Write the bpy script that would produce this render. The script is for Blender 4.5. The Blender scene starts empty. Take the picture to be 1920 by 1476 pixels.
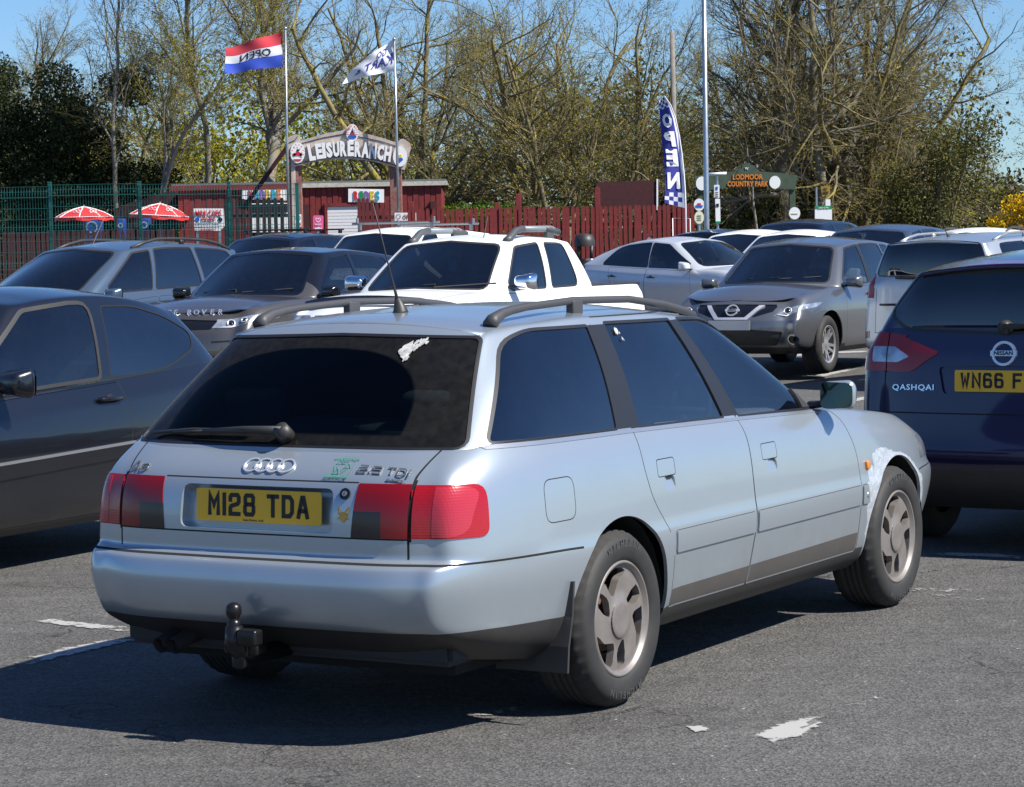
import bpy, bmesh, math, random
import numpy as np
from mathutils import Vector, Matrix
R = math.radians
sc = bpy.context.scene
# ---------------------------------------------------------------- camera
FPX, PITCH, CAMH, ROLL = 4695.1, .0588186, 1.65434, .0185034     # focal length in px of a 1920 px wide picture
cam = bpy.data.cameras.new('camera'); cam_o = bpy.data.objects.new('camera', cam); sc.collection.objects.link(cam_o)
cam.sensor_width = 36; cam.lens = 36*FPX/1920; cam.clip_start = .1; cam.clip_end = 2000
def _cam():
    cp, sp, cr, sr = math.cos(PITCH), math.sin(PITCH), math.cos(ROLL), math.sin(ROLL)
    r0 = Vector((1, 0, 0)); u0 = Vector((0, sp, cp)); fw = Vector((0, cp, -sp))
    r = r0*cr-u0*sr; u = r0*sr+u0*cr
    m = Matrix.Identity(4)
    for i in range(3): m[i][0] = r[i]; m[i][1] = u[i]; m[i][2] = -fw[i]
    m[2][3] = CAMH
    return m
CAMM = _cam(); cam_o.matrix_world = CAMM; sc.camera = cam_o
# ---------------------------------------------------------------- sky, sun, exposure
SUN = Vector((.82, -.379, 1.0)).normalized()
EL = math.asin(SUN.z); AZ = math.atan2(SUN.x, SUN.y)
w = bpy.data.worlds.new('World'); sc.world = w; w.use_nodes = True
nt = w.node_tree; bg = nt.nodes['Background']
sky = nt.nodes.new('ShaderNodeTexSky'); sky.sky_type = 'NISHITA'; sky.sun_disc = False
sky.sun_elevation = EL; sky.sun_rotation = AZ; sky.altitude = 0; sky.air_density = 1.0; sky.dust_density = 0; sky.ozone_density = 1.5
hs = nt.nodes.new('ShaderNodeMix'); hs.data_type = 'RGBA'; hs.blend_type = 'MULTIPLY'; hs.inputs[0].default_value = 1; hs.inputs[7].default_value = (.60, .84, 1.20, 1); nt.links.new(sky.outputs[0], hs.inputs[6]); nt.links.new(hs.outputs[2], bg.inputs[0]); bg.inputs[1].default_value = .064
sl = bpy.data.lights.new('sun', 'SUN'); sl.energy = 5.0; sl.angle = R(.5); sl.color = (1, .95, .87)
so = bpy.data.objects.new('sun', sl); sc.collection.objects.link(so); so.rotation_euler = SUN.to_track_quat('Z', 'Y').to_euler()
sc.view_settings.view_transform = 'Standard'; sc.view_settings.look = 'None'; sc.view_settings.gamma = 1; sc.view_settings.exposure = .78
# ---------------------------------------------------------------- picture helpers (px of the 1920 px picture -> world)
def ray(px, py):
    d = Vector(((px-960)/FPX, -(py-738)/FPX, -1))
    return (CAMM.to_3x3() @ d)
def at(px, py, Y):
    d = ray(px, py); t = Y/d.y
    return Vector((d.x*t, Y, CAMH+d.z*t))
def gz(x, y): return min(.8, .02*max(0., y-27))
def onground(px, py):
    d = ray(px, py); t = -CAMH/d.z
    for _ in range(20): t = (gz(0, d.y*t)-CAMH)/d.z
    return Vector((d.x*t, d.y*t, gz(0, d.y*t)))
def col_at(px, Y):       # point of the ground under picture column px at distance Y (column taken near the horizon)
    p = at(px, 440, Y); return Vector((p.x, Y, gz(p.x, Y)))
# ---------------------------------------------------------------- object helpers
def link(o): sc.collection.objects.link(o); return o
def tag(o, label=None, cat=None, group=None, kind=None):
    if label: o['label'] = label
    if cat: o['category'] = cat
    if group: o['group'] = group
    if kind: o['kind'] = kind
    return o
def empty(name, loc=(0, 0, 0), rz=0, label=None, cat=None, group=None):
    o = link(bpy.data.objects.new(name, None)); o.location = loc; o.rotation_euler = (0, 0, rz); o.empty_display_size = .2
    return tag(o, label, cat, group)
def meshobj(name, V, F, mats, parent=None, smooth=True, mi=None, normals=None):
    me = bpy.data.meshes.new(name); me.from_pydata([tuple(v) for v in V], [], F)
    if not isinstance(mats, (list, tuple)): mats = [mats]
    for m in mats: me.materials.append(m)
    if mi is not None: me.polygons.foreach_set('material_index', mi)
    me.polygons.foreach_set('use_smooth', [smooth]*len(me.polygons))
    if normals is not None: me.normals_split_custom_set(normals)
    me.update()
    o = link(bpy.data.objects.new(name, me))
    if parent: o.parent = parent
    return o
def copy_tree(o, parent=None):
    c = o.copy(); link(c)
    if parent: c.parent = parent
    for ch in list(o.children): copy_tree(ch, c)
    return c
class MB:
    """collects shapes for ONE mesh"""
    def __init__(s): s.V = []; s.F = []; s.M = []
    def add(s, V, F, m=0):
        b = len(s.V); s.V += [Vector(v) for v in V]; s.F += [[i+b for i in f] for f in F]; s.M += [m]*len(F); return s
    def box(s, c, d, m=0, rot=None, bev=0.0):
        c = Vector(c); x, y, z = d[0]/2, d[1]/2, d[2]/2
        if bev > 0:
            bm = bmesh.new(); bmesh.ops.create_cube(bm, size=1)
            for v in bm.verts: v.co = Vector((v.co.x*d[0], v.co.y*d[1], v.co.z*d[2]))
            bmesh.ops.bevel(bm, geom=bm.edges[:], offset=bev, segments=2, affect='EDGES', profile=.6)
            V = [v.co.copy() for v in bm.verts]; F = [[v.index for v in f.verts] for f in bm.faces]; bm.free()
        else:
            V = [Vector((i*x, j*y, k*z)) for i in (-1, 1) for j in (-1, 1) for k in (-1, 1)]
            F = [(0, 1, 3, 2), (4, 6, 7, 5), (0, 4, 5, 1), (2, 3, 7, 6), (0, 2, 6, 4), (1, 5, 7, 3)]
        if rot is not None: V = [rot @ v for v in V]
        return s.add([v+c for v in V], F, m)
    def tube(s, pts, rad, n=8, m=0, cap=True, sq=None):
        pts = [Vector(p) for p in pts]
        if not isinstance(rad, (list, tuple)): rad = [rad]*len(pts)
        V = []; F = []; up = None
        for i, p in enumerate(pts):
            t = (pts[min(i+1, len(pts)-1)]-pts[max(i-1, 0)]).normalized()
            if up is None: up = Vector((0, 0, 1)) if abs(t.z) < .9 else Vector((1, 0, 0))
            a = t.cross(up).normalized(); b = a.cross(t).normalized(); up = b
            for k in range(n):
                th = 2*math.pi*k/n
                q = a*math.cos(th)*rad[i]+b*math.sin(th)*rad[i]*(sq or 1)
                V.append(p+q)
        for i in range(len(pts)-1):
            for k in range(n):
                F.append((i*n+k, i*n+(k+1) % n, (i+1)*n+(k+1) % n, (i+1)*n+k))
        if cap: F.append(tuple(range(n))[::-1]); F.append(tuple((len(pts)-1)*n+k for k in range(n)))
        return s.add(V, F, m)
    def lathe(s, prof, axis='z', n=24, m=0, c=(0, 0, 0), mats=None):
        """prof: list of (r, h)"""
        V = []; F = []; c = Vector(c)
        for r, h in prof:
            for k in range(n):
                th = 2*math.pi*k/n; a, b = r*math.cos(th), r*math.sin(th)
                V.append(c+(Vector((a, b, h)) if axis == 'z' else Vector((a, h, b)) if axis == 'y' else Vector((h, a, b))))
        b0 = len(s.V); s.V += V
        for i in range(len(prof)-1):
            for k in range(n):
                q = (i*n+k, i*n+(k+1) % n, (i+1)*n+(k+1) % n, (i+1)*n+k)
                s.F.append([j+b0 for j in (q if axis != 'y' else q[::-1])]); s.M.append(mats[i] if mats else m)
        return s
    def prism(s, poly, h0, h1, axis='z', m=0, tr=None):
        """poly 2D extruded along axis; tr maps Vector->Vector"""
        n = len(poly)
        def P(a, b, h): return Vector((a, b, h)) if axis == 'z' else Vector((a, h, b)) if axis == 'y' else Vector((h, a, b))
        V = [P(a, b, h0) for a, b in poly]+[P(a, b, h1) for a, b in poly]
        if tr: V = [tr(v) for v in V]
        F = [list(range(n))[::-1], [n+i for i in range(n)]]+[(i, (i+1) % n, n+(i+1) % n, n+i) for i in range(n)]
        return s.add(V, F, m)
    def ribbon(s, pts, wd, h0=0, h1=.002, m=0, closed=False, P=None):
        """stroke a 2D polyline with width wd, extruded h0..h1; P(a,b,h)->Vector"""
        pts = [Vector((p[0], p[1])) for p in pts]; n = len(pts); L = []; Rr = []
        for i in range(n):
            if closed: a, b = pts[i-1], pts[(i+1) % n]
            else: a, b = pts[max(i-1, 0)], pts[min(i+1, n-1)]
            p = pts[i]
            d1 = (p-a) if (p-a).length > 1e-9 else (b-p); d2 = (b-p) if (b-p).length > 1e-9 else (p-a)
            d1.normalize(); d2.normalize(); n1 = Vector((-d1.y, d1.x)); n2 = Vector((-d2.y, d2.x)); nn = n1+n2
            if nn.length < 1e-6: nn = n1
            nn.normalize(); k = 1/max(.45, nn.dot(n1))
            L.append(p+nn*wd/2*k); Rr.append(p-nn*wd/2*k)
        V = [P(q.x, q.y, h) for h in (h0, h1) for q in L+Rr]; F = []
        for i in range(n if closed else n-1):
            j = (i+1) % n
            a, b, c, d = i, j, n+j, n+i; o = 2*n
            F += [(d+o, c+o, b+o, a+o), (a, a+o, b+o, b), (d, c, c+o, d+o)]
        if not closed: F += [(0, n, n+2*n, 2*n), (n-1, 3*n-1, 4*n-1, 2*n-1)]
        return s.add(V, F, m)
    def build(s, name, mats, parent=None, smooth=False, auto=None):
        o = meshobj(name, s.V, s.F, mats, parent, smooth, s.M)
        if auto is not None: autosmooth(o, auto)
        return o
def autosmooth(o, deg=35):
    bm = bmesh.new(); bm.from_mesh(o.data); a = R(deg)
    for f in bm.faces: f.smooth = True
    for e in bm.edges:
        if len(e.link_faces) != 2 or e.calc_face_angle(0) > a: e.smooth = False
    bm.to_mesh(o.data); bm.free()
def textmesh(txt, size=1, bold=0.0, ext=.01, align='CENTER', shear=0, sx=1.0, space=1.0, res=2):
    c = bpy.data.curves.new('t', 'FONT'); c.body = txt; c.size = size; c.offset = bold; c.extrude = ext; c.align_x = align; c.align_y = 'CENTER'
    c.shear = shear; c.space_character = space; c.resolution_u = res
    o = bpy.data.objects.new('t', c); link(o); dg = bpy.context.evaluated_depsgraph_get()
    me = bpy.data.meshes.new_from_object(o.evaluated_get(dg)); bpy.data.objects.remove(o); bpy.data.curves.remove(c)
    V = [Vector((v.co.x*sx, v.co.y, v.co.z)) for v in me.vertices]; F = [list(p.vertices) for p in me.polygons]
    bpy.data.meshes.remove(me)
    return V, F
def addtext(mb, txt, M, m=0, **k):
    V, F = textmesh(txt, **k); mb.add([M @ v for v in V], F, m)
def frame(o, xd, yd):
    """matrix: local x along xd, local y along yd, at o"""
    x = Vector(xd).normalized(); y = Vector(yd); y = (y-x*x.dot(y)).normalized(); z = x.cross(y); M_ = Matrix.Identity(4)
    for i in range(3): M_[i][0] = x[i]; M_[i][1] = y[i]; M_[i][2] = z[i]; M_[i][3] = o[i]
    return M_
def roundpoly(pts, r, n=4):
    out = []; N = len(pts); rs = r if isinstance(r, (list, tuple)) else [r]*N
    for i in range(N):
        p = Vector(pts[i]); a = Vector(pts[i-1]); b = Vector(pts[(i+1) % N]); rr = min(rs[i], (a-p).length*.45, (b-p).length*.45)
        if rr <= 1e-5: out.append(tuple(p)); continue
        p1 = p+(a-p).normalized()*rr; p2 = p+(b-p).normalized()*rr
        for k in range(n+1):
            t = k/n; q = p1*(1-t)**2+p*2*t*(1-t)+p2*t*t; out.append((q.x, q.y))
    return out
def offpoly(pts, d):
    """offset outwards by d (any winding)"""
    N = len(pts); P = [Vector(p) for p in pts]; A = sum(P[i].x*P[(i+1) % N].y-P[(i+1) % N].x*P[i].y for i in range(N)); s = 1 if A > 0 else -1; out = []
    for i in range(N):
        d1 = (P[i]-P[i-1]); d2 = (P[(i+1) % N]-P[i])
        if d1.length < 1e-7: d1 = d2
        if d2.length < 1e-7: d2 = d1
        d1 = d1.normalized(); d2 = d2.normalized(); n1 = Vector((d1.y, -d1.x))*s; n2 = Vector((d2.y, -d2.x))*s; nn = (n1+n2)
        if nn.length < 1e-6: nn = n1
        nn.normalize(); q = P[i]+nn*d/max(.5, nn.dot(n1)); out.append((q.x, q.y))
    return out
def inpoly(x, y, P):
    c = False; n = len(P); j = n-1
    for i in range(n):
        xi, yi = P[i]; xj, yj = P[j]
        if (yi > y) != (yj > y) and x < (xj-xi)*(y-yi)/(yj-yi)+xi: c = not c
        j = i
    return c
def circ(cx, cy, r, n=28, a0=0, a1=360, ry=None):
    full = abs(a1-a0) >= 360
    return [(cx+r*math.cos(R(a0+(a1-a0)*k/(n if full else n-1))), cy+(ry or r)*math.sin(R(a0+(a1-a0)*k/(n if full else n-1)))) for k in range(n)]
# ---------------------------------------------------------------- materials
MATS = {}
def newmat(name):
    m = bpy.data.materials.new(name); m.use_nodes = True; return m, m.node_tree, m.node_tree.nodes['Principled BSDF']
def mat(name, col, rough=.5, metal=0., coat=0., spec=.5, var=0., vscale=8., bump=0., bscale=60., dark=None, trans=0., emit=0.):
    if name in MATS: return MATS[name]
    m, t, b = newmat(name); N = t.nodes; L = t.links
    b.inputs['Base Color'].default_value = (*col, 1); b.inputs['Roughness'].default_value = rough; b.inputs['Metallic'].default_value = metal
    b.inputs['Coat Weight'].default_value = coat; b.inputs['Coat Roughness'].default_value = .04; b.inputs['Specular IOR Level'].default_value = spec
    if var > 0:
        tc = N.new('ShaderNodeTexCoord'); nz = N.new('ShaderNodeTexNoise'); nz.inputs['Scale'].default_value = vscale; nz.inputs['Detail'].default_value = 6; nz.inputs['Roughness'].default_value = .65
        L.new(tc.outputs['Object'], nz.inputs['Vector'])
        mr = N.new('ShaderNodeMapRange'); mr.inputs[1].default_value = .3; mr.inputs[2].default_value = .7
        L.new(nz.outputs[0], mr.inputs[0]); mx = N.new('ShaderNodeMix'); mx.data_type = 'RGBA'
        c2 = dark or tuple(c*(1-var) for c in col); c1 = tuple(min(1, c*(1+var*.5)) for c in col)
        mx.inputs[6].default_value = (*c2, 1); mx.inputs[7].default_value = (*c1, 1); L.new(mr.outputs[0], mx.inputs[0]); L.new(mx.outputs[2], b.inputs['Base Color'])
    if bump > 0:
        tc = N.new('ShaderNodeTexCoord'); nz = N.new('ShaderNodeTexNoise'); nz.inputs['Scale'].default_value = bscale; nz.inputs['Detail'].default_value = 4
        L.new(tc.outputs['Object'], nz.inputs['Vector']); bp = N.new('ShaderNodeBump'); bp.inputs['Strength'].default_value = bump; bp.inputs['Distance'].default_value = .01
        L.new(nz.outputs[0], bp.inputs['Height']); L.new(bp.outputs[0], b.inputs['Normal'])
    MATS[name] = m; return m
def paint(name, col, metal=.6, rough=.32, coat=.8, dirt=.35, dcol=(.16, .13, .10), dz=.42, flake=True):
    """car paint: metallic base under clear coat, with dust and road dirt on the low parts (object coordinates = car frame)"""
    if name in MATS: return MATS[name]
    m, t, b = newmat(name); N = t.nodes; L = t.links
    b.inputs['Metallic'].default_value = metal; b.inputs['Coat Weight'].default_value = coat; b.inputs['Coat Roughness'].default_value = .05
    tc = N.new('ShaderNodeTexCoord'); sp = N.new('ShaderNodeSeparateXYZ'); L.new(tc.outputs['Object'], sp.inputs[0])
    nz = N.new('ShaderNodeTexNoise'); nz.inputs['Scale'].default_value = 4.5; nz.inputs['Detail'].default_value = 8; nz.inputs['Roughness'].default_value = .7; L.new(tc.outputs['Object'], nz.inputs['Vector'])
    n2 = N.new('ShaderNodeTexNoise'); n2.inputs['Scale'].default_value = 90; n2.inputs['Detail'].default_value = 3; L.new(tc.outputs['Object'], n2.inputs['Vector'])
    mz = N.new('ShaderNodeMapRange'); mz.inputs[1].default_value = dz+.18; mz.inputs[2].default_value = dz-.2; L.new(sp.outputs[2], mz.inputs[0])
    mr = N.new('ShaderNodeMapRange'); mr.inputs[1].default_value = .25; mr.inputs[2].default_value = .8; L.new(nz.outputs[0], mr.inputs[0])
    mu = N.new('ShaderNodeMath'); mu.operation = 'MULTIPLY'; L.new(mz.outputs[0], mu.inputs[0]); L.new(mr.outputs[0], mu.inputs[1])
    ad = N.new('ShaderNodeMath'); ad.operation = 'MULTIPLY_ADD'; L.new(mu.outputs[0], ad.inputs[0]); ad.inputs[1].default_value = dirt*2.0; 
    m3 = N.new('ShaderNodeMath'); m3.operation = 'MULTIPLY'; L.new(mr.outputs[0], m3.inputs[0]); m3.inputs[1].default_value = dirt*.22; L.new(m3.outputs[0], ad.inputs[2])
    ad.use_clamp = True
    mx = N.new('ShaderNodeMix'); mx.data_type = 'RGBA'; mx.inputs[6].default_value = (*col, 1); mx.inputs[7].default_value = (*dcol, 1); L.new(ad.outputs[0], mx.inputs[0])
    bf = N.new('ShaderNodeNewGeometry'); m4 = N.new('ShaderNodeMix'); m4.data_type = 'RGBA'; L.new(bf.outputs['Backfacing'], m4.inputs[0]); L.new(mx.outputs[2], m4.inputs[6]); m4.inputs[7].default_value = (.02, .02, .02, 1)
    L.new(m4.outputs[2], b.inputs['Base Color'])
    ra = N.new('ShaderNodeMath'); ra.operation = 'MULTIPLY_ADD'; L.new(ad.outputs[0], ra.inputs[0]); ra.inputs[1].default_value = .35; ra.inputs[2].default_value = rough; L.new(ra.outputs[0], b.inputs['Roughness'])
    cw = N.new('ShaderNodeMath'); cw.operation = 'MULTIPLY_ADD'; L.new(ad.outputs[0], cw.inputs[0]); cw.inputs[1].default_value = -coat; cw.inputs[2].default_value = coat; cw.use_clamp = True; L.new(cw.outputs[0], b.inputs['Coat Weight'])
    bp = N.new('ShaderNodeBump'); bp.inputs['Strength'].default_value = .03; bp.inputs['Distance'].default_value = .002; L.new(n2.outputs[0], bp.inputs['Height']); L.new(bp.outputs[0], b.inputs['Normal'])
    MATS[name] = m; return m
def glass(name, tint=(.72, .80, .80), ior=1.9, dust=.004, dcol=(.5, .48, .44)):
    if name in MATS: return MATS[name]
    m, t, b = newmat(name); N = t.nodes; L = t.links; N.remove(b); out = N['Material Output']
    tr = N.new('ShaderNodeBsdfTransparent'); tr.inputs[0].default_value = (*tint, 1)
    gl = N.new('ShaderNodeBsdfGlossy'); gl.inputs['Roughness'].default_value = .015; gl.inputs[0].default_value = (1, 1, 1, 1)
    fr = N.new('ShaderNodeFresnel'); fr.inputs[0].default_value = ior
    mx = N.new('ShaderNodeMixShader'); L.new(fr.outputs[0], mx.inputs[0]); L.new(tr.outputs[0], mx.inputs[1]); L.new(gl.outputs[0], mx.inputs[2])
    df = N.new('ShaderNodeBsdfDiffuse'); df.inputs[0].default_value = (*dcol, 1)
    tc = N.new('ShaderNodeTexCoord'); nz = N.new('ShaderNodeTexNoise'); nz.inputs['Scale'].default_value = 14; nz.inputs['Detail'].default_value = 8; nz.inputs['Roughness'].default_value = .75; L.new(tc.outputs['Object'], nz.inputs['Vector'])
    mr = N.new('ShaderNodeMapRange'); mr.inputs[1].default_value = .35; mr.inputs[2].default_value = .9; mr.inputs[4].default_value = dust*2.2; mr.inputs[3].default_value = dust*.3; L.new(nz.outputs[0], mr.inputs[0])
    m2 = N.new('ShaderNodeMixShader'); L.new(mr.outputs[0], m2.inputs[0]); L.new(mx.outputs[0], m2.inputs[1]); L.new(df.outputs[0], m2.inputs[2]); L.new(m2.outputs[0], out.inputs[0])
    MATS[name] = m; return m
# ---------------------------------------------------------------- ground
def ground():
    m, t, b = newmat('asphalt'); N = t.nodes; L = t.links
    tc = N.new('ShaderNodeTexCoord')
    def noise(s, d=4, r=.6):
        n = N.new('ShaderNodeTexNoise'); n.inputs['Scale'].default_value = s; n.inputs['Detail'].default_value = d; n.inputs['Roughness'].default_value = r; L.new(tc.outputs['Object'], n.inputs['Vector']); return n.outputs[0]
    def mr(x, a, b_, c, d):
        n = N.new('ShaderNodeMapRange'); L.new(x, n.inputs[0])
        for i, v in enumerate((a, b_, c, d)): n.inputs[i+1].default_value = v
        return n.outputs[0]
    def mix(f, c1, c2):
        n = N.new('ShaderNodeMix'); n.data_type = 'RGBA'
        for v, i in ((f, 0), (c1, 6), (c2, 7)):
            if isinstance(v, tuple): n.inputs[i].default_value = (*v, 1)
            elif isinstance(v, float): n.inputs[i].default_value = v
            else: L.new(v, n.inputs[i])
        return n.outputs[2]
    big = mr(noise(.35, 5), .35, .65, 0, 1); mid = mr(noise(2.2, 8, .7), .3, .7, 0, 1)
    vo = N.new('ShaderNodeTexVoronoi'); vo.inputs['Scale'].default_value = 95; L.new(tc.outputs['Object'], vo.inputs['Vector'])
    v2 = N.new('ShaderNodeTexVoronoi'); v2.inputs['Scale'].default_value = 26; L.new(tc.outputs['Object'], v2.inputs['Vector'])
    c = mix(big, (.080, .078, .075), (.108, .105, .101)); c = mix(mr(noise(5, 8, .75), .35, .7, 0, .55), c, (.135, .131, .124)); c = mix(mr(noise(.9, 6, .7), .52, .66, 0, .45), c, (.048, .047, .047))
    sepc = N.new('ShaderNodeSeparateColor'); L.new(vo.outputs['Color'], sepc.inputs[0]); agg = mr(sepc.outputs[0], 0, 1, .55, 1.35)
    mu = N.new('ShaderNodeVectorMath'); mu.operation = 'SCALE'; L.new(c, mu.inputs[0]); L.new(agg, mu.inputs['Scale']); c = mu.outputs[0]
    s2 = N.new('ShaderNodeSeparateColor'); L.new(v2.outputs['Color'], s2.inputs[0])       # scattered pale chippings
    chip = N.new('ShaderNodeMath'); chip.operation = 'MULTIPLY'; L.new(mr(s2.outputs[1], .965, .97, 0, 1), chip.inputs[0]); L.new(mr(v2.outputs['Distance'], .16, .12, 0, 1), chip.inputs[1])
    c = mix(chip.outputs[0], c, (.42, .40, .36))
    mp = N.new('ShaderNodeMapping'); mp.inputs['Rotation'].default_value = (0, 0, .35); mp.inputs['Scale'].default_value = (.35, 3.2, 1); L.new(tc.outputs['Object'], mp.inputs[0])
    ns = N.new('ShaderNodeTexNoise'); ns.inputs['Scale'].default_value = 1.6; ns.inputs['Detail'].default_value = 9; ns.inputs['Roughness'].default_value = .72; L.new(mp.outputs[0], ns.inputs['Vector'])
    c = mix(mr(ns.outputs[0], .54, .72, 0, .5), c, (.15, .147, .14)); c = mix(mr(ns.outputs[0], .46, .30, 0, .45), c, (.045, .044, .044))
    vc = N.new('ShaderNodeTexVoronoi'); vc.feature = 'DISTANCE_TO_EDGE'; vc.inputs['Scale'].default_value = .55; wn = N.new('ShaderNodeVectorMath'); wn.operation = 'ADD'; sw = N.new('ShaderNodeVectorMath'); sw.operation = 'SCALE'; sw.inputs['Scale'].default_value = .5
    nc = N.new('ShaderNodeTexNoise'); nc.inputs['Scale'].default_value = 3; nc.inputs['Detail'].default_value = 5; L.new(tc.outputs['Object'], nc.inputs['Vector']); L.new(nc.outputs[1], sw.inputs[0]); L.new(tc.outputs['Object'], wn.inputs[0]); L.new(sw.outputs[0], wn.inputs[1]); L.new(wn.outputs[0], vc.inputs['Vector'])
    ck = N.new('ShaderNodeMath'); ck.operation = 'MULTIPLY'; L.new(mr(vc.outputs['Distance'], .004, .0015, 0, .8), ck.inputs[0]); L.new(mr(noise(.45, 2), .5, .56, 0, 1), ck.inputs[1]); c = mix(ck.outputs[0], c, (.02, .02, .02))
    L.new(c, b.inputs['Base Color']); b.inputs['Roughness'].default_value = .85; b.inputs['Specular IOR Level'].default_value = .3
    bp = N.new('ShaderNodeBump'); bp.inputs['Strength'].default_value = .9; bp.inputs['Distance'].default_value = .006
    ad = N.new('ShaderNodeMath'); L.new(vo.outputs['Distance'], ad.inputs[0]); L.new(noise(180, 3), ad.inputs[1]); L.new(ad.outputs[0], bp.inputs['Height'])
    b2 = N.new('ShaderNodeBump'); b2.inputs['Strength'].default_value = .5; b2.inputs['Distance'].default_value = .05; L.new(noise(3.0, 4), b2.inputs['Height']); L.new(bp.outputs[0], b2.inputs['Normal']); L.new(b2.outputs[0], b.inputs['Normal'])
    ys = [-60, -5, 4, 8, 12, 16, 20, 27, 34, 40, 55, 67, 120, 250, 900]; xs = [-600, -120, -40, -15, -5, 0, 5, 15, 40, 120, 600]
    V = [(x, y, gz(x, min(y, 80))) for y in ys for x in xs]; nx = len(xs)
    F = [(j*nx+i, j*nx+i+1, (j+1)*nx+i+1, (j+1)*nx+i) for j in range(len(ys)-1) for i in range(nx-1)]
    tag(meshobj('ground', V, F, m, None, True), 'grey worn asphalt surface of the car park', None, None, 'structure')
    # worn white paint, laid 4 mm above
    m2, t, b = newmat('worn_line_paint'); N = t.nodes; L = t.links; out = N['Material Output']
    b.inputs['Base Color'].default_value = (.34, .335, .32, 1); b.inputs['Roughness'].default_value = .7
    tc = N.new('ShaderNodeTexCoord'); n1 = N.new('ShaderNodeTexNoise'); n1.inputs['Scale'].default_value = 14; n1.inputs['Detail'].default_value = 10; n1.inputs['Roughness'].default_value = .8; L.new(tc.outputs['Object'], n1.inputs['Vector'])
    at_ = N.new('ShaderNodeAttribute'); at_.attribute_name = 'wear'
    ad = N.new('ShaderNodeMath'); ad.operation = 'SUBTRACT'; L.new(n1.outputs[0], ad.inputs[0]); L.new(at_.outputs['Fac'], ad.inputs[1])
    st = N.new('ShaderNodeMapRange'); st.inputs[1].default_value = -.02; st.inputs[2].default_value = .03; L.new(ad.outputs[0], st.inputs[0])
    tr = N.new('ShaderNodeBsdfTransparent'); mx = N.new('ShaderNodeMixShader'); L.new(st.outputs[0], mx.inputs[0]); L.new(tr.outputs[0], mx.inputs[1]); L.new(b.outputs[0], mx.inputs[2]); L.new(mx.outputs[0], out.inputs[0])
    lines = [ # (px polygon, wear)
      ([(1395, 1385), (1470, 1350), (1545, 1340), (1560, 1352), (1500, 1388), (1440, 1398)], .36), ([(1275, 1362), (1320, 1360), (1342, 1370), (1300, 1378)], .45),
      ([(1500, 1350), (1650, 1300), (1760, 1265), (1770, 1275), (1660, 1315), (1520, 1362)], .64),
      ([(0, 1245), (110, 1215), (285, 1183), (300, 1192), (180, 1222), (0, 1262)], .47), ([(20, 1163), (70, 1157), (270, 1178), (275, 1192), (120, 1176)], .50),
      ([(850, 1345), (1000, 1318), (1010, 1330), (880, 1352)], .56), ([(1080, 1360), (1260, 1345), (1240, 1362)], .62),
      ([(1730, 1035), (1930, 1040), (1930, 1050), (1730, 1042)], .44), ([(1560, 1098), (1930, 1105), (1930, 1118), (1560, 1108)], .60),
      ([(1650, 1090), (1930, 1130), (1930, 1160), (1650, 1100)], .64),
      ([(1490, 705), (1600, 690), (1625, 690), (1530, 712)], .46), ([(1560, 752), (1640, 740), (1640, 748), (1560, 764)], .47), ([(1545, 660), (1640, 657), (1640, 661), (1545, 664)], .40),
      ([(1490, 664), (1512, 663), (1512, 668), (1490, 669)], .40), ([(1590, 778), (1640, 772), (1640, 778), (1590, 786)], .5), ([(1600, 712), (1640, 710), (1640, 713), (1600, 716)], .5)]
    k = 0
    for P, wear in lines:
        pts = [onground(*p) for p in P]; V = [Vector((p.x, p.y, p.z+.004)) for p in pts]; c = sum(V, Vector())/len(V)
        n = len(V); big_ = [c+(v-c)*1.12 for v in V]; inn = [c+(v-c)*.42 for v in V]; V = big_+inn+[c]
        o = meshobj('painted_line', V, [(i, (i+1) % n, n+(i+1) % n, n+i) for i in range(n)]+[(n+i, n+(i+1) % n, 2*n) for i in range(n)], m2, None, False)
        a = o.data.attributes.new('wear', 'FLOAT', 'POINT')
        for i in range(len(V)): a.data[i].value = .72 if i < n else wear-.06
        tag(o, None, None, None, 'structure')
ground()
# ---------------------------------------------------------------- car bodies: subdivision surface, carved into panels
def orient(V, F):
    bm = bmesh.new(); vs = [bm.verts.new(v) for v in V]
    for f in F: bm.faces.new([vs[i] for i in f])
    bm.verts.index_update(); bmesh.ops.recalc_face_normals(bm, faces=bm.faces[:]); bm.normal_update()
    if sum(f.normal.y*f.calc_area() for f in bm.faces if f.calc_center_median().y > .5) < 0:
        bmesh.ops.reverse_faces(bm, faces=bm.faces[:])
    out = [tuple(v.index for v in f.verts) for f in bm.faces]; bm.free(); return out
def ccs(V, F, cre, lvl):
    me = bpy.data.meshes.new('c'); me.from_pydata(V, [], F); 
    if cre:
        at_ = me.attributes.new('crease_edge', 'FLOAT', 'EDGE')
        for e in me.edges:
            k = (min(e.vertices), max(e.vertices))
            if k in cre: at_.data[e.index].value = cre[k]
    o = bpy.data.objects.new('c', me); link(o); md = o.modifiers.new('s', 'SUBSURF'); md.levels = lvl; md.render_levels = lvl; md.boundary_smooth = 'ALL'
    dg = bpy.context.evaluated_depsgraph_get(); r = bpy.data.meshes.new_from_object(o.evaluated_get(dg)); bpy.data.objects.remove(o); bpy.data.meshes.remove(me)
    return r
FRR = [0, .42, .80, 1.0]
def lin(tab, x): return float(np.interp(x, [a for a, b in tab], [b for a, b in tab]))
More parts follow.
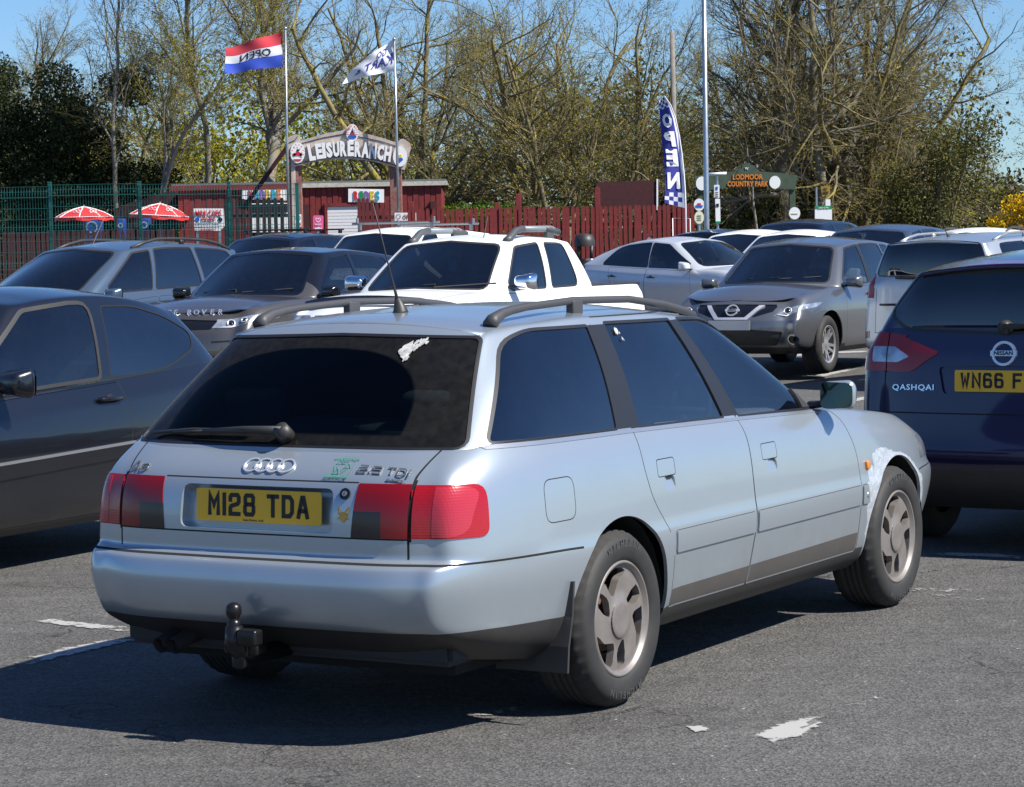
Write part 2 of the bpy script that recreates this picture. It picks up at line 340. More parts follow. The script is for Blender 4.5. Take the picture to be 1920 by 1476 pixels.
class Body:
    def __init__(s, S, lvl=3):
        """S: dict with rows (lower body), side columns xs, greenhouse. Car frame: x forward from rear axle, y left, z up"""
        rows = S['rows']; xs = S['xs']; nS = len(xs); xrr, xfr = S['ref']
        V = []; 
        def nv(p): V.append(Vector(p)); return len(V)-1
        wr = lambda i: max(0, 1-i/3.2); wf = lambda i: max(0, 1-(nS-1-i)/3.2)
        G = []   # G[row][col], cols: 0..3 rear centre->corner, 4..4+nS-1 side, then corner front.. centre
        for r in rows:
            L = []; P = S['plan']; cr, cf = S.get('corner', (.78, .74))
            zt = r['z']; ztab = zt if isinstance(zt, (list, tuple)) else [(0, zt)]
            bo = r.get('bow', S.get('bow', .03)); bof = r.get('bowf', S.get('bowf', .08))
            for k in range(4):
                f_ = FRR[k]; x = r['xr']+bo*f_**2+(.03 if k == 3 else 0); L.append(nv((x, f_*cr*r['w']*r.get('rc', 1), lin(ztab, x))))
            for i, x0 in enumerate(xs):
                x = x0+(r['xr']-xrr)*wr(i)+(r['xf']-xfr)*wf(i); L.append(nv((x, r['w']*lin(P, x0)*(1+(r.get('rc', 1)-1)*max(0, 1-i*.4)), lin(ztab, x))))
            for k in range(3, -1, -1):
                f_ = FRR[k]; x = r['xf']-bof*f_**2-(.03 if k == 3 else 0); L.append(nv((x, f_*cf*r['w'], lin(ztab, x))))
            G.append(L)
        NC = len(G[0]); F = []; iA = S['iA']+4; iD = (S['iD']+4) if 'iD' in S else 3; iF = NC-4; belt = G[-1]
        for a in range(len(G)-1):
            for c in range(NC-1): F.append((G[a][c], G[a][c+1], G[a+1][c+1], G[a+1][c]))
        # greenhouse base nodes
        def patch(side, A, B, crown, xa=None):
            """side: node list from end A to end B; A,B: nodes k=2,1,0 (towards centre)"""
            n = len(side); grid = [[side[0]]+A]
            x0, x1 = V[side[0]].x, V[side[-1]].x
            for i in range(1, n-1):
                u = (V[side[i]].x-x0)/(x1-x0); row = [side[i]]
                for k in range(3):
                    f_ = FRR[2-k]; x = V[A[k]].x*(1-u)+V[B[k]].x*u; z = V[side[i]].z+((V[A[k]].z-V[side[0]].z)*(1-u)+(V[B[k]].z-V[side[-1]].z)*u)+crown*(1-f_**2)*math.sin(math.pi*u)
                    row.append(nv((x, V[side[i]].y*f_, z)))
                grid.append(row)
            grid.append([side[-1]]+B)
            for i in range(n-1):
                for k in range(3): F.append((grid[i][k], grid[i+1][k], grid[i+1][k+1], grid[i][k+1]))
        pA = V[belt[iA]]; cw = []
        for k in (2, 1, 0):
            f_ = FRR[k]; cw.append(nv((pA.x+(S['cowl'][0]-pA.x)*(1-f_**2), pA.y*f_, pA.z+(S['cowl'][1]-pA.z)*(1-f_**2))))
        for k, j in enumerate((iF+1, iF+2, iF+3)): V[belt[j]].z += S.get('nose', .02)*(1-FRR[2-k]**2)
        patch(belt[iA:iF+1], cw, [belt[iF+1], belt[iF+2], belt[iF+3]], S.get('hoodcrown', .015))
        if iD > 3:
            pD = V[belt[iD]]; dk = []
            for k in (2, 1, 0):
                f_ = FRR[k]; dk.append(nv((pD.x-.02*(1-f_**2), pD.y*f_, pD.z)))
            patch(belt[3:iD+1], [belt[2], belt[1], belt[0]], dk, 0)
            base = dk[::-1]+belt[iD:iA+1]+cw
        else: base = belt[0:iA+1]+cw
        g = S['roof']; tops = g['x']; nb = len(base); T = []
        nside = nb-6
        for j in range(nb):
            if j < 3:
                f_ = FRR[j]; x = g['xr']+g.get('bow', .03)*f_**2; y = f_*lin(g['y'], tops[0]); z = lin(g['z'], tops[0])+g['crown'][0]*(1-f_**2)
            elif j < 3+nside: x = tops[j-3]; y = lin(g['y'], x); z = lin(g['z'], x)
            else:
                f_ = FRR[2-(j-3-nside)]; x = g['xf']-g.get('bowf', .06)*f_**2; y = f_*lin(g['y'], tops[-1]); z = lin(g['z'], tops[-1])+g['crown'][1]*(1-f_**2)
            T.append(Vector((x, y, z)))
        GR = [base]
        for t, bl in g['t']:
            L = []
            for j in range(nb):
                b = V[base[j]]; p = b.lerp(T[j], t); d = Vector((0, 0, 0))
                if j < 3: d = Vector((-1, 0, .3))
                elif j >= 3+nside: d = Vector((.8, 0, .5))
                else: d = Vector((0, 1, .2))
                if j in (3, 2+nside): d = Vector((-.5 if j == 3 else .5, .6, .2))
                L.append(nv(p+d*bl))
            GR.append(L)
        GR.append([nv(p) for p in T])
        for a in range(len(GR)-1):
            for c in range(nb-1): F.append((GR[a][c], GR[a][c+1], GR[a+1][c+1], GR[a+1][c]))
        top = GR[-1]; ns = 3+nside
        patch(top[3:ns], [top[2], top[1], top[0]], top[ns:ns+3], g['crown'][2])
        # mirror
        n = len(V); mir = {}
        VV = list(V)
        for i in range(n):
            if abs(V[i].y) < 1e-6: V[i].y = 0; mir[i] = i
            else: mir[i] = len(VV); VV.append(Vector((V[i].x, -V[i].y, V[i].z)))
        F = orient(V, F); FF = F+[tuple(mir[i] for i in f)[::-1] for f in F]
        cre = {}
        allrows = {'L%d' % i: G[i] for i in range(len(G))}; allrows.update({'G%d' % i: GR[i] for i in range(len(GR))})
        for (rn, c0, c1, val) in S.get('crease', []):
            L = allrows[rn]; c1 = len(L)-1 if c1 is None else min(c1, len(L)-1)
            for c in range(c0, c1):
                for q in (0, 1):
                    a, b = (L[c], L[c+1]) if q == 0 else (mir[L[c]], mir[L[c+1]]); cre[(min(a, b), max(a, b))] = val
        tgt = [v.copy() for v in VV]; P = [v.copy() for v in VV]
        for _ in range(3):
            me = ccs([tuple(p) for p in P], FF, cre, 1)
            for i in range(len(P)): P[i] += (tgt[i]-me.vertices[i].co)*.9
            bpy.data.meshes.remove(me)
        me = ccs([tuple(p) for p in P], FF, cre, lvl)
        s.me = me
        bm = bmesh.new(); bm.from_mesh(me); bm.normal_update()
        from mathutils.bvhtree import BVHTree
        s.bvh = BVHTree.FromBMesh(bm)
        nl = bm.verts.layers.float_vector.new('nn'); rl = bm.faces.layers.int.new('rid')
        for v in bm.verts: v[nl] = v.normal
        bmesh.ops.delete(bm, geom=[f for f in bm.faces if f.calc_center_median().y < 0], context='FACES')
        bmesh.ops.delete(bm, geom=[v for v in bm.verts if not v.link_faces], context='VERTS')
        s.bm = bm; s.nl = nl; s.rl = rl; s.ids = {'body': 0}; s.S = S
    def rid(s, n):
        if n not in s.ids: s.ids[n] = len(s.ids)
        return s.ids[n]
    def flare(s, cx, cz, r, amp, wd=.10):
        for v in s.bm.verts:
            if v.co.y < .3: continue
            d = math.hypot(v.co.x-cx, v.co.z-cz)-r
            if -0.1 < d < wd: v.co.y += amp*(1 if d < 0 else (1-d/wd)**2*(1+2*d/wd))
    VW = {'side': (0, 2), 'rear': (1, 2), 'front': (1, 2), 'top': (0, 1)}
    def carve(s, view, poly, name, filt=None):
        a, b = s.VW[view]; bm = s.bm; rid = s.rid(name)
        if filt is None:
            filt = {'side': lambda c, n: n.y > .25, 'rear': lambda c, n: n.x < -.15, 'front': lambda c, n: n.x > .15, 'top': lambda c, n: n.z > .35}[view]
        x0, x1 = min(p[0] for p in poly), max(p[0] for p in poly); y0, y1 = min(p[1] for p in poly), max(p[1] for p in poly)
        C = {}
        def info(f):
            cs = [(v.co[a], v.co[b]) for v in f.verts]; xs = [c[0] for c in cs]; ys = [c[1] for c in cs]
            return (min(xs), max(xs), min(ys), max(ys))
        for f in bm.faces:
            bb = info(f)
            if bb[1] < x0 or bb[0] > x1 or bb[3] < y0 or bb[2] > y1: continue
            if not filt(f.calc_center_median(), f.normal): continue
            C[f] = bb
        N = len(poly)
        for i in range(N):
            p, q = poly[i], poly[(i+1) % N]; dx, dy = q[0]-p[0], q[1]-p[1]; L = math.hypot(dx, dy)
            if L < 1e-6: continue
            nx, ny = -dy/L, dx/L; sx0, sx1 = min(p[0], q[0])-1e-4, max(p[0], q[0])+1e-4; sy0, sy1 = min(p[1], q[1])-1e-4, max(p[1], q[1])+1e-4
            sel = []
            for f, bb in C.items():
                if bb[1] < sx0 or bb[0] > sx1 or bb[3] < sy0 or bb[2] > sy1: continue
                ds = [(v.co[a]-p[0])*nx+(v.co[b]-p[1])*ny for v in f.verts]
                if max(ds) > 1e-5 and min(ds) < -1e-5: sel.append(f)
            if not sel: continue
            geom = set(sel)
            for f in sel: geom.update(f.edges); geom.update(f.verts)
            co = [0, 0, 0]; co[a], co[b] = p; no = [0, 0, 0]; no[a], no[b] = nx, ny
            res = bmesh.ops.bisect_plane(bm, geom=list(geom), plane_co=co, plane_no=no, dist=1e-5)
            for g in res['geom']:
                if isinstance(g, bmesh.types.BMFace) and g.is_valid: C[g] = info(g)
            for f in sel:
                if f.is_valid: C[f] = info(f)
        for f in C:
            if f.is_valid:
                c = f.calc_center_median()
                if inpoly(c[a], c[b], poly): f[s.rl] = rid
    def ring(s, view, poly, wd, outer, inner, filt=None):
        s.carve(view, offpoly(poly, wd), outer, filt); s.carve(view, poly, inner, filt)
    def line(s, view, pts, wd, name='gap', filt=None):
        """thin strip along an open polyline"""
        P = [Vector(p) for p in pts]; L = []; Q = []
        for i in range(len(P)):
            d = (P[min(i+1, len(P)-1)]-P[max(i-1, 0)]).normalized(); n = Vector((-d.y, d.x))*wd/2; L.append(tuple(P[i]+n)); Q.append(tuple(P[i]-n))
        s.carve(view, L+Q[::-1], name, filt)
    def emit(s, names, objname, mats, parent, off=0., skirt=.012, side='C', slots=None, left=None, offf=None):
        """side: C centre part (both halves in one mesh), L / R one half, 'LR' two objects"""
        if side == 'LR':
            return [s.emit(names, objname, mats, parent, off, skirt, 'R', slots, None, offf), s.emit(names, objname, mats, parent, off, skirt, 'L', slots, None, offf)]
        V = []; F = []; MI = []; NN = []; bm = s.bm; nl = s.nl; slots = slots or {}
        for sg in ((1, -1) if side == 'C' else (1,) if side == 'L' else (-1,)):
            nm = (left if (left and sg == 1) else names)
            ids = {s.ids[n]: n for n in nm if n in s.ids}
            vm = {}
            def vi(v):
                if v not in vm:
                    n = v[nl].normalized(); p = v.co+n*(offf(v.co) if offf else off); vm[v] = (len(V), n); V.append(Vector((p.x, p.y*sg, p.z)))
                return vm[v]
            for f in bm.faces:
                r = f[s.rl]
                if r not in ids: continue
                idx = []; ns = []
                for v in f.verts:
                    i, n = vi(v); idx.append(i); ns.append((n.x, n.y*sg, n.z))
                sl_ = slots.get(ids[r], 0)
                if sg < 0: idx.reverse(); ns.reverse()
                F.append(idx); MI.append(sl_)
                if offf:
                    a_, b_, c_ = V[idx[0]], V[idx[1]], V[idx[2]]; fn_ = (b_-a_).cross(c_-b_); fn_ = fn_.normalized() if fn_.length > 1e-12 else Vector(ns[0]); ns = [tuple(fn_)]*len(ns)
                NN += ns
                if skirt:
                    lo = list(f.loops)
                    for l in lo:
                        e = l.edge; o = [g for g in e.link_faces if g is not f]
                        if o and (o[0][s.rl] in ids): continue
                        a, b = l.vert, l.link_loop_next.vert
                        if abs(a.co.y) < 1e-4 and abs(b.co.y) < 1e-4: continue
                        ia, na = vi(a); ib, nb = vi(b); k = len(V)
                        for v, n in ((a, na), (b, nb)):
                            p = v.co+n*(off-skirt); V.append(Vector((p.x, p.y*sg, p.z)))
                        q = [ib, ia, k, k+1]; pa, pb, pc = V[ib], V[ia], V[k]; 
                        if sg < 0: q.reverse()
                        fn = (V[q[1]]-V[q[0]]).cross(V[q[2]]-V[q[1]])
                        fn = fn.normalized() if fn.length > 1e-12 else Vector((0, 0, 1))
                        F.append(q); NN += [tuple(fn)]*4; MI.append(sl_)
        if not F: return None
        return meshobj(objname, V, F, mats, parent, True, MI, NN)
    def cast(s, o, d):
        r = s.bvh.ray_cast(Vector(o), Vector(d).normalized()); return r[0], r[1]
    def rearx(s, y, z):
        p, n = s.cast((-4, y, z), (1, 0, 0)); return (p, n) if p else (Vector((-1, y, z)), Vector((-1, 0, 0)))
    def sidey(s, x, z, sg=-1):
        p, n = s.cast((x, sg*3, z), (0, -sg, 0)); return (p, n) if p else (Vector((x, sg*.8, z)), Vector((0, sg, 0)))
    def frontx(s, y, z):
        p, n = s.cast((8, y, z), (-1, 0, 0)); return (p, n) if p else (Vector((3.4, y, z)), Vector((1, 0, 0)))
    def topz(s, x, y):
        p, n = s.cast((x, y, 4), (0, 0, -1)); return (p, n) if p else (Vector((x, y, 1.4)), Vector((0, 0, 1)))
    def done(s): s.bm.free(); bpy.data.meshes.remove(s.me)
# ---------------------------------------------------------------- shared materials
def common_mats():
    g = globals()
    g['RUB'] = mat('rubber', (.013, .013, .0135), .7, var=.35, vscale=9, dark=(.028, .027, .025))
    g['TREAD'] = mat('tread_rubber', (.018, .018, .0175), .85, var=.4, vscale=30, dark=(.035, .032, .03))
    g['BLKP'] = mat('black_plastic', (.018, .018, .019), .5, var=.35, vscale=7, dark=(.035, .033, .03))
    g['BLKG'] = mat('gloss_black', (.008, .008, .01), .12, coat=.5)
    g['GAP'] = mat('gap_black', (.006, .006, .006), .9)
    g['TRIM'] = mat('dark_trim', (.03, .03, .032), .8)
    g['FABRIC'] = mat('seat_fabric', (.10, .105, .115), .95, var=.3, vscale=40)
    g['DASH'] = mat('dash_plastic', (.06, .06, .064), .6)
    g['CHROME'] = mat('chrome', (.8, .8, .82), .08, metal=1)
    g['ALLOY'] = mat('alloy', (.42, .42, .43), .38, metal=.7, var=.15, vscale=20)
    g['ALLOYD'] = mat('alloy_brown', (.235, .215, .20), .42, metal=.4, var=.10, vscale=12, dark=(.19, .17, .155))
    g['BRAKE'] = mat('brake_rust', (.10, .05, .032), .85, var=.5, vscale=30)
    g['WELL'] = mat('arch_liner', (.012, .012, .012), .95)
    g['REDL'] = mat('red_lens', (.26, .004, .008), .15, coat=.35, spec=.5)
    g['REDD'] = mat('dark_red_lens', (.12, .004, .006), .12, coat=.7)
    g['SMOKE'] = mat('smoked_lens', (.035, .025, .025), .15, coat=.7)
    g['CLEARL'] = mat('clear_lens', (.50, .54, .58), .18, metal=.6, coat=.8, var=.5, vscale=9, dark=(.16, .18, .20))
    g['AMBER'] = mat('amber_lens', (.65, .20, .01), .2, coat=.5)
    g['YPL'] = mat('yellow_plate', (.82, .44, .010), .35, coat=.3)
    g['WPL'] = mat('white_plate', (.6, .6, .58), .35, coat=.4)
    g['INK'] = mat('plate_ink', (.008, .008, .01), .5)
    g['GLASS'] = glass('car_glass'); g['PRIV'] = glass('privacy_glass', (.05, .06, .065)); g['MIRG'] = mat('mirror_glass', (.05, .085, .095), .03, metal=1)
    g['BADGE'] = mat('badge_metal', (.75, .76, .78), .28, metal=.6); g['BADGE2'] = mat('badge_grey', (.13, .14, .155), .4, metal=.3); g['WHITE'] = mat('white_paint', (.78, .78, .76), .5)
    g['SKIN'] = mat('blue_seat', (.05, .09, .14), .9)
common_mats()
class Surf(Body):
    def __init__(s, bm, bvh=False):
        s.me = bpy.data.meshes.new('x'); s.bm = bm; bm.normal_update(); s.nl = bm.verts.layers.float_vector.new('nn'); s.rl = bm.faces.layers.int.new('rid'); s.ids = {'body': 0}
        for v in bm.verts: v[s.nl] = v.normal
def polar_disc(prof, n=72):
    """prof [(r, y)] facing +y, in xz plane"""
    bm = bmesh.new(); rows = []
    for r, y in prof:
        rows.append([bm.verts.new((r*math.cos(2*math.pi*k/n), y, r*math.sin(2*math.pi*k/n))) for k in range(n)] if r > 0 else [bm.verts.new((0, y, 0))])
    for a, b in zip(rows, rows[1:]):
        for k in range(n):
            j = (k+1) % n
            if len(a) == 1: bm.faces.new((a[0], b[j], b[k]))
            else: bm.faces.new((a[k], a[j], b[j], b[k]))
    return bm
def pol(pts): return [(r*math.cos(R(a)), r*math.sin(R(a))) for a, r in pts]
def rim_mesh(style, Rr, name, m1, m2, parent):
    """outer face at y~0 looking to +y"""
    if style == 'petal':
        prof = [(0, .003), (.05, .003), (.067, .002), (.070, -.001), (.11, -.001), (.15, -.001), (Rr*.78, .0), (Rr*.90, -.006), (Rr*.94, -.004), (Rr*.97, .010), (Rr, .012), (Rr+.006, .004)]
    elif style == 'steel':
        prof = [(0, .012), (.05, .010), (.10, .002), (Rr*.6, .006), (Rr*.85, -.004), (Rr*.95, .004), (Rr, .010), (Rr+.006, .0)]
    else:
        prof = [(0, -.018), (.028, -.018), (.045, -.022), (.07, -.028), (Rr*.5, -.018), (Rr*.8, -.004), (Rr*.92, -.004), (Rr*.96, .006), (Rr, .010), (Rr+.006, .0)]
    S = Surf(polar_disc(prof, 60)); T = lambda c, n: True
    holes = []
    if style == 'petal':
        for b in (0, 120, 240):
            for hp in ([(8, .88), (-8, .90), (-25, .905), (-40, .89), (-47, .85), (-28, .69), (-2, .47), (6, .55)], [(40, .83), (30, .875), (22, .875), (18, .62), (20, .52), (38, .39), (50, .40), (46, .62)]):
                holes.append(pol([(180-(b+a), Rr*q) for a, q in hp]))
    elif style == 'steel':
        for k in range(10): holes.append(circ(*pol([(k*36, Rr*.8)])[0], .014, 8))
    elif style == 'five':
        for k in range(5):
            b = k*72+18; holes.append(pol([(b-24, Rr*.89), (b, Rr*.91), (b+24, Rr*.89), (b+20, Rr*.55), (b+8, Rr*.30), (b-8, Rr*.30), (b-20, Rr*.55)]))
    else:   # ten spokes in pairs
        for k in range(5):
            b = k*72+18
            holes.append(pol([(b-20, Rr*.89), (b, Rr*.91), (b+20, Rr*.89), (b+14, Rr*.52), (b, Rr*.32), (b-14, Rr*.52)]))
            b += 36; holes.append(pol([(b-7, Rr*.88), (b+7, Rr*.88), (b+4, Rr*.5), (b, Rr*.40), (b-4, Rr*.5)]))
    for h in holes: S.carve('side', roundpoly(h, .006 if style == 'petal' else .012, 2), 'hole', T)
    if style == 'petal':
        S.carve('side', circ(0, 0, Rr*.33, 24), 'cap', T)
        o = S.emit(['body'], name, [m1, m2], parent, 0, .028, 'L')
        c = S.emit(['cap'], 'centre_cap', [m1], o, .004, .006, 'L')
    else:
        o = S.emit(['body', 'cap'], name, [m1, m2], parent, 0, .02, 'L')
    S.done()
    bm_ = MB(); bm_.lathe([(Rr*.985, .0), (Rr*.93, -.03), (Rr*.90, -.10), (Rr*.90, -.17)], 'y', 36, 0)
    bm_.lathe([(.0, -.055), (Rr*.55, -.055), (Rr*.62, -.075)], 'y', 28, 1); bm_.lathe([(Rr*.62, -.06), (Rr*.88, -.10), (Rr*.9, -.17), (0, -.17)], 'y', 28, 2)
    bm_.build('rim_barrel', [m2, BRAKE, WELL], o, True)
    return o
WHEELS = {}
def wheel(parent, pos, r, wd, style, right, rimr=None, m1=None, m2=None, n=96, brand=False):
    """wheel empty; origin on the outer face plane centre"""
    key = (r, wd, style, rimr, m1.name if m1 else '', brand)
    if key not in WHEELS:
        e = empty('wheel'); Rr = rimr or r*.64; m1 = m1 or ALLOY; m2 = m2 or ALLOYD
        a = [(Rr, .0), (Rr+.008, .010), (Rr+.02, .016), (Rr+(r-Rr)*.45, .022), (Rr+(r-Rr)*.72, .017), (r-.020, .004), (r-.007, -.012)]
        tr = [(r-.001, -.022), (r, -.048)]; gr = []
        y = -.05
        ng = 4; step = (wd-.10)/ng
        for k in range(ng): gr += [(r-.007, y-.002), (r-.007, y-.009), (r, y-.011), (r+.0005, y-step+.002)]; y -= step
        b = [(r-.001, -wd+.024), (r-.012, -wd+.010), (r-.03, -wd), (Rr+.02, -wd), (Rr*.95, -wd+.01)]
        prof = a+tr+gr+b; mb = MB(); mats_ = [0]*(len(a)-2)+[1]*(len(prof)-1-(len(a)-2)-3)+[0]*3
        base = len(mb.V); mb.lathe(prof, 'y', n, 0, mats=mats_)
        for i, (pr, py) in enumerate(prof):       # shoulder sipes
            if (-.03 < py < -.010 or -wd+.005 < py < -wd+.03) and pr > r-.02:
                for k in range(n):
                    if k % 3 == 0:
                        v = mb.V[base+i*n+k]; s_ = (pr-.007)/pr; v.x *= s_; v.z *= s_
        t = mb.build('tyre', [RUB, TREAD], e, True)
        if brand:
            tb = MB()
            for a0, txt in ((90, 'MICHELIN'), (270, 'MICHELIN')):
                for i, ch in enumerate(txt):
                    an = R(a0-(i-3.5)*6.4*-1) if False else R(a0+(3.5-i)*6.6); rr = Rr+(r-Rr)*.58
                    c = Vector((-rr*math.cos(an), .0195, rr*math.sin(an)))
                    # seen from +y: screen right is -x
                    up = Vector((-math.cos(an), 0, math.sin(an))); rt = Vector((-math.sin(an), 0, -math.cos(an)))
                    addtext(tb, ch, frame(c, rt, up), size=.034, ext=.0022, bold=.0006, sx=1.0)
            tb.build('tyre_lettering', [mat('tyre_letters', (.05, .05, .052), .7)], t)
        rim_mesh(style, Rr, 'rim', m1, m2, e)
        WHEELS[key] = e; w_ = e
    else: w_ = copy_tree(WHEELS[key])
    w_.parent = parent; w_.location = pos; w_.rotation_euler = (0, math.pi*1.0 if right == 'flip' else 0, math.pi if right else 0)
    return w_
# ---------------------------------------------------------------- interior
def seat(parent, x, y, z, m=None, w_=.50, head=True, h=.62, name='seat', flip=1):
    mb = MB(); rot = Matrix.Rotation(R(-20)*flip, 3, 'Y')
    mb.box((x, y, z), (.52, w_, .14), 0, bev=.05); mb.box((x-.27*flip, y, z+h*.48), (.13, w_, h), 0, rot, bev=.05)
    if head: mb.box((x-.40*flip, y, z+h*.98), (.09, .25, .19), 0, rot, bev=.035); mb.box((x-.37*flip, y, z+h*.84), (.015, .12, .12), 1, rot)
    return mb.build(name, [m or FABRIC, CHROME], parent, True)
def interior(parent, x0, x1, xd, w_, zf, zb, seats=True, rhd=True, steer=True, sm=None):
    """x0 rear, x1 firewall, xd dashboard; half width w_; floor zf, belt zb"""
    mb = MB(); mb.box(((x0+x1)/2, 0, zf), (x1-x0, 2*w_, .04)); mb.box((x0, 0, (zf+zb-.12)/2), (.04, 2*w_, zb-.12-zf)); mb.box((x1, 0, (zf+zb-.1)/2), (.04, 2*w_, zb-zf-.1))
    for s_ in (-1, 1): mb.box(((x0+x1)/2, s_*(w_-.0), (zf+zb-.06)/2), (x1-x0, .04, zb-zf-.06))
    mb.build('cabin_trim', TRIM, parent)
    mb = MB(); mb.box(((xd+x1)/2, 0, zb-.09), (x1-xd, 2*w_-.03, .14), bev=.04); mb.build('dashboard', DASH, parent, True)
    sy = -.36 if rhd else .36; zs = zf+.18
    if steer:
        mb = MB(); c = Vector((xd-.12, sy, zb-.01)); ax = Vector((-.9, 0, .42)).normalized(); u = Vector((0, 1, 0)); v = ax.cross(u)
        pts = [c+u*.18*math.cos(t)+v*.18*math.sin(t) for t in [2*math.pi*k/20 for k in range(21)]]; mb.tube(pts, .014, 6, cap=False)
        mb.tube([c, c-ax*.25], .03, 6); mb.tube([c-u*.17, c+u*.17], .018, 5); mb.tube([c, c-v*.17], .018, 5); mb.build('steering_wheel', DASH, parent, True)
    if seats:
        for y in (-.36, .36): seat(parent, xd-.75, y, zs, sm)
        mb = MB(); rot = Matrix.Rotation(R(-20), 3, 'Y'); xr_ = xd-1.62
        mb.box((xr_, 0, zs), (.5, 1.2, .14), bev=.05); mb.box((xr_-.27, 0, zs+.30), (.13, 1.2, .60), 0, rot, bev=.05)
        for y in (-.38, .38): mb.box((xr_-.38, y, zs+.62), (.08, .24, .15), 0, rot, bev=.03)
        mb.build('rear_bench', sm or FABRIC, parent, True)
def mirror(parent, x, y, z, sg, mat_, s_=1.0, h=.15, w_=.20, fwd=1):
    """door mirror; sg = side sign"""
    e = MB(); bm = bmesh.new(); bmesh.ops.create_cube(bm, size=1)
    for v in bm.verts: v.co = Vector((v.co.x*.13*s_, v.co.y*w_*s_, v.co.z*h*s_))
    for v in bm.verts:
        if v.co.x > 0: v.co.y *= .72; v.co.z *= .62
        if v.co.y*sg < 0: v.co.z *= .85
    bmesh.ops.bevel(bm, geom=[e_ for e_ in bm.edges], offset=.036*s_, segments=4, affect='EDGES', profile=.5)
    cx = Vector((x, y+sg*w_*.5*s_, z)); rot = Matrix.Rotation(R(-9)*sg, 3, 'Z')
    V = [rot @ v.co+cx for v in bm.verts]; F = [[v.index for v in f.verts] for f in bm.faces]; bm.free()
    e.add(V, F, 0); o = e.build('door_mirror', [mat_], parent, True)
    g = MB(); pr = roundpoly([(-w_*.42*s_, -h*.36*s_), (w_*.42*s_, -h*.40*s_), (w_*.42*s_, h*.40*s_), (-w_*.42*s_, h*.36*s_)], .03*s_, 3)
    g.prism(pr, -.003, .003, 'x', 0, lambda v: rot @ Vector((v.x-.068*s_, v.y, v.z))+cx); g.build('mirror_glass', [MIRG], o)
    b = MB(); b.tube([(x+.03, y-sg*.07, z-h*.34), (x+.02, y+sg*.05, z-h*.26)], [.03*s_, .02*s_], 8, sq=.6); b.build('mirror_stalk', [BLKP], o, True)
    return o
# ---------------------------------------------------------------- number plates
GLY = {'M': [[(0, 0), (0, 1), (.5, .42), (1, 1), (1, 0)]], '1': [[(.5, 0), (.5, 1)]], 'I': [[(.5, 0), (.5, 1)]],
 '2': [[(0, .74), (0, .9), (.14, 1), (.86, 1), (1, .88), (1, .64), (.88, .54), (.12, .42), (0, .32), (0, 0), (1, 0)]],
 '8': [[(.15, .53), (.85, .53), (1, .42), (1, .12), (.86, 0), (.14, 0), (0, .12), (0, .42), (.15, .53), (.04, .64), (.04, .9), (.17, 1), (.83, 1), (.96, .9), (.96, .64), (.85, .53)]],
 'T': [[(0, 1), (1, 1)], [(.5, 1), (.5, 0)]], 'D': [[(0, 0), (0, 1), (.72, 1), (1, .8), (1, .2), (.72, 0), (0, 0)]],
 'A': [[(0, 0), (.42, 1), (.58, 1), (1, 0)], [(.16, .3), (.84, .3)]],
 'W': [[(0, 1), (.22, 0), (.5, .7), (.78, 0), (1, 1)]], 'N': [[(0, 0), (0, 1), (1, 0), (1, 1)]],
 '6': [[(.9, .9), (.8, 1), (.14, 1), (0, .88), (0, .12), (.14, 0), (.86, 0), (1, .12), (1, .44), (.86, .56), (0, .56)]],
 'F': [[(0, 0), (0, 1), (1, 1)], [(0, .52), (.85, .52)]], 'Y': [[(0, 1), (.5, .5), (1, 1)], [(.5, .5), (.5, 0)]],
 'E': [[(1, 0), (0, 0), (0, 1), (1, 1)], [(0, .52), (.85, .52)]], 'P': [[(0, 0), (0, 1), (.84, 1), (1, .88), (1, .6), (.84, .48), (0, .48)]],
 '0': [[(.5, 0), (.14, 0), (0, .12), (0, .88), (.14, 1), (.86, 1), (1, .88), (1, .12), (.86, 0), (.5, 0)]],
 '5': [[(1, 1), (.05, 1), (0, .56), (.86, .58), (1, .46), (1, .12), (.86, 0), (.14, 0), (0, .1)]],
 'L': [[(0, 1), (0, 0), (1, 0)]], 'R': [[(0, 0), (0, 1), (.84, 1), (1, .88), (1, .6), (.84, .48), (0, .48)], [(.5, .48), (1, 0)]],
 'O': [[(.5, 0), (.2, 0), (0, .15), (0, .85), (.2, 1), (.8, 1), (1, .85), (1, .15), (.8, 0), (.5, 0)]]}
def glyphs(mb, txt, M, h, w_, st, gap, m=0, th=.0015, cen=True):
    tot = sum((gap*3.2 if c == ' ' else (w_*.28 if c in '1I' else w_)+gap) for c in txt)-gap; x = -tot/2 if cen else 0
    for c in txt:
        if c == ' ': x += gap*3.2; continue
        cw = w_*.28 if c in '1I' else w_; hh = st/2
        for s_ in GLY[c]:
            if c in '1I': pts = [(x+cw/2, 0), (x+cw/2, h)]
            else: pts = [(x+hh+(cw-st)*a, (hh if 0 < b < 1 else hh)+(h-st)*b) for a, b in s_]
            if c in 'TFEL' or c in 'MNDPR': pts = pts
            cl = len(pts) > 3 and (Vector(pts[0])-Vector(pts[-1])).length < 1e-6
            if not cl and c not in '1I':
                a, b = Vector(pts[0]), Vector(pts[1]); pts[0] = tuple(a+(a-b).normalized()*hh*.98); a, b = Vector(pts[-1]), Vector(pts[-2]); pts[-1] = tuple(a+(a-b).normalized()*hh*.98)
            mb.ribbon(pts[:-1] if cl else pts, st, 0, th, m, closed=cl, P=lambda u, v, k: M @ Vector((u, v, k)))
        x += cw+gap
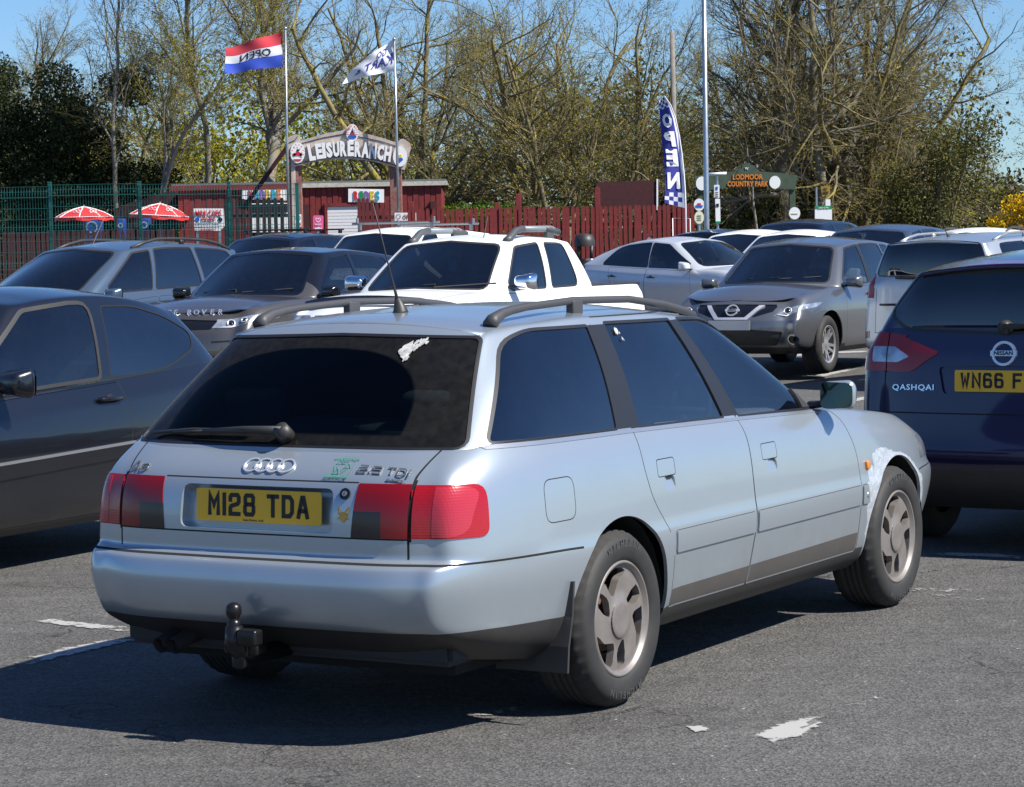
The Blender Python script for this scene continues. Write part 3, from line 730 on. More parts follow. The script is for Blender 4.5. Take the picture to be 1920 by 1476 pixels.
def plate(parent, M, txt, front=False, name='number_plate'):
    mb = MB(); mb.prism(roundpoly([(-.26, -.0555), (.26, -.0555), (.26, .0555), (-.26, .0555)], .008, 2), 0, .004, 'z', 0, lambda v: M @ v)
    o = mb.build(name, [WPL if front else YPL], parent)
    if txt:
        mb = MB(); glyphs(mb, txt, M @ Matrix.Translation((0, -.0395+.003, .0042)), .079, .050, .0145, .0115); mb.build('plate_characters', [INK], o)
    return o
# ---------------------------------------------------------------- the silver-blue estate
def hero():
    root = empty('estate_car', (-.37296, 9.32266, 0), 1.045991, 'dirty silver-blue estate car with patched front wing and tow ball, in the foreground', 'car')
    PT = paint('silver_blue_paint', (.385, .44, .485), .58, .29, .8, dirt=.36, dcol=(.17, .145, .12), dz=.36)
    S = dict(
     ref=(-1.02, 3.52), xs=[-.93, -.77, -.55, -.38, -.12, .15, .40, .75, 1.12, 1.55, 1.93, 2.30, 2.62, 2.95, 3.18, 3.36],
     plan=[(-.93, .848), (-.77, .926), (-.55, .970), (-.3, .992), (.1, 1), (1.8, 1), (2.3, .995), (2.7, .985), (3.0, .96), (3.2, .915), (3.36, .845)],
     corner=(.765, .74), iA=10, bow=.03, bowf=.10, nose=.02, hoodcrown=.02, cowl=(2.16, .965),
     rows=[
      dict(w=.76, xr=-.86, xf=3.25, z=[(-1, .305), (-.5, .24), (.4, .215), (2.3, .215), (3.4, .24)]),
      dict(w=.835, xr=-.99, xf=3.44, z=[(-1.05, .37), (-.4, .30), (.4, .29), (2.3, .285), (3.5, .30)]),
      dict(w=.865, xr=-1.07, rc=.962, xf=3.55, z=[(-1.1, .42), (3.6, .42)]),
      dict(w=.882, xr=-1.098, rc=.962, xf=3.58, z=[(-1.1, .53), (3.6, .52)]),
      dict(w=.884, xr=-1.08, rc=.965, xf=3.57, z=[(-1.1, .605), (-.2, .60), (3.6, .585)]),
      dict(w=.878, xr=-1.018, xf=3.53, z=[(-1.1, .632), (-.2, .635), (3.6, .62)]),
      dict(w=.868, xr=-1.015, xf=3.50, z=[(-1.1, .73), (3.6, .70)]),
      dict(w=.842, xr=-.985, xf=3.40, z=[(-1.0, .875), (-.5, .89), (1, .875), (2.3, .84), (2.9, .80), (3.3, .755), (3.45, .73)]),
      dict(w=.792, xr=-.868, xf=3.30, z=[(-.9, .965), (-.6, .995), (0, .985), (1, .962), (1.9, .935), (2.4, .905), (2.8, .868), (3.1, .82), (3.35, .76)]),
     ],
     roof=dict(x=[-.36, -.31, -.21, -.09, .03, .19, .36, .54, .76, .98, 1.18, 1.34], xr=-.395, xf=1.45, bow=.02, bowf=.07,
      y=[(-.36, .515), (-.2, .555), (.2, .585), (.8, .588), (1.34, .55)], z=[(-.36, 1.352), (-.2, 1.372), (.2, 1.388), (.8, 1.384), (1.34, 1.345)], crown=(.035, .04, .012),
      t=[(.05, .004), (.5, .022), (.9, .014)]),
     crease=[('L4', 0, 5, .5), ('L5', 0, 5, .7), ('G0', 0, 14, .35), ('L8', 14, None, .5), ('L8', 0, 3, .5), ('G4', 0, 3, .75), ('G4', 14, 20, .4), ('L0', 0, None, .5)])
    B = Body(S, 3)
    WX, WZ, WR = 2.687, .3175, .3175
    B.flare(0, WZ, .385, .010, .12); B.flare(WX, WZ, .385, .012, .12)
    # lamps, lower dark skirt, bumper seams
    isb = lambda c, n: c.x < -.5
    B.carve('side', [(-1.3, .1), (-1.3, .392), (-.8, .388), (-.42, .380), (-.36, .385), (-.30, .1)], 'skirt', lambda c, n: True)
    B.carve('side', [(.33, .1), (.36, .30), (.42, .315), (1.0, .318), (1.6, .315), (2.3, .315), (2.36, .10)], 'sill_trim', lambda c, n: n.y > .0)
    # bumper seam (top) runs round the back and along the side to the arch
    B.carve('side', [(-1.3, .622), (-.9, .620), (-.5, .617), (-.30, .613), (-.30, .605), (-.5, .609), (-.9, .613), (-1.3, .616)], 'gap', lambda c, n: c.x < -.2)
    B.carve('side', [(2.98, .60), (3.7, .605), (3.7, .598), (2.98, .593)], 'gap', lambda c, n: c.x > 2.9)
    # tailgate outline: vertical shut line y=.6
    B.carve('rear', [(.592, .632), (.592, .90), (.615, .985), (.622, .985), (.600, .90), (.600, .632)], 'gap', isb)
    B.carve('rear', [(-.1, .700), (-.1, .6945), (.6, .6945), (.6, .700)], 'gap', isb)
    B.carve('rear', [(-.1, .882), (-.1, .877), (.40, .877), (.40, .882)], 'gap', isb)
    # tail lamps: outer part on the body (wraps round), inner part on the tailgate
    side = roundpoly([(-1.4, .7005), (-.800, .7005), (-.782, .872), (-1.4, .880)], [.0, .035, .045, 0], 4)
    B.carve('side', side, 'lamp_outer', lambda c, n: c.x < -.5 and c.y > .598)
    B.carve('rear', roundpoly([(.672, .706), (.765, .706), (.772, .868), (.672, .868)], [0, .05, .05, 0], 4), 'lamp_pink', lambda c, n: c.x < -.75 and c.y > .6)
    B.carve('rear', [(.600, .69), (.600, .89), (.606, .89), (.606, .69)], 'gap', isb)
    B.carve('rear', [(.388, .7005), (.405, .877), (.592, .877), (.592, .7005)], 'lamp_inner', isb)
    B.carve('rear', [(.388, .7005), (.396, .787), (.500, .787), (.500, .7005)], 'lamp_smoke', isb)
    # plate recess
    rec = roundpoly([(-.1, .709), (.318, .709), (.312, .858), (-.1, .858)], [0, .03, .03, 0], 4)
    B.carve('rear', rec, 'recess', isb)
    # rear window
    gl = roundpoly([(-.1, .988), (.683, .988), (.528, 1.336), (-.1, 1.350)], [0, .03, .02, 0], 4)
    B.carve('rear', offpoly(gl, .009), 'seal', lambda c, n: n.x < -.1 and c.x < -.2 and c.z > .9)
    B.carve('rear', gl, 'rear_glass', lambda c, n: n.x < -.1 and c.x < -.2 and c.z > .9)
    # doors
    rd = roundpoly([(.245, .98), (.22, .86), (.26, .72), (.36, .60), (.405, .50), (.41, .30), (1.10, .30), (1.13, .55), (1.145, .96), (1.13, .972), (.9, .975)], [.0, .15, .12, .05, .03, .01, .01, .1, 0, 0, 0], 4)
    fd = roundpoly([(1.150, .970), (1.140, .55), (1.112, .30), (2.235, .30), (2.235, .60), (2.225, .74), (2.13, .90), (2.02, .945)], [0, .1, .01, .02, .05, .15, .1, .0], 4)
    for d, nme in ((rd, 'rear_door'), (fd, 'front_door')): B.ring('side', d, .0045, 'gap', nme)
    # rub strips
    B.carve('side', [(-.0, .500), (.405, .500), (.405, .590), (.30, .590)], 'body')
    for x0, x1, nme in ((.415, 1.118, 'strip_r'), (1.146, 2.226, 'strip_f'), (2.247, 2.32, 'strip_w')):
        B.ring('side', roundpoly([(x0, .508), (x1, .508), (x1, .590), (x0, .590)], .008, 2), .002, 'gap', nme, lambda c, n: n.y > .2)
    B.carve('side', [(.41, .306), (1.10, .306), (1.115, .375), (.41, .370)], 'door_dark', None)
    B.carve('side', [(1.118, .306), (2.23, .306), (2.232, .385), (1.123, .376)], 'door_dark2', None)
    # glasshouse side
    q = roundpoly([(-.665, 1.000), (.130, .990), (.235, 1.352), (-.17, 1.352), (-.33, 1.315)], [.02, .01, .01, .10, .08], 4)
    r_ = roundpoly([(.305, .988), (1.035, .972), (.94, 1.352), (.375, 1.358)], [.01, .01, .01, .01], 3)
    f_ = roundpoly([(1.175, .968), (1.93, .952), (1.955, .965), (1.98, 1.02), (1.43, 1.305), (1.30, 1.345), (1.03, 1.352)], [.01, .02, .02, .04, .08, .05, .01], 4)
    chain = roundpoly([(-.70, .985), (.20, .975), (1.10, .957), (1.99, .932), (2.02, .955), (2.0, 1.03), (1.42, 1.335), (1.25, 1.368), (.5, 1.378), (-.2, 1.372), (-.36, 1.34)], [.02, 0, 0, .01, .03, .05, .10, .08, 0, .12, .08], 4)
    for wp_ in (q, r_, f_, [(.12, .985), (.31, .982), (.385, 1.358), (.225, 1.358)], [(1.03, .970), (1.18, .967), (1.04, 1.353), (.935, 1.353)]): B.carve('side', offpoly(wp_, .011) if len(wp_) > 4 else wp_, 'seal', lambda c, n: c.y > .4 and n.y > .2 and c.z > .9)
    B.line('side', [(.165, .985), (.262, 1.36)], .006, 'gap', lambda c, n: c.y > .4 and n.y > .2); B.line('side', [(1.155, .965), (1.01, 1.355)], .006, 'gap', lambda c, n: c.y > .4 and n.y > .2)
    B.line('side', [(1.99, .95), (2.03, 1.0), (1.70, 1.21), (1.42, 1.345), (1.25, 1.378), (.9, 1.385), (.3, 1.386)], .004, 'gap', lambda c, n: c.y > .4 and c.z > .9)
    B.carve('side', [(-.72, .990), (-.70, .976), (.2, .966), (1.1, .948), (2.0, .925), (2.0, .938), (1.1, .961), (.2, .979)], 'chrome_strip', lambda c, n: c.y > .4 and n.y > .2)
    for p_, nme in ((q, 'glass_q'), (r_, 'glass_r'), (f_, 'glass_f')): B.carve('side', p_, nme, lambda c, n: c.y > .4 and n.y > .2 and c.z > .9)
    B.carve('side', [(1.80, .90), (1.80, 1.035), (1.855, 1.02), (2.1, .99), (2.1, .90)], 'sail', lambda c, n: c.y > .4 and B_is(c, f_))
    # windscreen
    ws = roundpoly([(-.1, .985), (.66, .975), (.53, 1.325), (-.1, 1.355)], [0, .06, .05, 0], 4)
    B.ring('front', ws, .016, 'seal', 'windscreen', lambda c, n: n.x > .1 and c.x > 1.3 and c.z > .9 and c.x < 2.3)
    # bonnet and front lamps
    B.line('top', [(3.2, 0), (3.18, .45), (3.05, .66), (2.15, .735)], .006, 'gap', lambda c, n: n.z > .3 and c.z < 1)
    B.carve('front', roundpoly([(.44, .64), (.95, .64), (.95, .745), (.44, .745)], .02, 2), 'headlamp', lambda c, n: c.x > 3.08 and n.x > .05)
    B.carve('front', roundpoly([(-.1, .64), (.40, .64), (.40, .74), (-.1, .74)], .02, 2), 'grille', lambda c, n: c.x > 3.08)
    # fuel flap
    B.ring('side', roundpoly([(-.500, .712), (-.312, .712), (-.302, .855), (-.490, .855)], .04, 5), .0035, 'flapgap', 'flap', lambda c, n: n.y > .3)
    # door handles recesses
    for x, z, nme in ((.42, .825, 'h1'), (1.345, .812, 'h2')):
        B.ring('side', roundpoly([(x-.095, z-.028), (x+.045, z-.028), (x+.05, z+.032), (x-.09, z+.032)], .010, 2), .0035, 'gap', 'hpad')
        B.carve('side', roundpoly([(x-.055, z-.085), (x+.035, z-.085), (x+.035, z-.0295), (x-.055, z-.0295)], .025, 4), 'scoop')
    # filler / bare patches round the front arch (repair work)
    B.rid('patch')
    pp = [(2.26, .40), (2.25, .47), (2.285, .54), (2.27, .62), (2.33, .70), (2.40, .80), (2.44, .79), (2.50, .85), (2.56, .80), (2.64, .83), (2.72, .79), (2.80, .80), (2.86, .735), (2.93, .73), (3.0, .65), (3.06, .62), (3.05, .58), (2.97, .56), (2.7, .66), (2.4, .6), (2.31, .45)]
    rq = random.Random(4); pp = []
    fl = .5
    for k in range(90):
        t = 192-2.0*k; fl = min(1, max(0, fl+rq.uniform(-.38, .38))); w_ = (.022+.105*math.exp(-((t-132)/26)**2)+.03*math.exp(-((t-35)/22)**2))*(.45+.55*fl)
        if t > 172: w_ *= .4
        pp.append((WX+(.368+w_)*math.cos(R(t)), WZ+(.368+w_)*math.sin(R(t))))
    pp = pp+[(WX+.3*math.cos(R(t)), WZ+.3*math.sin(R(t))) for t in range(15, 193, 12)]
    B.carve('side', pp, 'patch', lambda c, n: n.y > .2 and c.x > 2.23)
    # arches
    ar = lambda cx: circ(cx, WZ+.0, .368, 40, 0, 180)+[(cx-.368, .22), (cx-.34, -.1), (cx+.34, -.1), (cx+.368, .22)]
    B.carve('side', ar(0), 'hole', lambda c, n: c.y > .25); B.carve('side', ar(WX), 'hole', lambda c, n: c.y > .25)
    # ---- parts
    bodyn = ['body', 'gap', 'seal']
    B.emit(['body', 'gap', 'seal', 'flapgap', 'sill_trim', 'skirt', 'patch'], 'body_shell', [PT, GAP, mat('window_seal', (.013, .013, .015), .42), BLKP, mat('bare_filler', (.56, .60, .65), .36, metal=.45, var=.4, vscale=30, dark=(.42, .47, .52), bump=.5, bscale=38)], root, 0, .014, 'C',
           {'gap': 1, 'flapgap': 1, 'seal': 2, 'sill_trim': 3, 'skirt': 3, 'patch': 4}, left=['body', 'gap', 'seal', 'sill_trim', 'skirt', 'flap', 'flapgap'])
    for n_, nm in ((['rear_door', 'h', 'door_dark'], 'rear_door'), (['front_door', 'door_dark2'], 'front_door')):
        B.emit(n_, nm, [PT, mat('dirty_grey_plastic', (.04, .038, .036), .75, var=.45, vscale=6, dark=(.065, .058, .05))], root, 0, .012, 'LR', {'door_dark': 1, 'door_dark2': 1})
    B.emit(['strip_r', 'strip_f', 'strip_w'], 'rub_strip', [PT], root, .007, .012, 'LR')
    B.emit(['hpad'], 'door_handle', [PT], root, .0, .014, 'LR'); B.emit(['scoop'], 'handle_recess', [PT], root, 0, 0, 'LR', None, None, lambda c: -.012*max(0, min(1, (c.z-(.740 if c.x < .9 else .727))/.05)))
    B.emit(['chrome_strip'], 'window_trim', [mat('satin_trim', (.5, .52, .54), .3, metal=.8)], root, .003, .006, 'LR')
    B.emit(['flap'], 'fuel_flap', [PT], root, .0, .01, 'R')
    B.emit(['glass_q'], 'rear_quarter_window', [GLASSB], root, -.004, 0, 'LR'); B.emit(['glass_r'], 'rear_door_window', [GLASSB], root, -.006, 0, 'LR'); B.emit(['glass_f'], 'front_door_window', [GLASS], root, -.006, 0, 'LR')
    B.emit(['sail'], 'mirror_sail', [BLKP], root, .004, .01, 'LR')
    rg = B.emit(['rear_glass'], 'rear_window', [dirty_glass()], root, -.004, 0, 'C'); B.emit(['windscreen'], 'windscreen', [GLASS], root, -.004, 0, 'C')
    B.emit(['lamp_outer'], 'outer_tail_lamp', [lens_mat('ribbed_red_lens', (.34, .005, .009), True)], root, .004, .01, 'LR')
    B.emit(['lamp_inner', 'lamp_smoke'], 'inner_tail_lamp', [lens_mat('dark_red_ribbed', (.20, .003, .006), False), lens_mat('smoke_ribbed', (.022, .014, .014), False)], root, .003, .01, 'LR', {'lamp_smoke': 1})
    rc = B.emit(['recess'], 'plate_recess', [PT], root, -.045, -.033, 'C'); B.emit(['lamp_pink'], 'lamp_highlight', [lens_mat('pink_lens', (.42, .025, .04), True)], root, .005, .008, 'LR')  # paler pink lens area; the bulb's highlight is put into its colour
    B.emit(['headlamp'], 'headlamp', [CLEARL], root, .002, .01, 'LR'); B.emit(['grille'], 'grille', [BLKG], root, -.008, .0, 'C')
    # plate
    p, n = B.rearx(0, .79); x = p.x+.036
    plate(root, frame(Vector((x-.012, 0, .788)), (0, -1, 0), (0.045, 0, 1)), 'M128 TDA')
    mb = MB(); Mt = frame(Vector((x-.0165, 0, .788)), (0, -1, 0), (0.045, 0, 1)); addtext(mb, 'Swan Motors  Audi', Mt @ Matrix.Translation((-.02, -.0485, .0002)), size=.011, ext=.0003); mb.build('plate_small_print', [INK], root)
    # badges
    def onrear(y, z): 
        p, n = B.rearx(y, z); up = Vector((0, 0, 1)); return frame(p+n*.002, Vector((n.y, -n.x, 0)) if True else 0, up-n*n.z)
    def rearframe(y, z):
        p, n = B.rearx(y, z); rt = Vector((0, -1, 0)); rt = (rt-n*rt.dot(n)).normalized(); up = n.cross(rt); 
        return frame(p+n*.001, rt, up)
    mb = MB(); M0 = rearframe(-.015, .922)
    for k in range(4): mb.ribbon(circ((k-1.5)*.047, 0, .0315, 28), .0052, 0, .004, 0, True, lambda a, b, h: M0 @ Vector((a, b, h+.0)))
    mb.build('ring_badge', [BADGE], root)
    mb = MB(); glyph_badge(mb, 'A6', rearframe(.535, .905), .042); mb.build('model_badge', [BADGE2], root)
    mb = MB(); glyph_badge(mb, '2.5 TDI', rearframe(-.478, .916), .031, .29); M1 = rearframe(-.530, .8885); addtext(mb, 'quattro', M1 @ Matrix.Translation((0, 0, .003)), size=.013, ext=.001, bold=.0002, sx=1.6); mb.ribbon([(-.033, -.0068), (.038, -.0068)], .0012, 0, .002, 0, False, lambda a, b, h: M1 @ Vector((a, b, h))); mb.build('engine_badge', [BADGE2], root)
    # sticker
    mb = MB(); M2 = rearframe(-.305, .925)
    GS = mat('green_print', (.04, .25, .16), .5)
    addtext(mb, 'scrappage', M2 @ Matrix.Translation((.005, .040, .0005)), size=.018, ext=.0003, sx=1.25, space=1.1); addtext(mb, 'SURVIVOR', M2 @ Matrix.Translation((0, -.047, .0005)), size=.018, ext=.0003, bold=.0006, space=1.1, shear=.2)
    for k in range(3):
        a = 90+120*k
        P3 = [Vector((.031*math.cos(R(a+d)), .034*math.sin(R(a+d)))) for d in (-38, 20, 48)]
        mb.ribbon([tuple(v*.95) for v in P3[:2]], .0020, 0, .0006, 0, False, lambda a_, b_, h: M2 @ Vector((a_, b_, h+.0005)))
        mb.ribbon([tuple(v*.55) for v in P3[:2]], .0020, 0, .0006, 0, False, lambda a_, b_, h: M2 @ Vector((a_, b_, h+.0005)))
        c = P3[2]*.78; d = (P3[2]-P3[1]).normalized(); nrm = Vector((-d.y, d.x))
        mb.ribbon([tuple(c-d*.012+nrm*.013), tuple(c+d*.010), tuple(c-d*.012-nrm*.013)], .0020, 0, .0006, 0, True, lambda a_, b_, h: M2 @ Vector((a_, b_, h+.0005)))
    mb.ribbon([(.046, -.055), (.046, .046), (-.01, .050)], .0008, 0, .0004, 0, False, lambda a_, b_, h: M2 @ Vector((a_, b_, h+.0005)))
    mb.build('green_sticker', [GS], root)
    mb = MB(); M3 = rearframe(-.358, .772); q_ = lambda a_, b_, h: M3 @ Vector((a_, b_, h+.0005)); gd = mat('gold_print', (.42, .27, .05), .5)
    mb.prism(roundpoly([(-.016, .006), (0, .014), (.016, .006), (.014, -.012), (0, -.026), (-.014, -.012)], .006, 3), 0, .0008, 'z', 0, lambda v: M3 @ Vector((v.x, v.y, v.z+.0005)))
    for s_ in (-1, 1):
        mb.ribbon([(s_*.006, .010), (s_*.022, .030), (s_*.020, .004)], .003, 0, .0009, 0, True, q_)
        for d in (-.006, -.010, -.014): mb.ribbon([(s_*.010, -.010), (s_*.026, d)], .0009, 0, .001, 0, False, q_)
    mb.build('mouse_sticker', [gd], root)
    mb = MB(); M4 = rearframe(-.358, .842); mb.prism(circ(0, 0, .020, 20), 0, .004, 'z', 0, lambda v: M4 @ v); mb.prism(circ(0, 0, .009, 16), .004, .006, 'z', 1, lambda v: M4 @ v); mb.ribbon([(0, -.005), (0, .005)], .002, .006, .007, 0, False, lambda a, b, h: M4 @ Vector((a, b, h))); mb.build('boot_lock', [BLKG, ALLOY], root)
    # wiper
    p0, n0 = B.rearx(-.01, 1.012); p1, _ = B.rearx(.34, 1.012); p2, _ = B.rearx(.60, 1.004); o_ = n0*.035
    mb = MB(); mb.tube([p0+n0*.0, p0+n0*.05], [.032, .026], 12); mb.tube([p0+o_, p0.lerp(p1, .5)+n0*.035, p1+n0*.022], [.018, .013, .008], 6)
    pa, _ = B.rearx(.14, 1.022); pb, _ = B.rearx(.40, 1.020); mb.tube([pa+n0*.014, pb+n0*.014, p2+n0*.012], .006, 5); mb.tube([p1+n0*.02, p1.lerp(p2, .6)+n0*.016], .005, 5)
    mb.build('rear_wiper', [BLKP], root, True)
    # wiped arc edge dirt + bird dropping
    def splat(o, x, z_, r, seed, name, m, view='rear'):
        rnd = random.Random(seed); mb = MB(); bm_n = 16
        for (dx, dz_, rr) in [(0, 0, r)]+[(rnd.uniform(-1, 1)*r*1.3, rnd.uniform(-1.2, 1.0)*r, r*rnd.uniform(.12, .5)) for _ in range(9)]:
            pl = [(dx+rr*rnd.uniform(.6, 1.25)*math.cos(2*math.pi*k/bm_n), dz_+rr*rnd.uniform(.6, 1.25)*math.sin(2*math.pi*k/bm_n)) for k in range(bm_n)]
            def T(v):
                q, n = (B.rearx(x+v.x, z_+v.y) if view == 'rear' else B.sidey(x+v.x, z_+v.y)); return q+n*(.0005+v.z)
            mb.prism(pl, 0, .0012, 'z', 0, T)
        return mb.build(name, [m], o)
    BD = mat('bird_dropping', (.46, .46, .44), .8, var=.6, vscale=50, dark=(.20, .20, .19))
    splat(root, -.305, 1.300, .025, 3, 'bird_dropping', BD); splat(root, -.345, 1.325, .012, 5, 'bird_dropping', BD)
    splat(root, .44, 1.33, .011, 8, 'bird_dropping', BD, 'side'); splat(root, .455, 1.30, .006, 9, 'bird_dropping', BD, 'side')
    # roof spoiler lip
    mb = MB(); prof = []
    for k in range(13):
        y = -.525+1.05*k/12; p, n = B.topz(-.34, y); prof.append(p)
    V = []; 
    for p in prof:
        u = abs(p.y)/.525; V += [p+Vector((.06, 0, .003)), p+Vector((-.035, 0, .004-.006*u)), p+Vector((-.060+.02*u*u, 0, -.010)), p+Vector((-.05+.02*u*u, 0, -.022)), p+Vector((.03, 0, -.030))]
    F = [(i*5+k, i*5+k+1, (i+1)*5+k+1, (i+1)*5+k) for i in range(12) for k in range(4)]+[(0, 1, 2, 3, 4)[::-1], tuple(60+k for k in range(5))]
    mb.add(V, [f[::-1] for f in F]); mb.build('roof_spoiler', [PT], root, True)
    # roof rails
    for s_ in (-1, 1):
        mb = MB(); zt = lambda x: B.topz(x, s_*.50)[0].z
        yy = s_*.50; pts = [(-.265, yy, zt(-.265)+.002), (-.24, yy, zt(-.24)+.020), (-.185, yy, zt(-.185)+.033), (-.11, yy, zt(-.11)+.040), (.0, yy, zt(.0)+.043), (.35, yy, zt(.35)+.046), (.8, yy, zt(.8)+.042), (1.1, yy, zt(1.1)+.035), (1.26, yy, zt(1.25)+.019), (1.36, yy, zt(1.34)+.0)]
        mb.tube(pts, [.030, .026, .020, .017, .015, .015, .015, .016, .020, .024], 8, sq=.95)
        mb.box((.36, s_*.50, zt(.36)+.020), (.075, .034, .055), 0, bev=.006); mb.build('roof_rail', [mat('rail_plastic', (.045, .045, .048), .55)], root, True)
    # aerial
    p, n = B.topz(-.10, -.02); mb = MB(); mb.tube([p-Vector((0, 0, .004)), p+Vector((0, 0, .010)), p+Vector((-.02, 0, .055))], [.032, .026, .009], 12)
    mb.tube([p+Vector((-.02, 0, .05)), p+Vector((-.05, 0, .12)), p+Vector((-.17, 0.0, .40))], [.007, .0035, .0022], 6); mb.build('roof_aerial', [BLKP], root, True)
    # tow ball
    c = Vector((-1.15, -.005, .452)); mb = MB(); prof = [(a*1.1, b*1.1) for a, b in [(.0, .028), (.012, .0255), (.022, .017), (.025, .004), (.024, -.008), (.017, -.020), (.0145, -.026), (.020, -.030), (.022, -.040), (.022, -.055)]]
    mb.lathe(prof, 'z', 16, 0, c); mb.tube([c+Vector((0, 0, -.05)), c+Vector((0, 0, -.11)), c+Vector((.05, 0, -.16)), c+Vector((.3, 0, -.17))], [.030, .036, .036, .03], 8)
    mb.box(c+Vector((.0, -.062, -.085)), (.05, .08, .055), 0, bev=.01); mb.box(c+Vector((.06, 0, -.13)), (.06, .14, .05), 0, bev=.01); mb.box(c+Vector((.05, .0, -.17)), (.08, .05, .06), 0, bev=.012)
    mb.build('tow_ball', [mat('greasy_steel', (.03, .03, .032), .3, metal=.7, var=.3, vscale=30)], root, True)
    mb = MB()
    for y in (.36, .42): mb.tube([(-.70, y, .33), (-.92, y, .315), (-1.0, y+.01, .285)], [.026, .027, .030], 10, cap=False); mb.tube([(-.70, y, .33), (-.98, y, .292)], .020, 8, 1)
    mb.build('twin_exhaust', [mat('rusty_exhaust', (.05, .04, .035), .7, metal=.3), WELL], root, True)
    # underbody, arches, mud flaps
    mb = MB(); mb.box((1.2, 0, .24), (3.9, 1.25, .05)); mb.box((-.58, 0, .37), (.6, 1.1, .08)); mb.box((-.40, -.1, .30), (.5, .7, .12), bev=.04)
    for cx in (0, WX):
        for s_ in (-1, 1):
            a = [(cx+.375*math.cos(R(t)), WZ+.375*math.sin(R(t))) for t in range(0, 181, 18)]
            V = [(x, s_*.86 if False else s_*.845, z) for x, z in a]+[(x, s_*.50, z) for x, z in a]; n_ = len(a)
            mb.add(V, [(i, i+1, n_+i+1, n_+i) for i in range(n_-1)]+[tuple(n_+i for i in range(n_))], 0)
    mb.tube([(0, -.7, .3), (0, .7, .3)], .04, 8); mb.tube([(WX, -.7, .3), (WX, .7, .3)], .04, 8)
    mb.build('underbody', [WELL], root)
    for s_ in (-1, 1):
        mb = MB(); prof = [(-.385, .50), (-.40, .38), (-.43, .28), (-.44, .19)]
        V = []; 
        for x, z in prof: V += [(x, s_*.884, z), (x, s_*.60, z), (x+.012, s_*.60, z), (x+.012, s_*.884, z)]
        mb.add(V, [(i*4+k, i*4+(k+1) % 4, (i+1)*4+(k+1) % 4, (i+1)*4+k) for i in range(3) for k in range(4)]+[(0, 1, 2, 3), (12, 15, 14, 13)]); mb.build('mud_flap', [BLKP], root)
    # side indicators, scuttle, mirrors
    for s_ in (-1, 1):
        p, n = B.sidey(2.325, .672, s_); mb = MB(); mb.box(p+Vector((0, s_*.004, 0)), (.036, .018, .036), 0, bev=.006); mb.build('side_indicator', [AMBER], root, True)
        p, n = B.sidey(2.29, .545, s_); mb = MB(); mb.lathe([(0, s_*.012), (.014, s_*.011), (.015, s_*.004)], 'y', 16, 0, p); mb.build('wing_badge', [ALLOY], root, True)
        mirror(root, 2.0, s_*.80, 1.0, s_, PT, 1.0, .145, .165)
    GM = rim_mats()
    for cx in (0, WX):
        for s_ in (-1, 1): wheel(root, (cx, s_*.860, WZ), WR, .205, 'petal', s_ < 0, .2050, GM[0], GM[1], 120, True)
    interior(root, -.85, 1.95, 1.55, .66, .28, .97)
    mb = MB(); mb.box((-.35, 0, .80), (.9, 1.2, .02)); mb.build('load_cover', [TRIM], root)
    # windscreen wipers
    B.done(); return root
def B_is(c, poly): return inpoly(c.x, c.z, poly)
def glyph_badge(mb, txt, M, h, width=None):
    q = lambda a, b, k: M @ Vector((a, b, k+.001))
    if txt == 'A6':
        for pts in ([(-.058, -.020), (-.032, .024), (-.022, .024), (-.012, -.020)], [(-.046, -.007), (-.016, -.007)], [(.034, .006), (.006, .006), (.002, .001), (.002, -.015), (.007, -.019), (.030, -.019), (.034, -.015), (.034, -.009), (.030, -.006), (.003, -.006)]): mb.ribbon(pts, .0056, 0, .0022, 0, False, q)
    else:
        x = -.097
        for ch in txt:
            if ch == '.': mb.ribbon([(x, -.013), (x+.006, -.013)], .005, 0, .0045, 0, False, q); x += .012; continue
            if ch == ' ': x += .014; continue
            w_ = .005 if ch == 'I' else .030
            for s_ in {'2': [[(0, 1), (1, 1), (1, .5), (0, .5), (0, 0), (1, 0)]], '5': [[(1, 1), (0, 1), (0, .56), (1, .56), (1, 0), (0, 0)]], 'D': [[(0, 0), (0, 1), (.7, 1), (1, .7), (1, .3), (.7, 0), (.05, 0)]]}.get(ch, GLY[ch]):
                pts = [(x+w_*a, -.015+.030*b) for a, b in s_]; mb.ribbon(pts, .0050, 0, .0025, 0, False, q)
            x += w_+.011
def rim_mats(): return (ALLOYD, mat('rim_inner', (.13, .10, .085), .7, metal=.3, var=.3, vscale=20))
def lens_mat(name, col, bright):
    m, t, b = newmat(name); N = t.nodes; L = t.links
    b.inputs['Base Color'].default_value = (*col, 1); b.inputs['Roughness'].default_value = .2; b.inputs['Coat Weight'].default_value = .3 if bright else .1
    tc = N.new('ShaderNodeTexCoord'); wv = N.new('ShaderNodeTexWave'); wv.bands_direction = 'Z'; wv.inputs['Scale'].default_value = 34; L.new(tc.outputs['Object'], wv.inputs[0])
    w2 = N.new('ShaderNodeTexWave'); w2.bands_direction = 'Y' if not bright else 'X'; w2.inputs['Scale'].default_value = 34; L.new(tc.outputs['Object'], w2.inputs[0])
    ad = N.new('ShaderNodeMath'); L.new(wv.outputs[1], ad.inputs[0]); L.new(w2.outputs[1], ad.inputs[1])
    bp = N.new('ShaderNodeBump'); bp.inputs['Strength'].default_value = .06 if bright else .01; bp.inputs['Distance'].default_value = .003; L.new(ad.outputs[0], bp.inputs['Height']); L.new(bp.outputs[0], b.inputs['Normal'])
    mx = N.new('ShaderNodeMix'); mx.data_type = 'RGBA'; mx.inputs[6].default_value = (*tuple(c*(.88 if bright else 1) for c in col), 1); mx.inputs[7].default_value = (*col, 1); L.new(wv.outputs[1], mx.inputs[0]); L.new(mx.outputs[2], b.inputs['Base Color'])
    return m
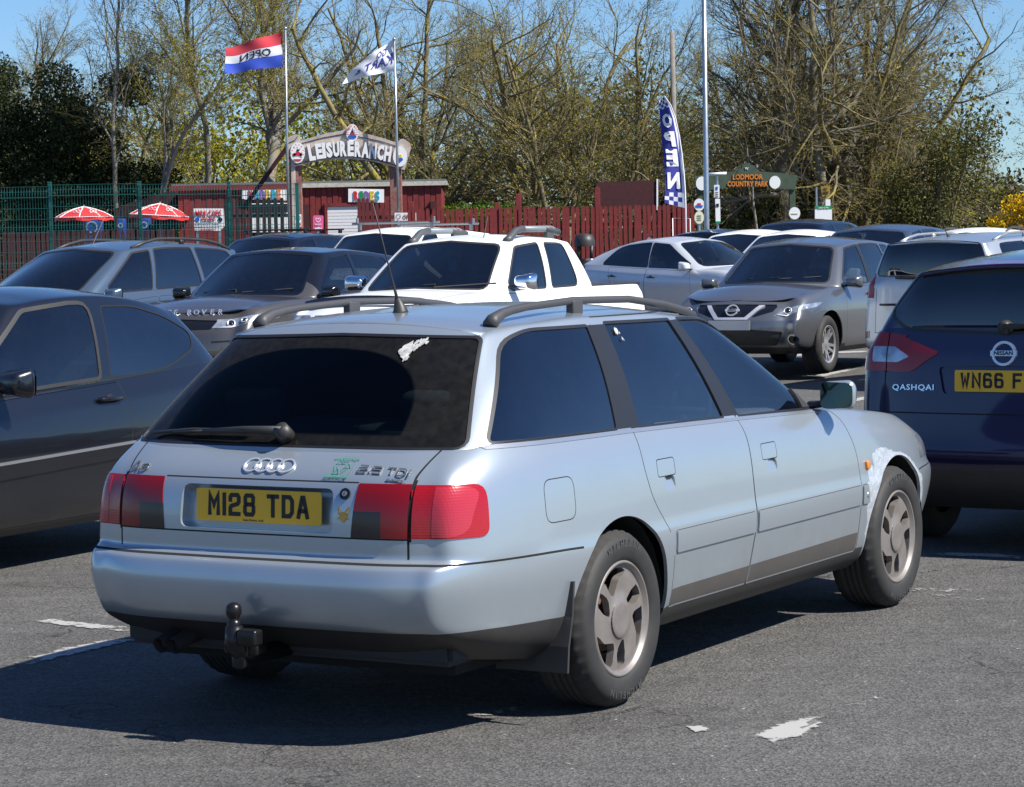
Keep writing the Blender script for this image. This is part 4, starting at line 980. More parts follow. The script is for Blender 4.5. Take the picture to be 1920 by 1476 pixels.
def dirty_glass():
    """rear window: dark privacy look, road dust except where the wiper has swept"""
    m, t, b = newmat('dirty_rear_glass'); N = t.nodes; L = t.links; N.remove(b); out = N['Material Output']
    tr = N.new('ShaderNodeBsdfTransparent'); tr.inputs[0].default_value = (.22, .27, .28, 1)
    gl = N.new('ShaderNodeBsdfGlossy'); gl.inputs['Roughness'].default_value = .02
    fr = N.new('ShaderNodeFresnel'); fr.inputs[0].default_value = 1.28
    mx = N.new('ShaderNodeMixShader'); L.new(fr.outputs[0], mx.inputs[0]); L.new(tr.outputs[0], mx.inputs[1]); L.new(gl.outputs[0], mx.inputs[2])
    tc = N.new('ShaderNodeTexCoord'); sp = N.new('ShaderNodeSeparateXYZ'); L.new(tc.outputs['Object'], sp.inputs[0])
    # wiped sector: ellipse about the wiper pivot (y=-.085, z=1.03)
    def math_(op, a, b_=None, c=None):
        n = N.new('ShaderNodeMath'); n.operation = op
        for i, v in enumerate((a, b_, c)):
            if v is None: continue
            if isinstance(v, (int, float)): n.inputs[i].default_value = v
            else: L.new(v, n.inputs[i])
        return n.outputs[0]
    dy = math_('DIVIDE', math_('SUBTRACT', sp.outputs[1], .045), .50); dz = math_('DIVIDE', math_('SUBTRACT', sp.outputs[2], 1.02), .285)
    p4 = lambda v: math_('POWER', math_('ABSOLUTE', v), 2.6)
    d = math_('ADD', p4(dy), p4(dz)); nz = N.new('ShaderNodeTexNoise'); nz.inputs['Scale'].default_value = 30; nz.inputs['Detail'].default_value = 8; L.new(tc.outputs['Object'], nz.inputs['Vector'])
    e = N.new('ShaderNodeMapRange'); e.inputs[1].default_value = .97; e.inputs[2].default_value = 1.03; L.new(d, e.inputs[0])
    low = N.new('ShaderNodeMapRange'); low.inputs[1].default_value = 1.028; low.inputs[2].default_value = 1.018; L.new(sp.outputs[2], low.inputs[0])
    msk = math_('MAXIMUM', e.outputs[0], low.outputs[0]); amt = math_('MULTIPLY_ADD', nz.outputs[0], .035, .004)
    fac = math_('MULTIPLY', msk, amt); df = N.new('ShaderNodeBsdfDiffuse'); df.inputs[0].default_value = (.46, .43, .38, 1)
    m2 = N.new('ShaderNodeMixShader'); L.new(fac, m2.inputs[0]); L.new(mx.outputs[0], m2.inputs[1]); L.new(df.outputs[0], m2.inputs[2]); L.new(m2.outputs[0], out.inputs[0])
    return m
GLASSB = glass('rear_side_glass', (.08, .10, .11), 2.3, .003)
HERO = hero()
# ---------------------------------------------------------------- the other cars
def gen(D, lvl=3):
    xr, xf, W, wb, r, zc = D['xr'], D['xf'], D['W'], D['wb'], D['r'], D['zc']
    bl = D['belt']; xA = D['xA']; hood = D['hood']                      # hood [(x,z)..] from cowl to nose
    xs = D.get('xs') or ([xr+.10, xr+.28, -.30, 0, .32, .65, 1.0, 1.35]+[1.35+(xA-1.35)*.5, xA]+[xA+(wb-.1-xA)*.55, wb, wb+.30, xf-.32, xf-.16])
    xs = sorted(xs); iA = min(range(len(xs)), key=lambda i: abs(xs[i]-xA))
    zn = hood[-1][1]; hx = [(x, z-.07) for x, z in hood]; hx2 = [(x, z) for x, z in hood]
    bt = sorted([(x, z) for x, z in bl]+[(x, z) for x, z in hx2 if x > xA+.05])
    sh = sorted([(x, z-.10) for x, z in bl]+[(x, z-.07) for x, z in hx2 if x > xA+.05])
    xb = D.get('xrb', xr+.12); md = D.get('mid', .80)
    rows = [dict(w=.87*W, xr=xr+.22, xf=xf-.25, z=[(xr, zc+.06), (0, zc), (wb, zc), (xf, zc+.03)]),
     dict(w=.955*W, xr=xr+.08, xf=xf-.07, z=[(xr, zc+.15), (.4, zc+.10), (wb, zc+.10), (xf, zc+.12)]),
     dict(w=.985*W, xr=xr, xf=xf, z=max(.48, zc+.2)), dict(w=W, xr=xr+.01, xf=xf, z=max(.62, zc+.3)),
     dict(w=.995*W, xr=xr+D.get('rin', .05), xf=xf-.03, z=[(xr, md+.04), (1, md), (wb, md), (xf-.2, min(md, zn-.17)), (xf, min(md, zn-.17))]),
     dict(w=.965*W, xr=(xr+D.get('rin', .05)+xb)/2, xf=xf-.10, z=sh), dict(w=.90*W, xr=xb, xf=xf-.22, z=bt)]
    pl = D.get('plan') or [(xr+.10, .90), (xr+.28, .955), (-.2, .99), (.4, 1), (wb-.6, 1), (wb, .985), (wb+.3, .95), (xf-.32, .90), (xf-.16, .82)]
    te = D['edge']; xt0, xt1 = te['x0'], te['x1']
    iD = D.get('iD'); n0 = xs[iD] if iD is not None else xb+.05
    bases = ([xs[i] for i in range(iD, iA+1)] if iD is not None else [n0]+xs[:iA+1])
    b0, b1 = bases[0], bases[-1]
    tops = [xt0+(xt1-xt0)*(b-b0)/(b1-b0) for b in bases] if iD is not None else [xt0]+[xt0+.05+(xt1-xt0-.05)*(max(b, b0+.02)-b0)/(b1-b0) for b in bases[1:]]
    for i in range(1, len(tops)): tops[i] = max(tops[i], tops[i-1]+.04)
    S = dict(ref=(xr, xf), xs=xs, plan=pl, corner=D.get('corner', (.80, .70)), iA=iA, bow=D.get('bow', .04), bowf=D.get('bowf', .14), nose=D.get('nosez', .03), hoodcrown=D.get('hc', .03), cowl=D['cowl'], rows=rows,
      roof=dict(x=tops, xr=xt0-.04, xf=xt1+.08, bow=.03, bowf=.08, y=te['y'], z=te['z'], crown=D.get('crown', (.04, .05, .015)), t=D.get('t', [(.06, .004), (.5, .025), (.9, .016)])),
      crease=[('G0', 0, 30, .35), ('G4', 0, 3, .6), ('L0', 0, None, .4), ('L5', 2, None, .45), ('L3', 0, 3, .4)]+D.get('crease', []))
    if iD is not None: S['iD'] = iD
    B = Body(S, lvl); B.D = D
    if D.get('flare', .012): B.flare(0, r, r+.06, D.get('flare', .012), .10); B.flare(wb, r, r+.06, D.get('flare', .012), .10)
    return B
def wins(B, D):
    bl = D['belt']; te = D['edge']; out = []
    for (nme, b0, t0, b1, t1, rr) in D['wins']:
        zl = lambda x: lin(bl, x)+D.get('wlo', .03); zh = lambda x: lin(te['z'], x)-D.get('whi', .05)
        P = [(b0, zl(b0)), ((b0+b1)/2, zl((b0+b1)/2)), (b1, zl(b1))]
        if nme == 'front_door_window' and D.get('afrac', 1): xm = (b1*.45+t1*.55); P += [(b1+.015, zl(b1)+.05), (xm+.05, zl(b1)*.45+zh(t1)*.55)]
        P += [(t1, zh(t1)), ((t0*.3+t1*.7), zh(t0*.3+t1*.7)), ((t0*.7+t1*.3), zh(t0*.7+t1*.3)), (t0, zh(t0))]
        n = len(P); rs = [rr[0]]+[0]+[rr[1]]+([.03, .1] if n > 7 else [])+[rr[2], 0, 0, rr[3]]
        out.append((nme, roundpoly(P, rs, 3)))
    return out
def finish(B, D, root, PT, full=True, roofm=None):
    """carve the common openings and emit all the parts"""
    W, wb, r, xr, xf = D['W'], D['wb'], D['r'], D['xr'], D['xf']; te = D['edge']; bl = D['belt']
    gh = lambda c, n: c.y > .3 and n.y > .15
    ws = wins(B, D)
    for (x0, z0, x1, z1) in D.get('clad', []): pass
    if D.get('cladz'):
        cz = D['cladz']; B.carve('side', [(xr-.2, -.1), (xr-.2, cz+.05), (-r-.05, cz), (wb+r+.05, cz), (xf+.2, cz), (xf+.2, -.1)], 'clad', lambda c, n: True)
    for dn, P in D.get('doors', []): B.ring('side', roundpoly(P, .04, 3), .005, 'gap', dn, lambda c, n: n.y > .1)
    for nme, P in ws: B.carve('side', offpoly(P, D.get('seal', .022)), 'seal', gh)
    for P in D.get('pillars', []): B.carve('side', P, 'seal', gh)
    for nme, P in ws: B.carve('side', P, nme, gh)
    zc_ = D['cowl'][1]; yb = lin(te['y'], te['x1'])
    wl = D.get('wsc') or [(-.1, zc_+.03), (W*.74, zc_+.0), (yb*.93, lin(te['z'], te['x1'])-.03), (-.1, lin(te['z'], te['x1'])+.02)]
    B.ring('front', roundpoly(wl, [0, .06, .07, 0], 3), .018, 'seal', 'windscreen', lambda c, n: n.x > .12 and c.z > zc_-.12 and te['x1']-.2 < c.x < D['cowl'][0]+.1)
    if D.get('rw'): B.ring('rear', roundpoly(D['rw'], [0]+[.06]*(len(D['rw'])-2)+[0], 3), .018, 'seal', 'rear_window', lambda c, n: n.x < -.12 and c.x < D.get('rwx', .5) and c.z > .7)
    if D.get('bonnet', True):
        yb_ = W*.78; B.line('top', [(xf-.36, 0), (xf-.39, W*.45), (xf-.50, W*.70), (D['xA']+.1, yb_)], .007, 'gap', lambda c, n: n.z > .3 and c.z < zc_+.2)
    for (view, P, nm, fl) in D.get('carves', []): B.carve(view, P, nm, fl)
    for cx in (0, wb): B.carve('side', circ(cx, r, r+.055, 30, 0, 180)+[(cx-r-.05, -.1), (cx+r+.05, -.1)], 'hole', lambda c, n: c.y > .25)
    names = ['body', 'gap', 'seal', 'clad']+D.get('bodynames', [])
    mats = [PT, GAP, D.get('sealm', BLKG), BLKP]+[m for _, m in D.get('bodymats', [])]
    sl = {'gap': 1, 'seal': 2, 'clad': 3}; sl.update({k: 4+i for i, (k, _) in enumerate(D.get('bodymats', []))}); names += [k for k, _ in D.get('bodymats', [])]
    B.emit(names, 'body_shell', mats, root, 0, .014, 'C', sl)
    for dn, P in D.get('doors', []): B.emit([dn], 'door', [PT], root, 0, .012, 'LR')
    for nme, P in ws: B.emit([nme], nme, [D.get('gm', GLASS) if 'front' in nme else D.get('gm2', GLASS)], root, -.004, 0, 'LR')
    B.emit(['windscreen'], 'windscreen', [GLASS], root, -.003, 0, 'C'); B.emit(['rear_window'], 'rear_window', [D.get('gmr', PRIV)], root, -.003, 0, 'C')
    for (key, nm, m, off, sk, side) in D.get('emits', []): B.emit([key] if isinstance(key, str) else key, nm, [m], root, off, sk, side)
    # underbody and arch liners
    mb = MB(); mb.box(((xf+xr)/2, 0, D['zc']+.06), (xf-xr-.7, W*1.3, .06))
    for cx in (0, wb):
        for s_ in (-1, 1):
            a = [(cx+(r+.06)*math.cos(R(t)), r+(r+.06)*math.sin(R(t))) for t in range(0, 181, 18)]; n_ = len(a)
            mb.add([(x, s_*(W-.04), z) for x, z in a]+[(x, s_*.5, z) for x, z in a], [(i, i+1, n_+i+1, n_+i) for i in range(n_-1)]+[tuple(n_+i for i in range(n_))], 0)
    mb.build('underbody', [WELL], root)
    for cx in (0, wb):
        for s_ in (-1, 1): wheel(root, (cx, s_*(W-.045), r), r, D.get('tw', .215), D.get('ws', 'ten'), s_ < 0, None, ALLOY, ALLOYD, 48)
    if full:
        interior(root, xr+.25 if not D.get('cabx') else D['cabx'], D['xA']+.02, D['xA']-.35, W-.17, D['zc']+.08, lin(bl, .8)-.0, True, True, True, D.get('seatm'))
    else:
        mb = MB(); mb.box((.6, 0, lin(bl, .8)-.12), (2.4, W*1.55, .05)); mb.box((D['xA']-.2, 0, lin(bl, 1.5)-.06), (.4, W*1.5, .12)); mb.build('cabin_trim', TRIM, root)
    mx = D.get('mirror', (D['xA']-.06, W-.08, lin(bl, D['xA'])+.06))
    for s_ in (-1, 1): mirror(root, mx[0], s_*mx[1], mx[2], s_, D.get('mm', PT), D.get('ms', 1.0), .17, .22)
def rearlamps(B, y0, z0, z1, xs_, nm='tail_lamp'):
    B.carve('side', roundpoly([(-3, z0), (xs_, z0+.02), (xs_+.03, z1), (-3, z1)], .02, 2), nm, lambda c, n: c.x < 0 and c.y > y0)
def handle(root, B, x, z, sg, m=None, w_=.18):
    p, n = B.sidey(x, z, sg); mb = MB(); mb.tube([p+Vector((-w_/2, sg*.006, 0)), p+Vector((-w_/2+.02, sg*.028, .0)), p+Vector((w_/2-.02, sg*.028, .002)), p+Vector((w_/2, sg*.008, .002))], .013, 6)
    mb.prism(circ(0, 0, .032, 14, ry=.026), .0, .002, 'y', 1, lambda v: Vector((p.x+v.x*1.1-.01, p.y+sg*v.y, p.z+v.z))); mb.build('door_handle', [m or BLKG, GAP], root, True)
def rails(root, B, x0, x1, y, h, m, rad=.018, feet=3):
    for s_ in (-1, 1):
        mb = MB(); n = 9; pts = []
        for k in range(n):
            u = k/(n-1); x = x0+(x1-x0)*u; z = B.topz(x, s_*y)[0].z; pts.append((x, s_*y, z+h*min(1, 5*min(u, 1-u))+.0))
        mb.tube(pts, rad, 6)
        for k in range(1, feet+1): x = x0+(x1-x0)*k/(feet+1); mb.box((x, s_*y, B.topz(x, s_*y)[0].z+h/2), (.07, .025, h))
        mb.build('roof_rail', [m], root, True)
def lampbits(root, B, spots, led=None):
    for s_ in (-1, 1):
        for (y, z, r_) in spots:
            p, n = B.frontx(s_*y, z); M_ = frame(p+n*.006, Vector((0, 1, 0))-n*n.y, Vector((0, 0, 1))-n*n.z); mb = MB()
            mb.ribbon(circ(0, 0, r_, 18), r_*.3, 0, .006, 0, True, lambda a, b, h: M_ @ Vector((a, b, h))); mb.prism(circ(0, 0, r_*.8, 16), 0, .003, 'z', 1, lambda v: M_ @ v); mb.build('lamp_projector', [BADGE, BLKG], root, True)
        if led:
            mb = MB(); pts = [B.frontx(s_*y, z)[0]+Vector((.008, 0, 0)) for y, z in led]; mb.tube(pts, .009, 5); mb.build('light_strip', [WHITE], root, True)
def lettering(root, B, txt, where, size, m, name='lettering', view='rear', sx=1.2, bold=.0006, ext=.003, space=1.1, sg=-1):
    a, b = where
    if view == 'rear': p, n = B.rearx(a, b); rt = Vector((0, -1, 0))
    elif view == 'front': p, n = B.frontx(a, b); rt = Vector((0, 1, 0))
    elif view == 'top': p, n = B.topz(a, b); rt = Vector((0, 1, 0))
    else: p, n = B.sidey(a, b, sg); rt = Vector((1, 0, 0))*(-sg)
    rt = (rt-n*rt.dot(n)).normalized(); up = n.cross(rt); mb = MB(); addtext(mb, txt, frame(p+n*.003, rt, up), size=size, ext=ext, bold=bold, sx=sx, space=space); return mb.build(name, [m], root)
def ringbadge(root, B, y, z, view, word='NISSAN', R_=.055):
    p, n = (B.rearx(y, z) if view == 'rear' else B.frontx(y, z)); rt = Vector((0, -1 if view == 'rear' else 1, 0)); rt = (rt-n*rt.dot(n)).normalized(); M_ = frame(p+n*.010, rt, n.cross(rt)); mb = MB()
    q = lambda a, b, h: M_ @ Vector((a, b, h)); mb.ribbon(circ(0, 0, R_, 28), .013, -.012, .006, 0, True, q); mb.prism([(-R_*1.22, -.014), (R_*1.22, -.014), (R_*1.22, .014), (-R_*1.22, .014)], -.012, .008, 'z', 0, lambda v: M_ @ v)
    o = mb.build('round_badge', [BADGE], root); mb = MB(); addtext(mb, word, M_ @ Matrix.Translation((0, 0, .0095)), size=.028, ext=.001, bold=.0006, sx=1.1); mb.build('badge_letters', [INK], o)
def place(name, label, x, y, yaw, group=None):
    return empty(name, (x, y, gz(x, y)), R(yaw), label, 'car' if 'pickup' not in name and 'van' not in name else name.split('_')[-1], group)
GROUPC = 'vehicles parked behind the foreground estate car'
SEALM = mat('window_seal', (.025, .025, .026), .55)
# ---- crossover (two of the same shape: grey facing us, blue facing away)
def crossover(label, x, y, yaw, PT, front):
    root = place('crossover_car', label, x, y, yaw, GROUPC)
    D = dict(xr=-.83, xf=3.547, W=.903, wb=2.646, r=.345, zc=.24, xA=2.05, cowl=(2.42, 1.06), belt=[(-.8, 1.10), (-.3, 1.08), (.5, 1.035), (1.2, 1.015), (2.05, 1.0)],
     hood=[(2.05, 1.0), (2.6, .985), (3.1, .92), (3.3, .85)], mid=.80, xrb=-.70,
     edge=dict(x0=-.60, x1=1.50, y=[(-.6, .52), (0, .585), (.8, .60), (1.5, .575)], z=[(-.6, 1.475), (-.2, 1.51), (.5, 1.545), (1.0, 1.54), (1.5, 1.49)]),
     wins=[('front_door_window', 1.13, 1.08, 1.92, 1.46, [.02, .02, .03, .02]), ('rear_door_window', .26, .30, 1.03, .98, [.05, .02, .02, .02]), ('quarter_window', -.22, -.05, .19, .22, [.03, .02, .02, .03])],
     pillars=[[(1.02, 1.03), (1.14, 1.03), (1.09, 1.50), (.97, 1.50)]],
     doors=[('fdoor', [(1.09, 1.0), (1.09, .30), (2.08, .30), (2.12, .6), (2.10, .95), (2.0, 1.0)]), ('rdoor', [(.20, 1.02), (.22, .85), (.42, .62), (.44, .30), (1.075, .30), (1.075, 1.0)])],
     cladz=.34, rw=[(-.1, 1.115), (.60, 1.135), (.655, 1.19), (.50, 1.475), (-.1, 1.50)], ws='ten', sealm=SEALM, gm2=GLASS, rwx=-.3, hc=.035, bonnet=False)
    if not front:
        D['belt'] = [(-.8, 1.19), (-.3, 1.15), (.5, 1.07), (1.2, 1.03), (2.05, 1.0)]; D['rw'] = [(-.1, 1.165), (.56, 1.185), (.66, 1.25), (.66, 1.29), (.50, 1.485), (-.1, 1.51)]; D['mid'] = .93; D['xrb'] = -.74; D['zc'] = .19; D['cladz'] = .42
    if front:
        al = lambda c, n: n.x > .05 and c.x > 2.7
        D['carves'] = [('front', roundpoly([(.47, .70), (.60, .685), (.84, .79), (.86, .845), (.66, .80)], .012, 2), 'headlamp', lambda c, n: c.x > 2.75),
          ('front', [(-.1, .69), (.28, .69), (.47, .75), (.50, .80), (.48, .83), (-.1, .84)], 'grille', al), ('front', [(.14, .66), (.20, .66), (.36, .82), (.30, .82)], 'chromev', al), ('front', [(-.1, .66), (.20, .66), (.19, .685), (-.1, .685)], 'chromev', al),
          ('front', roundpoly([(-.1, .36), (.52, .36), (.60, .52), (-.1, .58)], .03, 2), 'intake', al), ('front', circ(.70, .43, .062, 16), 'fogring', al), ('front', circ(.70, .43, .045, 16), 'fog', al)]
        D['emits'] = [('headlamp', 'headlamp', CLEARL, .002, .01, 'LR'), ('grille', 'grille', BLKG, -.012, 0, 'C'), ('chromev', 'grille_bar', BADGE, .008, .02, 'C'), ('intake', 'lower_intake', BLKP, -.012, 0, 'C'), ('fogring', 'fog_lamp_ring', CHROME, .004, .01, 'LR'), ('fog', 'fog_lamp', BLKG, -.01, 0, 'LR')]
    else:
        bk = lambda c, n: c.x < .2
        D['carves'] = [('side', roundpoly([(-2, .96), (-.52, .96), (-.38, 1.08), (-.44, 1.145), (-2, 1.16)], .02, 2), 'tail_o', lambda c, n: c.x < -.1 and c.y > .56 and c.z < 1.2), 
          ('rear', roundpoly([(.36, 1.06), (.52, .955), (.95, .96), (.95, 1.18), (.60, 1.15)], .02, 2), 'tail_o', lambda c, n: c.x < -.45),
          ('rear', roundpoly([(.53, 1.035), (.60, 1.005), (.76, 1.005), (.76, 1.085), (.62, 1.085)], .01, 2), 'tail_w', lambda c, n: c.x < -.45), ('rear', [(.665, .95), (.665, 1.16), (.673, 1.16), (.673, .95)], 'gap', lambda c, n: c.x < -.45),
          ('rear', [(.673, .74), (.673, .96), (.681, .96), (.681, .74)], 'gap', lambda c, n: c.x < -.45), ('rear', [(-.1, .740), (-.1, .747), (.95, .747), (.95, .740)], 'gap', lambda c, n: c.x < -.4),
          ('rear', roundpoly([(-.1, .845), (.33, .845), (.36, .985), (-.1, .995)], .02, 2), 'platewell', bk), ('rear', [(-.1, 1.50), (.25, 1.50), (.25, 1.53), (-.1, 1.53)], 'stop', bk)]
        D['emits'] = [('tail_o', 'tail_lamp', REDL, .006, .02, 'LR'), ('tail_w', 'reversing_lamp', CLEARL, .008, .01, 'LR'), ('platewell', 'plate_recess', PT, -.015, -.015, 'C'), ('stop', 'high_stop_lamp', REDD, .002, .01, 'C')]
    B = gen(D, 3); finish(B, D, root, PT)
    for s_ in (-1, 1): handle(root, B, .42, .93, s_); handle(root, B, 1.27, .91, s_)
    if front:
        ringbadge(root, B, 0, .765, 'front', R_=.07); lampbits(root, B, [(.62, .755, .042)], [(.52, .715), (.62, .70), (.80, .79)]); p, n = B.frontx(0, .56); plate(root, frame(Vector((p.x+.012, 0, .60)), (0, 1, 0), (0, 0, 1)), '', True)
        for y in (-.30, .15):
            pa = B.frontx(y, 1.12)[0]; mb = MB(); mb.tube([pa+Vector((.02, 0, -.01)), B.frontx(y+.42, 1.125)[0]+Vector((.012, 0, .0))], .007, 5); mb.build('windscreen_wiper', [BLKP], root)
    else:
        ringbadge(root, B, 0, 1.055, 'rear', R_=.058); p, n = B.rearx(0, .915); plate(root, frame(Vector((p.x-.010, 0, .915)), (0, -1, 0), (0.05, 0, 1)), 'WN66 FYP')
        lettering(root, B, 'QASHQAI', (.50, .875), .042, CHROME, 'model_lettering', sx=1.25)
        p0, n0 = B.rearx(0, 1.19); mb = MB(); mb.tube([p0, p0+n0*.05], [.04, .03], 10); p1, _ = B.rearx(-.35, 1.22); mb.tube([p0+n0*.04, p1+n0*.02], [.02, .008], 6); mb.build('rear_wiper', [BLKP], root, True)
        mb = MB(); q = [B.topz(-.56, -.5+k*.1)[0] for k in range(11)]; V = []
        for p in q: u = (p.y/.5)**2; V += [p+Vector((.08, 0, .004)), p+Vector((-.14+.05*u, 0, -.012)), p+Vector((-.13+.05*u, 0, -.032)), p+Vector((.02, 0, -.04))]
        mb.add(V, [(i*4+k, (i+1)*4+k, (i+1)*4+k+1, i*4+k+1) for i in range(10) for k in range(3)]); mb.build('roof_spoiler', [PT], root, True)
    B.done(); return root
GREYP = paint('grey_paint', (.15, .16, .175), .6, .28, 1.0, dirt=.14, dcol=(.11, .10, .09)); NAVY = paint('blue_paint', (.008, .006, .045), .5, .3, 1.0, dirt=.06)
crossover('grey crossover car facing us with V-shaped chrome grille', 4.18, 31.9, 242, GREYP, True)
crossover('dark blue crossover car seen from behind, yellow plate WN66', 2.94, 13.5, 58, NAVY, False)
# ---- small dark hatchback on the left
HPOS = (-2.57, 14.6, 242)
def hatch():
    PT = paint('dark_grey_paint', (.006, .007, .011), .2, .28, .9, dirt=.05, dcol=(.10, .095, .09), dz=.38)
    root = place('hatchback_car', 'dark grey three-door hatchback with oval rear side window, left of the estate', *HPOS, GROUPC)
    D = dict(xr=-.76, xf=3.07, W=.83, wb=2.443, r=.29, zc=.20, xA=1.83, cowl=(2.15, .99), belt=[(-.7, 1.02), (-.2, 1.0), (.6, .955), (1.2, .93), (1.83, .90)], hood=[(1.83, .90), (2.3, .89), (2.7, .80), (2.9, .72)], mid=.72, xrb=-.60,
     edge=dict(x0=-.30, x1=1.20, y=[(-.3, .50), (.2, .555), (.8, .57), (1.2, .54)], z=[(-.3, 1.31), (.0, 1.375), (.4, 1.42), (.8, 1.425), (1.2, 1.39)]),
     wins=[('front_door_window', .70, .62, 1.72, 1.16, [.02, .02, .03, .10])], wlo=.035, whi=.045, cladz=.27,
     doors=[('fdoor', [(.56, .98), (.535, .70), (.60, .25), (1.86, .25), (1.90, .6), (1.86, .88), (1.75, .93)])], rw=[(-.1, 1.04), (.55, 1.04), (.44, 1.30), (-.1, 1.33)], ws='ten', sealm=mat('rough_seal', (.02, .02, .021), .6), rwx=.1, gm=GLASS)
    q = roundpoly([(.60, .985), (.50, 1.36), (.20, 1.355), (-.12, 1.285), (-.31, 1.19), (-.25, 1.10), (.05, 1.01), (.35, .985)], [.02, .02, .1, .1, .06, .07, .1, .1], 4)
    D['carves'] = [('side', offpoly(q, .008), 'gap', lambda c, n: c.y > .3 and n.y > .1 and c.z > .9), ('side', q, 'quarter', lambda c, n: c.y > .3 and n.y > .1 and c.z > .9),
      ('side', [(.52, .545), (1.9, .50), (1.9, .59), (.52, .625)], 'strip', lambda c, n: n.y > .2), ('side', [(.52, .612), (1.9, .577), (1.9, .590), (.52, .625)], 'chr', lambda c, n: n.y > .2),
      ('side', [(-.7, .56), (.50, .545), (.50, .625), (-.7, .64)], 'strip', lambda c, n: n.y > .2), ('side', [(-.7, .627), (.50, .612), (.50, .625), (-.7, .64)], 'chr', lambda c, n: n.y > .2),
      ('side', roundpoly([(-2, .62), (-.62, .62), (-.50, .90), (-2, .98)], .03, 2), 'tail', lambda c, n: c.x < -.2 and c.y > .55)]
    D['emits'] = [('quarter', 'quarter_window', GLASSB, -.003, 0, 'LR'), ('strip', 'rub_strip', PT, .012, .014, 'LR'), ('chr', 'chrome_strip', mat('satin_trim', (.5, .52, .54), .3), .014, .016, 'LR'), ('tail', 'tail_lamp', REDL, .003, .01, 'LR')]
    D['mirror'] = (1.60, .77, 1.0)
    B = gen(D, 3); finish(B, D, root, PT)
    for s_ in (-1, 1): handle(root, B, .70, .865, s_, BLKG, .20)
    B.done()
hatch()
# ---- compact SUV with black roof
def suv2():
    PT = paint('bronze_grey_paint', (.125, .115, .108), .6, .26, 1.0, dirt=.10); root = place('suv_car', 'bronze-grey SUV with gloss black roof facing us, beside the white pickup', -1.98, 29.6, 243, GROUPC)
    D = dict(xr=-.83, xf=3.53, W=.95, wb=2.66, r=.365, zc=.25, xA=1.98, cowl=(2.36, 1.12), belt=[(-.8, 1.20), (-.2, 1.17), (.8, 1.12), (1.98, 1.08)], hood=[(1.98, 1.08), (2.6, 1.06), (3.1, 1.0), (3.32, .92)], mid=.85, xrb=-.72,
     edge=dict(x0=-.66, x1=1.42, y=[(-.6, .55), (0, .60), (.8, .62), (1.42, .60)], z=[(-.66, 1.46), (-.2, 1.51), (.5, 1.57), (1.0, 1.59), (1.42, 1.565)]),
     wins=[('front_door_window', 1.05, 1.0, 1.84, 1.38, [.02, .02, .03, .02]), ('rear_door_window', .10, .16, .98, .93, [.03, .02, .02, .02]), ('quarter_window', -.48, -.30, .04, .09, [.06, .02, .02, .04])],
     doors=[('fdoor', [(1.02, 1.09), (1.02, .32), (2.02, .32), (2.06, .7), (2.0, 1.05)]), ('rdoor', [(.12, 1.12), (.2, .85), (.44, .62), (.46, .32), (1.0, .32), (1.0, 1.09)])], cladz=.36,
     rw=[(-.1, 1.22), (.60, 1.23), (.50, 1.42), (-.1, 1.44)], sealm=BLKG, rwx=-.3, mm=BLKG, ws='ten', crown=(.03, .04, .015))
    al = lambda c, n: n.x > .05 and c.x > 2.7
    D['carves'] = [('front', roundpoly([(.42, .80), (.60, .79), (.90, .88), (.92, .95), (.60, .89), (.44, .885)], .012, 2), 'headlamp', lambda c, n: c.x > 2.7), ('front', roundpoly([(-.1, .77), (.42, .78), (.46, .875), (-.1, .895)], .02, 2), 'grille', al),
      ('front', roundpoly([(-.1, .34), (.6, .34), (.55, .50), (-.1, .52)], .02, 2), 'intake', al), ('front', [(.62, .42), (.84, .50), (.84, .56), (.62, .50)], 'fog', al), ('front', [(.45, .64), (.84, .66), (.84, .68), (.45, .66)], 'gap', al),
      ('side', [(2.05, .90), (2.42, .915), (2.42, .945), (2.08, .935)], 'vent', lambda c, n: n.y > .2)]
    D['emits'] = [('headlamp', 'headlamp', CLEARL, .002, .01, 'LR'), ('grille', 'grille', BLKG, -.012, 0, 'C'), ('intake', 'lower_intake', BLKP, -.01, 0, 'C'), ('fog', 'fog_lamp', BLKG, -.006, 0, 'LR'), ('vent', 'wing_vent', BLKG, .004, .01, 'LR')]
    D['bodymats'] = [('blackroof', BLKR)]
    B = gen(D, 3)
    B.carve('side', [(-1.2, 1.215), (-.2, 1.185), (.8, 1.135), (1.86, 1.092), (1.9, 1.13), (1.9, 2), (-1.2, 2)], 'blackroof', lambda c, n: c.z > 1.05)
    finish(B, D, root, PT)
    for s_ in (-1, 1): handle(root, B, .30, 1.0, s_, PT); handle(root, B, 1.20, .98, s_, PT)
    lampbits(root, B, [(.60, .842, .040), (.74, .875, .032)], [(.48, .80), (.62, .805), (.86, .90)]); mb = MB()
    for i, ch in enumerate('RANGE ROVER'):
        if ch == ' ': continue
        y = (i-5)*.088; p, n = B.frontx(y, .955); rt = Vector((0, 1, 0)); rt = (rt-n*n.y).normalized(); up = Vector((0, 0, 1))+Vector((-.3, 0, 0)); addtext(mb, ch, frame(p+Vector((.016, 0, .006)), rt, up), size=.078, ext=.004, bold=.001, sx=1.15)
    mb.build('bonnet_lettering', [BADGE], root)
    for y in (-.5, .1):
        mb = MB(); mb.tube([B.frontx(y, 1.16)[0]+Vector((.02, 0, -.01)), B.frontx(y+.5, 1.18)[0]+Vector((.015, 0, 0))], .009, 5); mb.build('windscreen_wiper', [BLKP], root)
    B.done()
BLKR = paint('black_paint', (.008, .008, .010), .2, .12, 1.0, dirt=.10)
suv2()
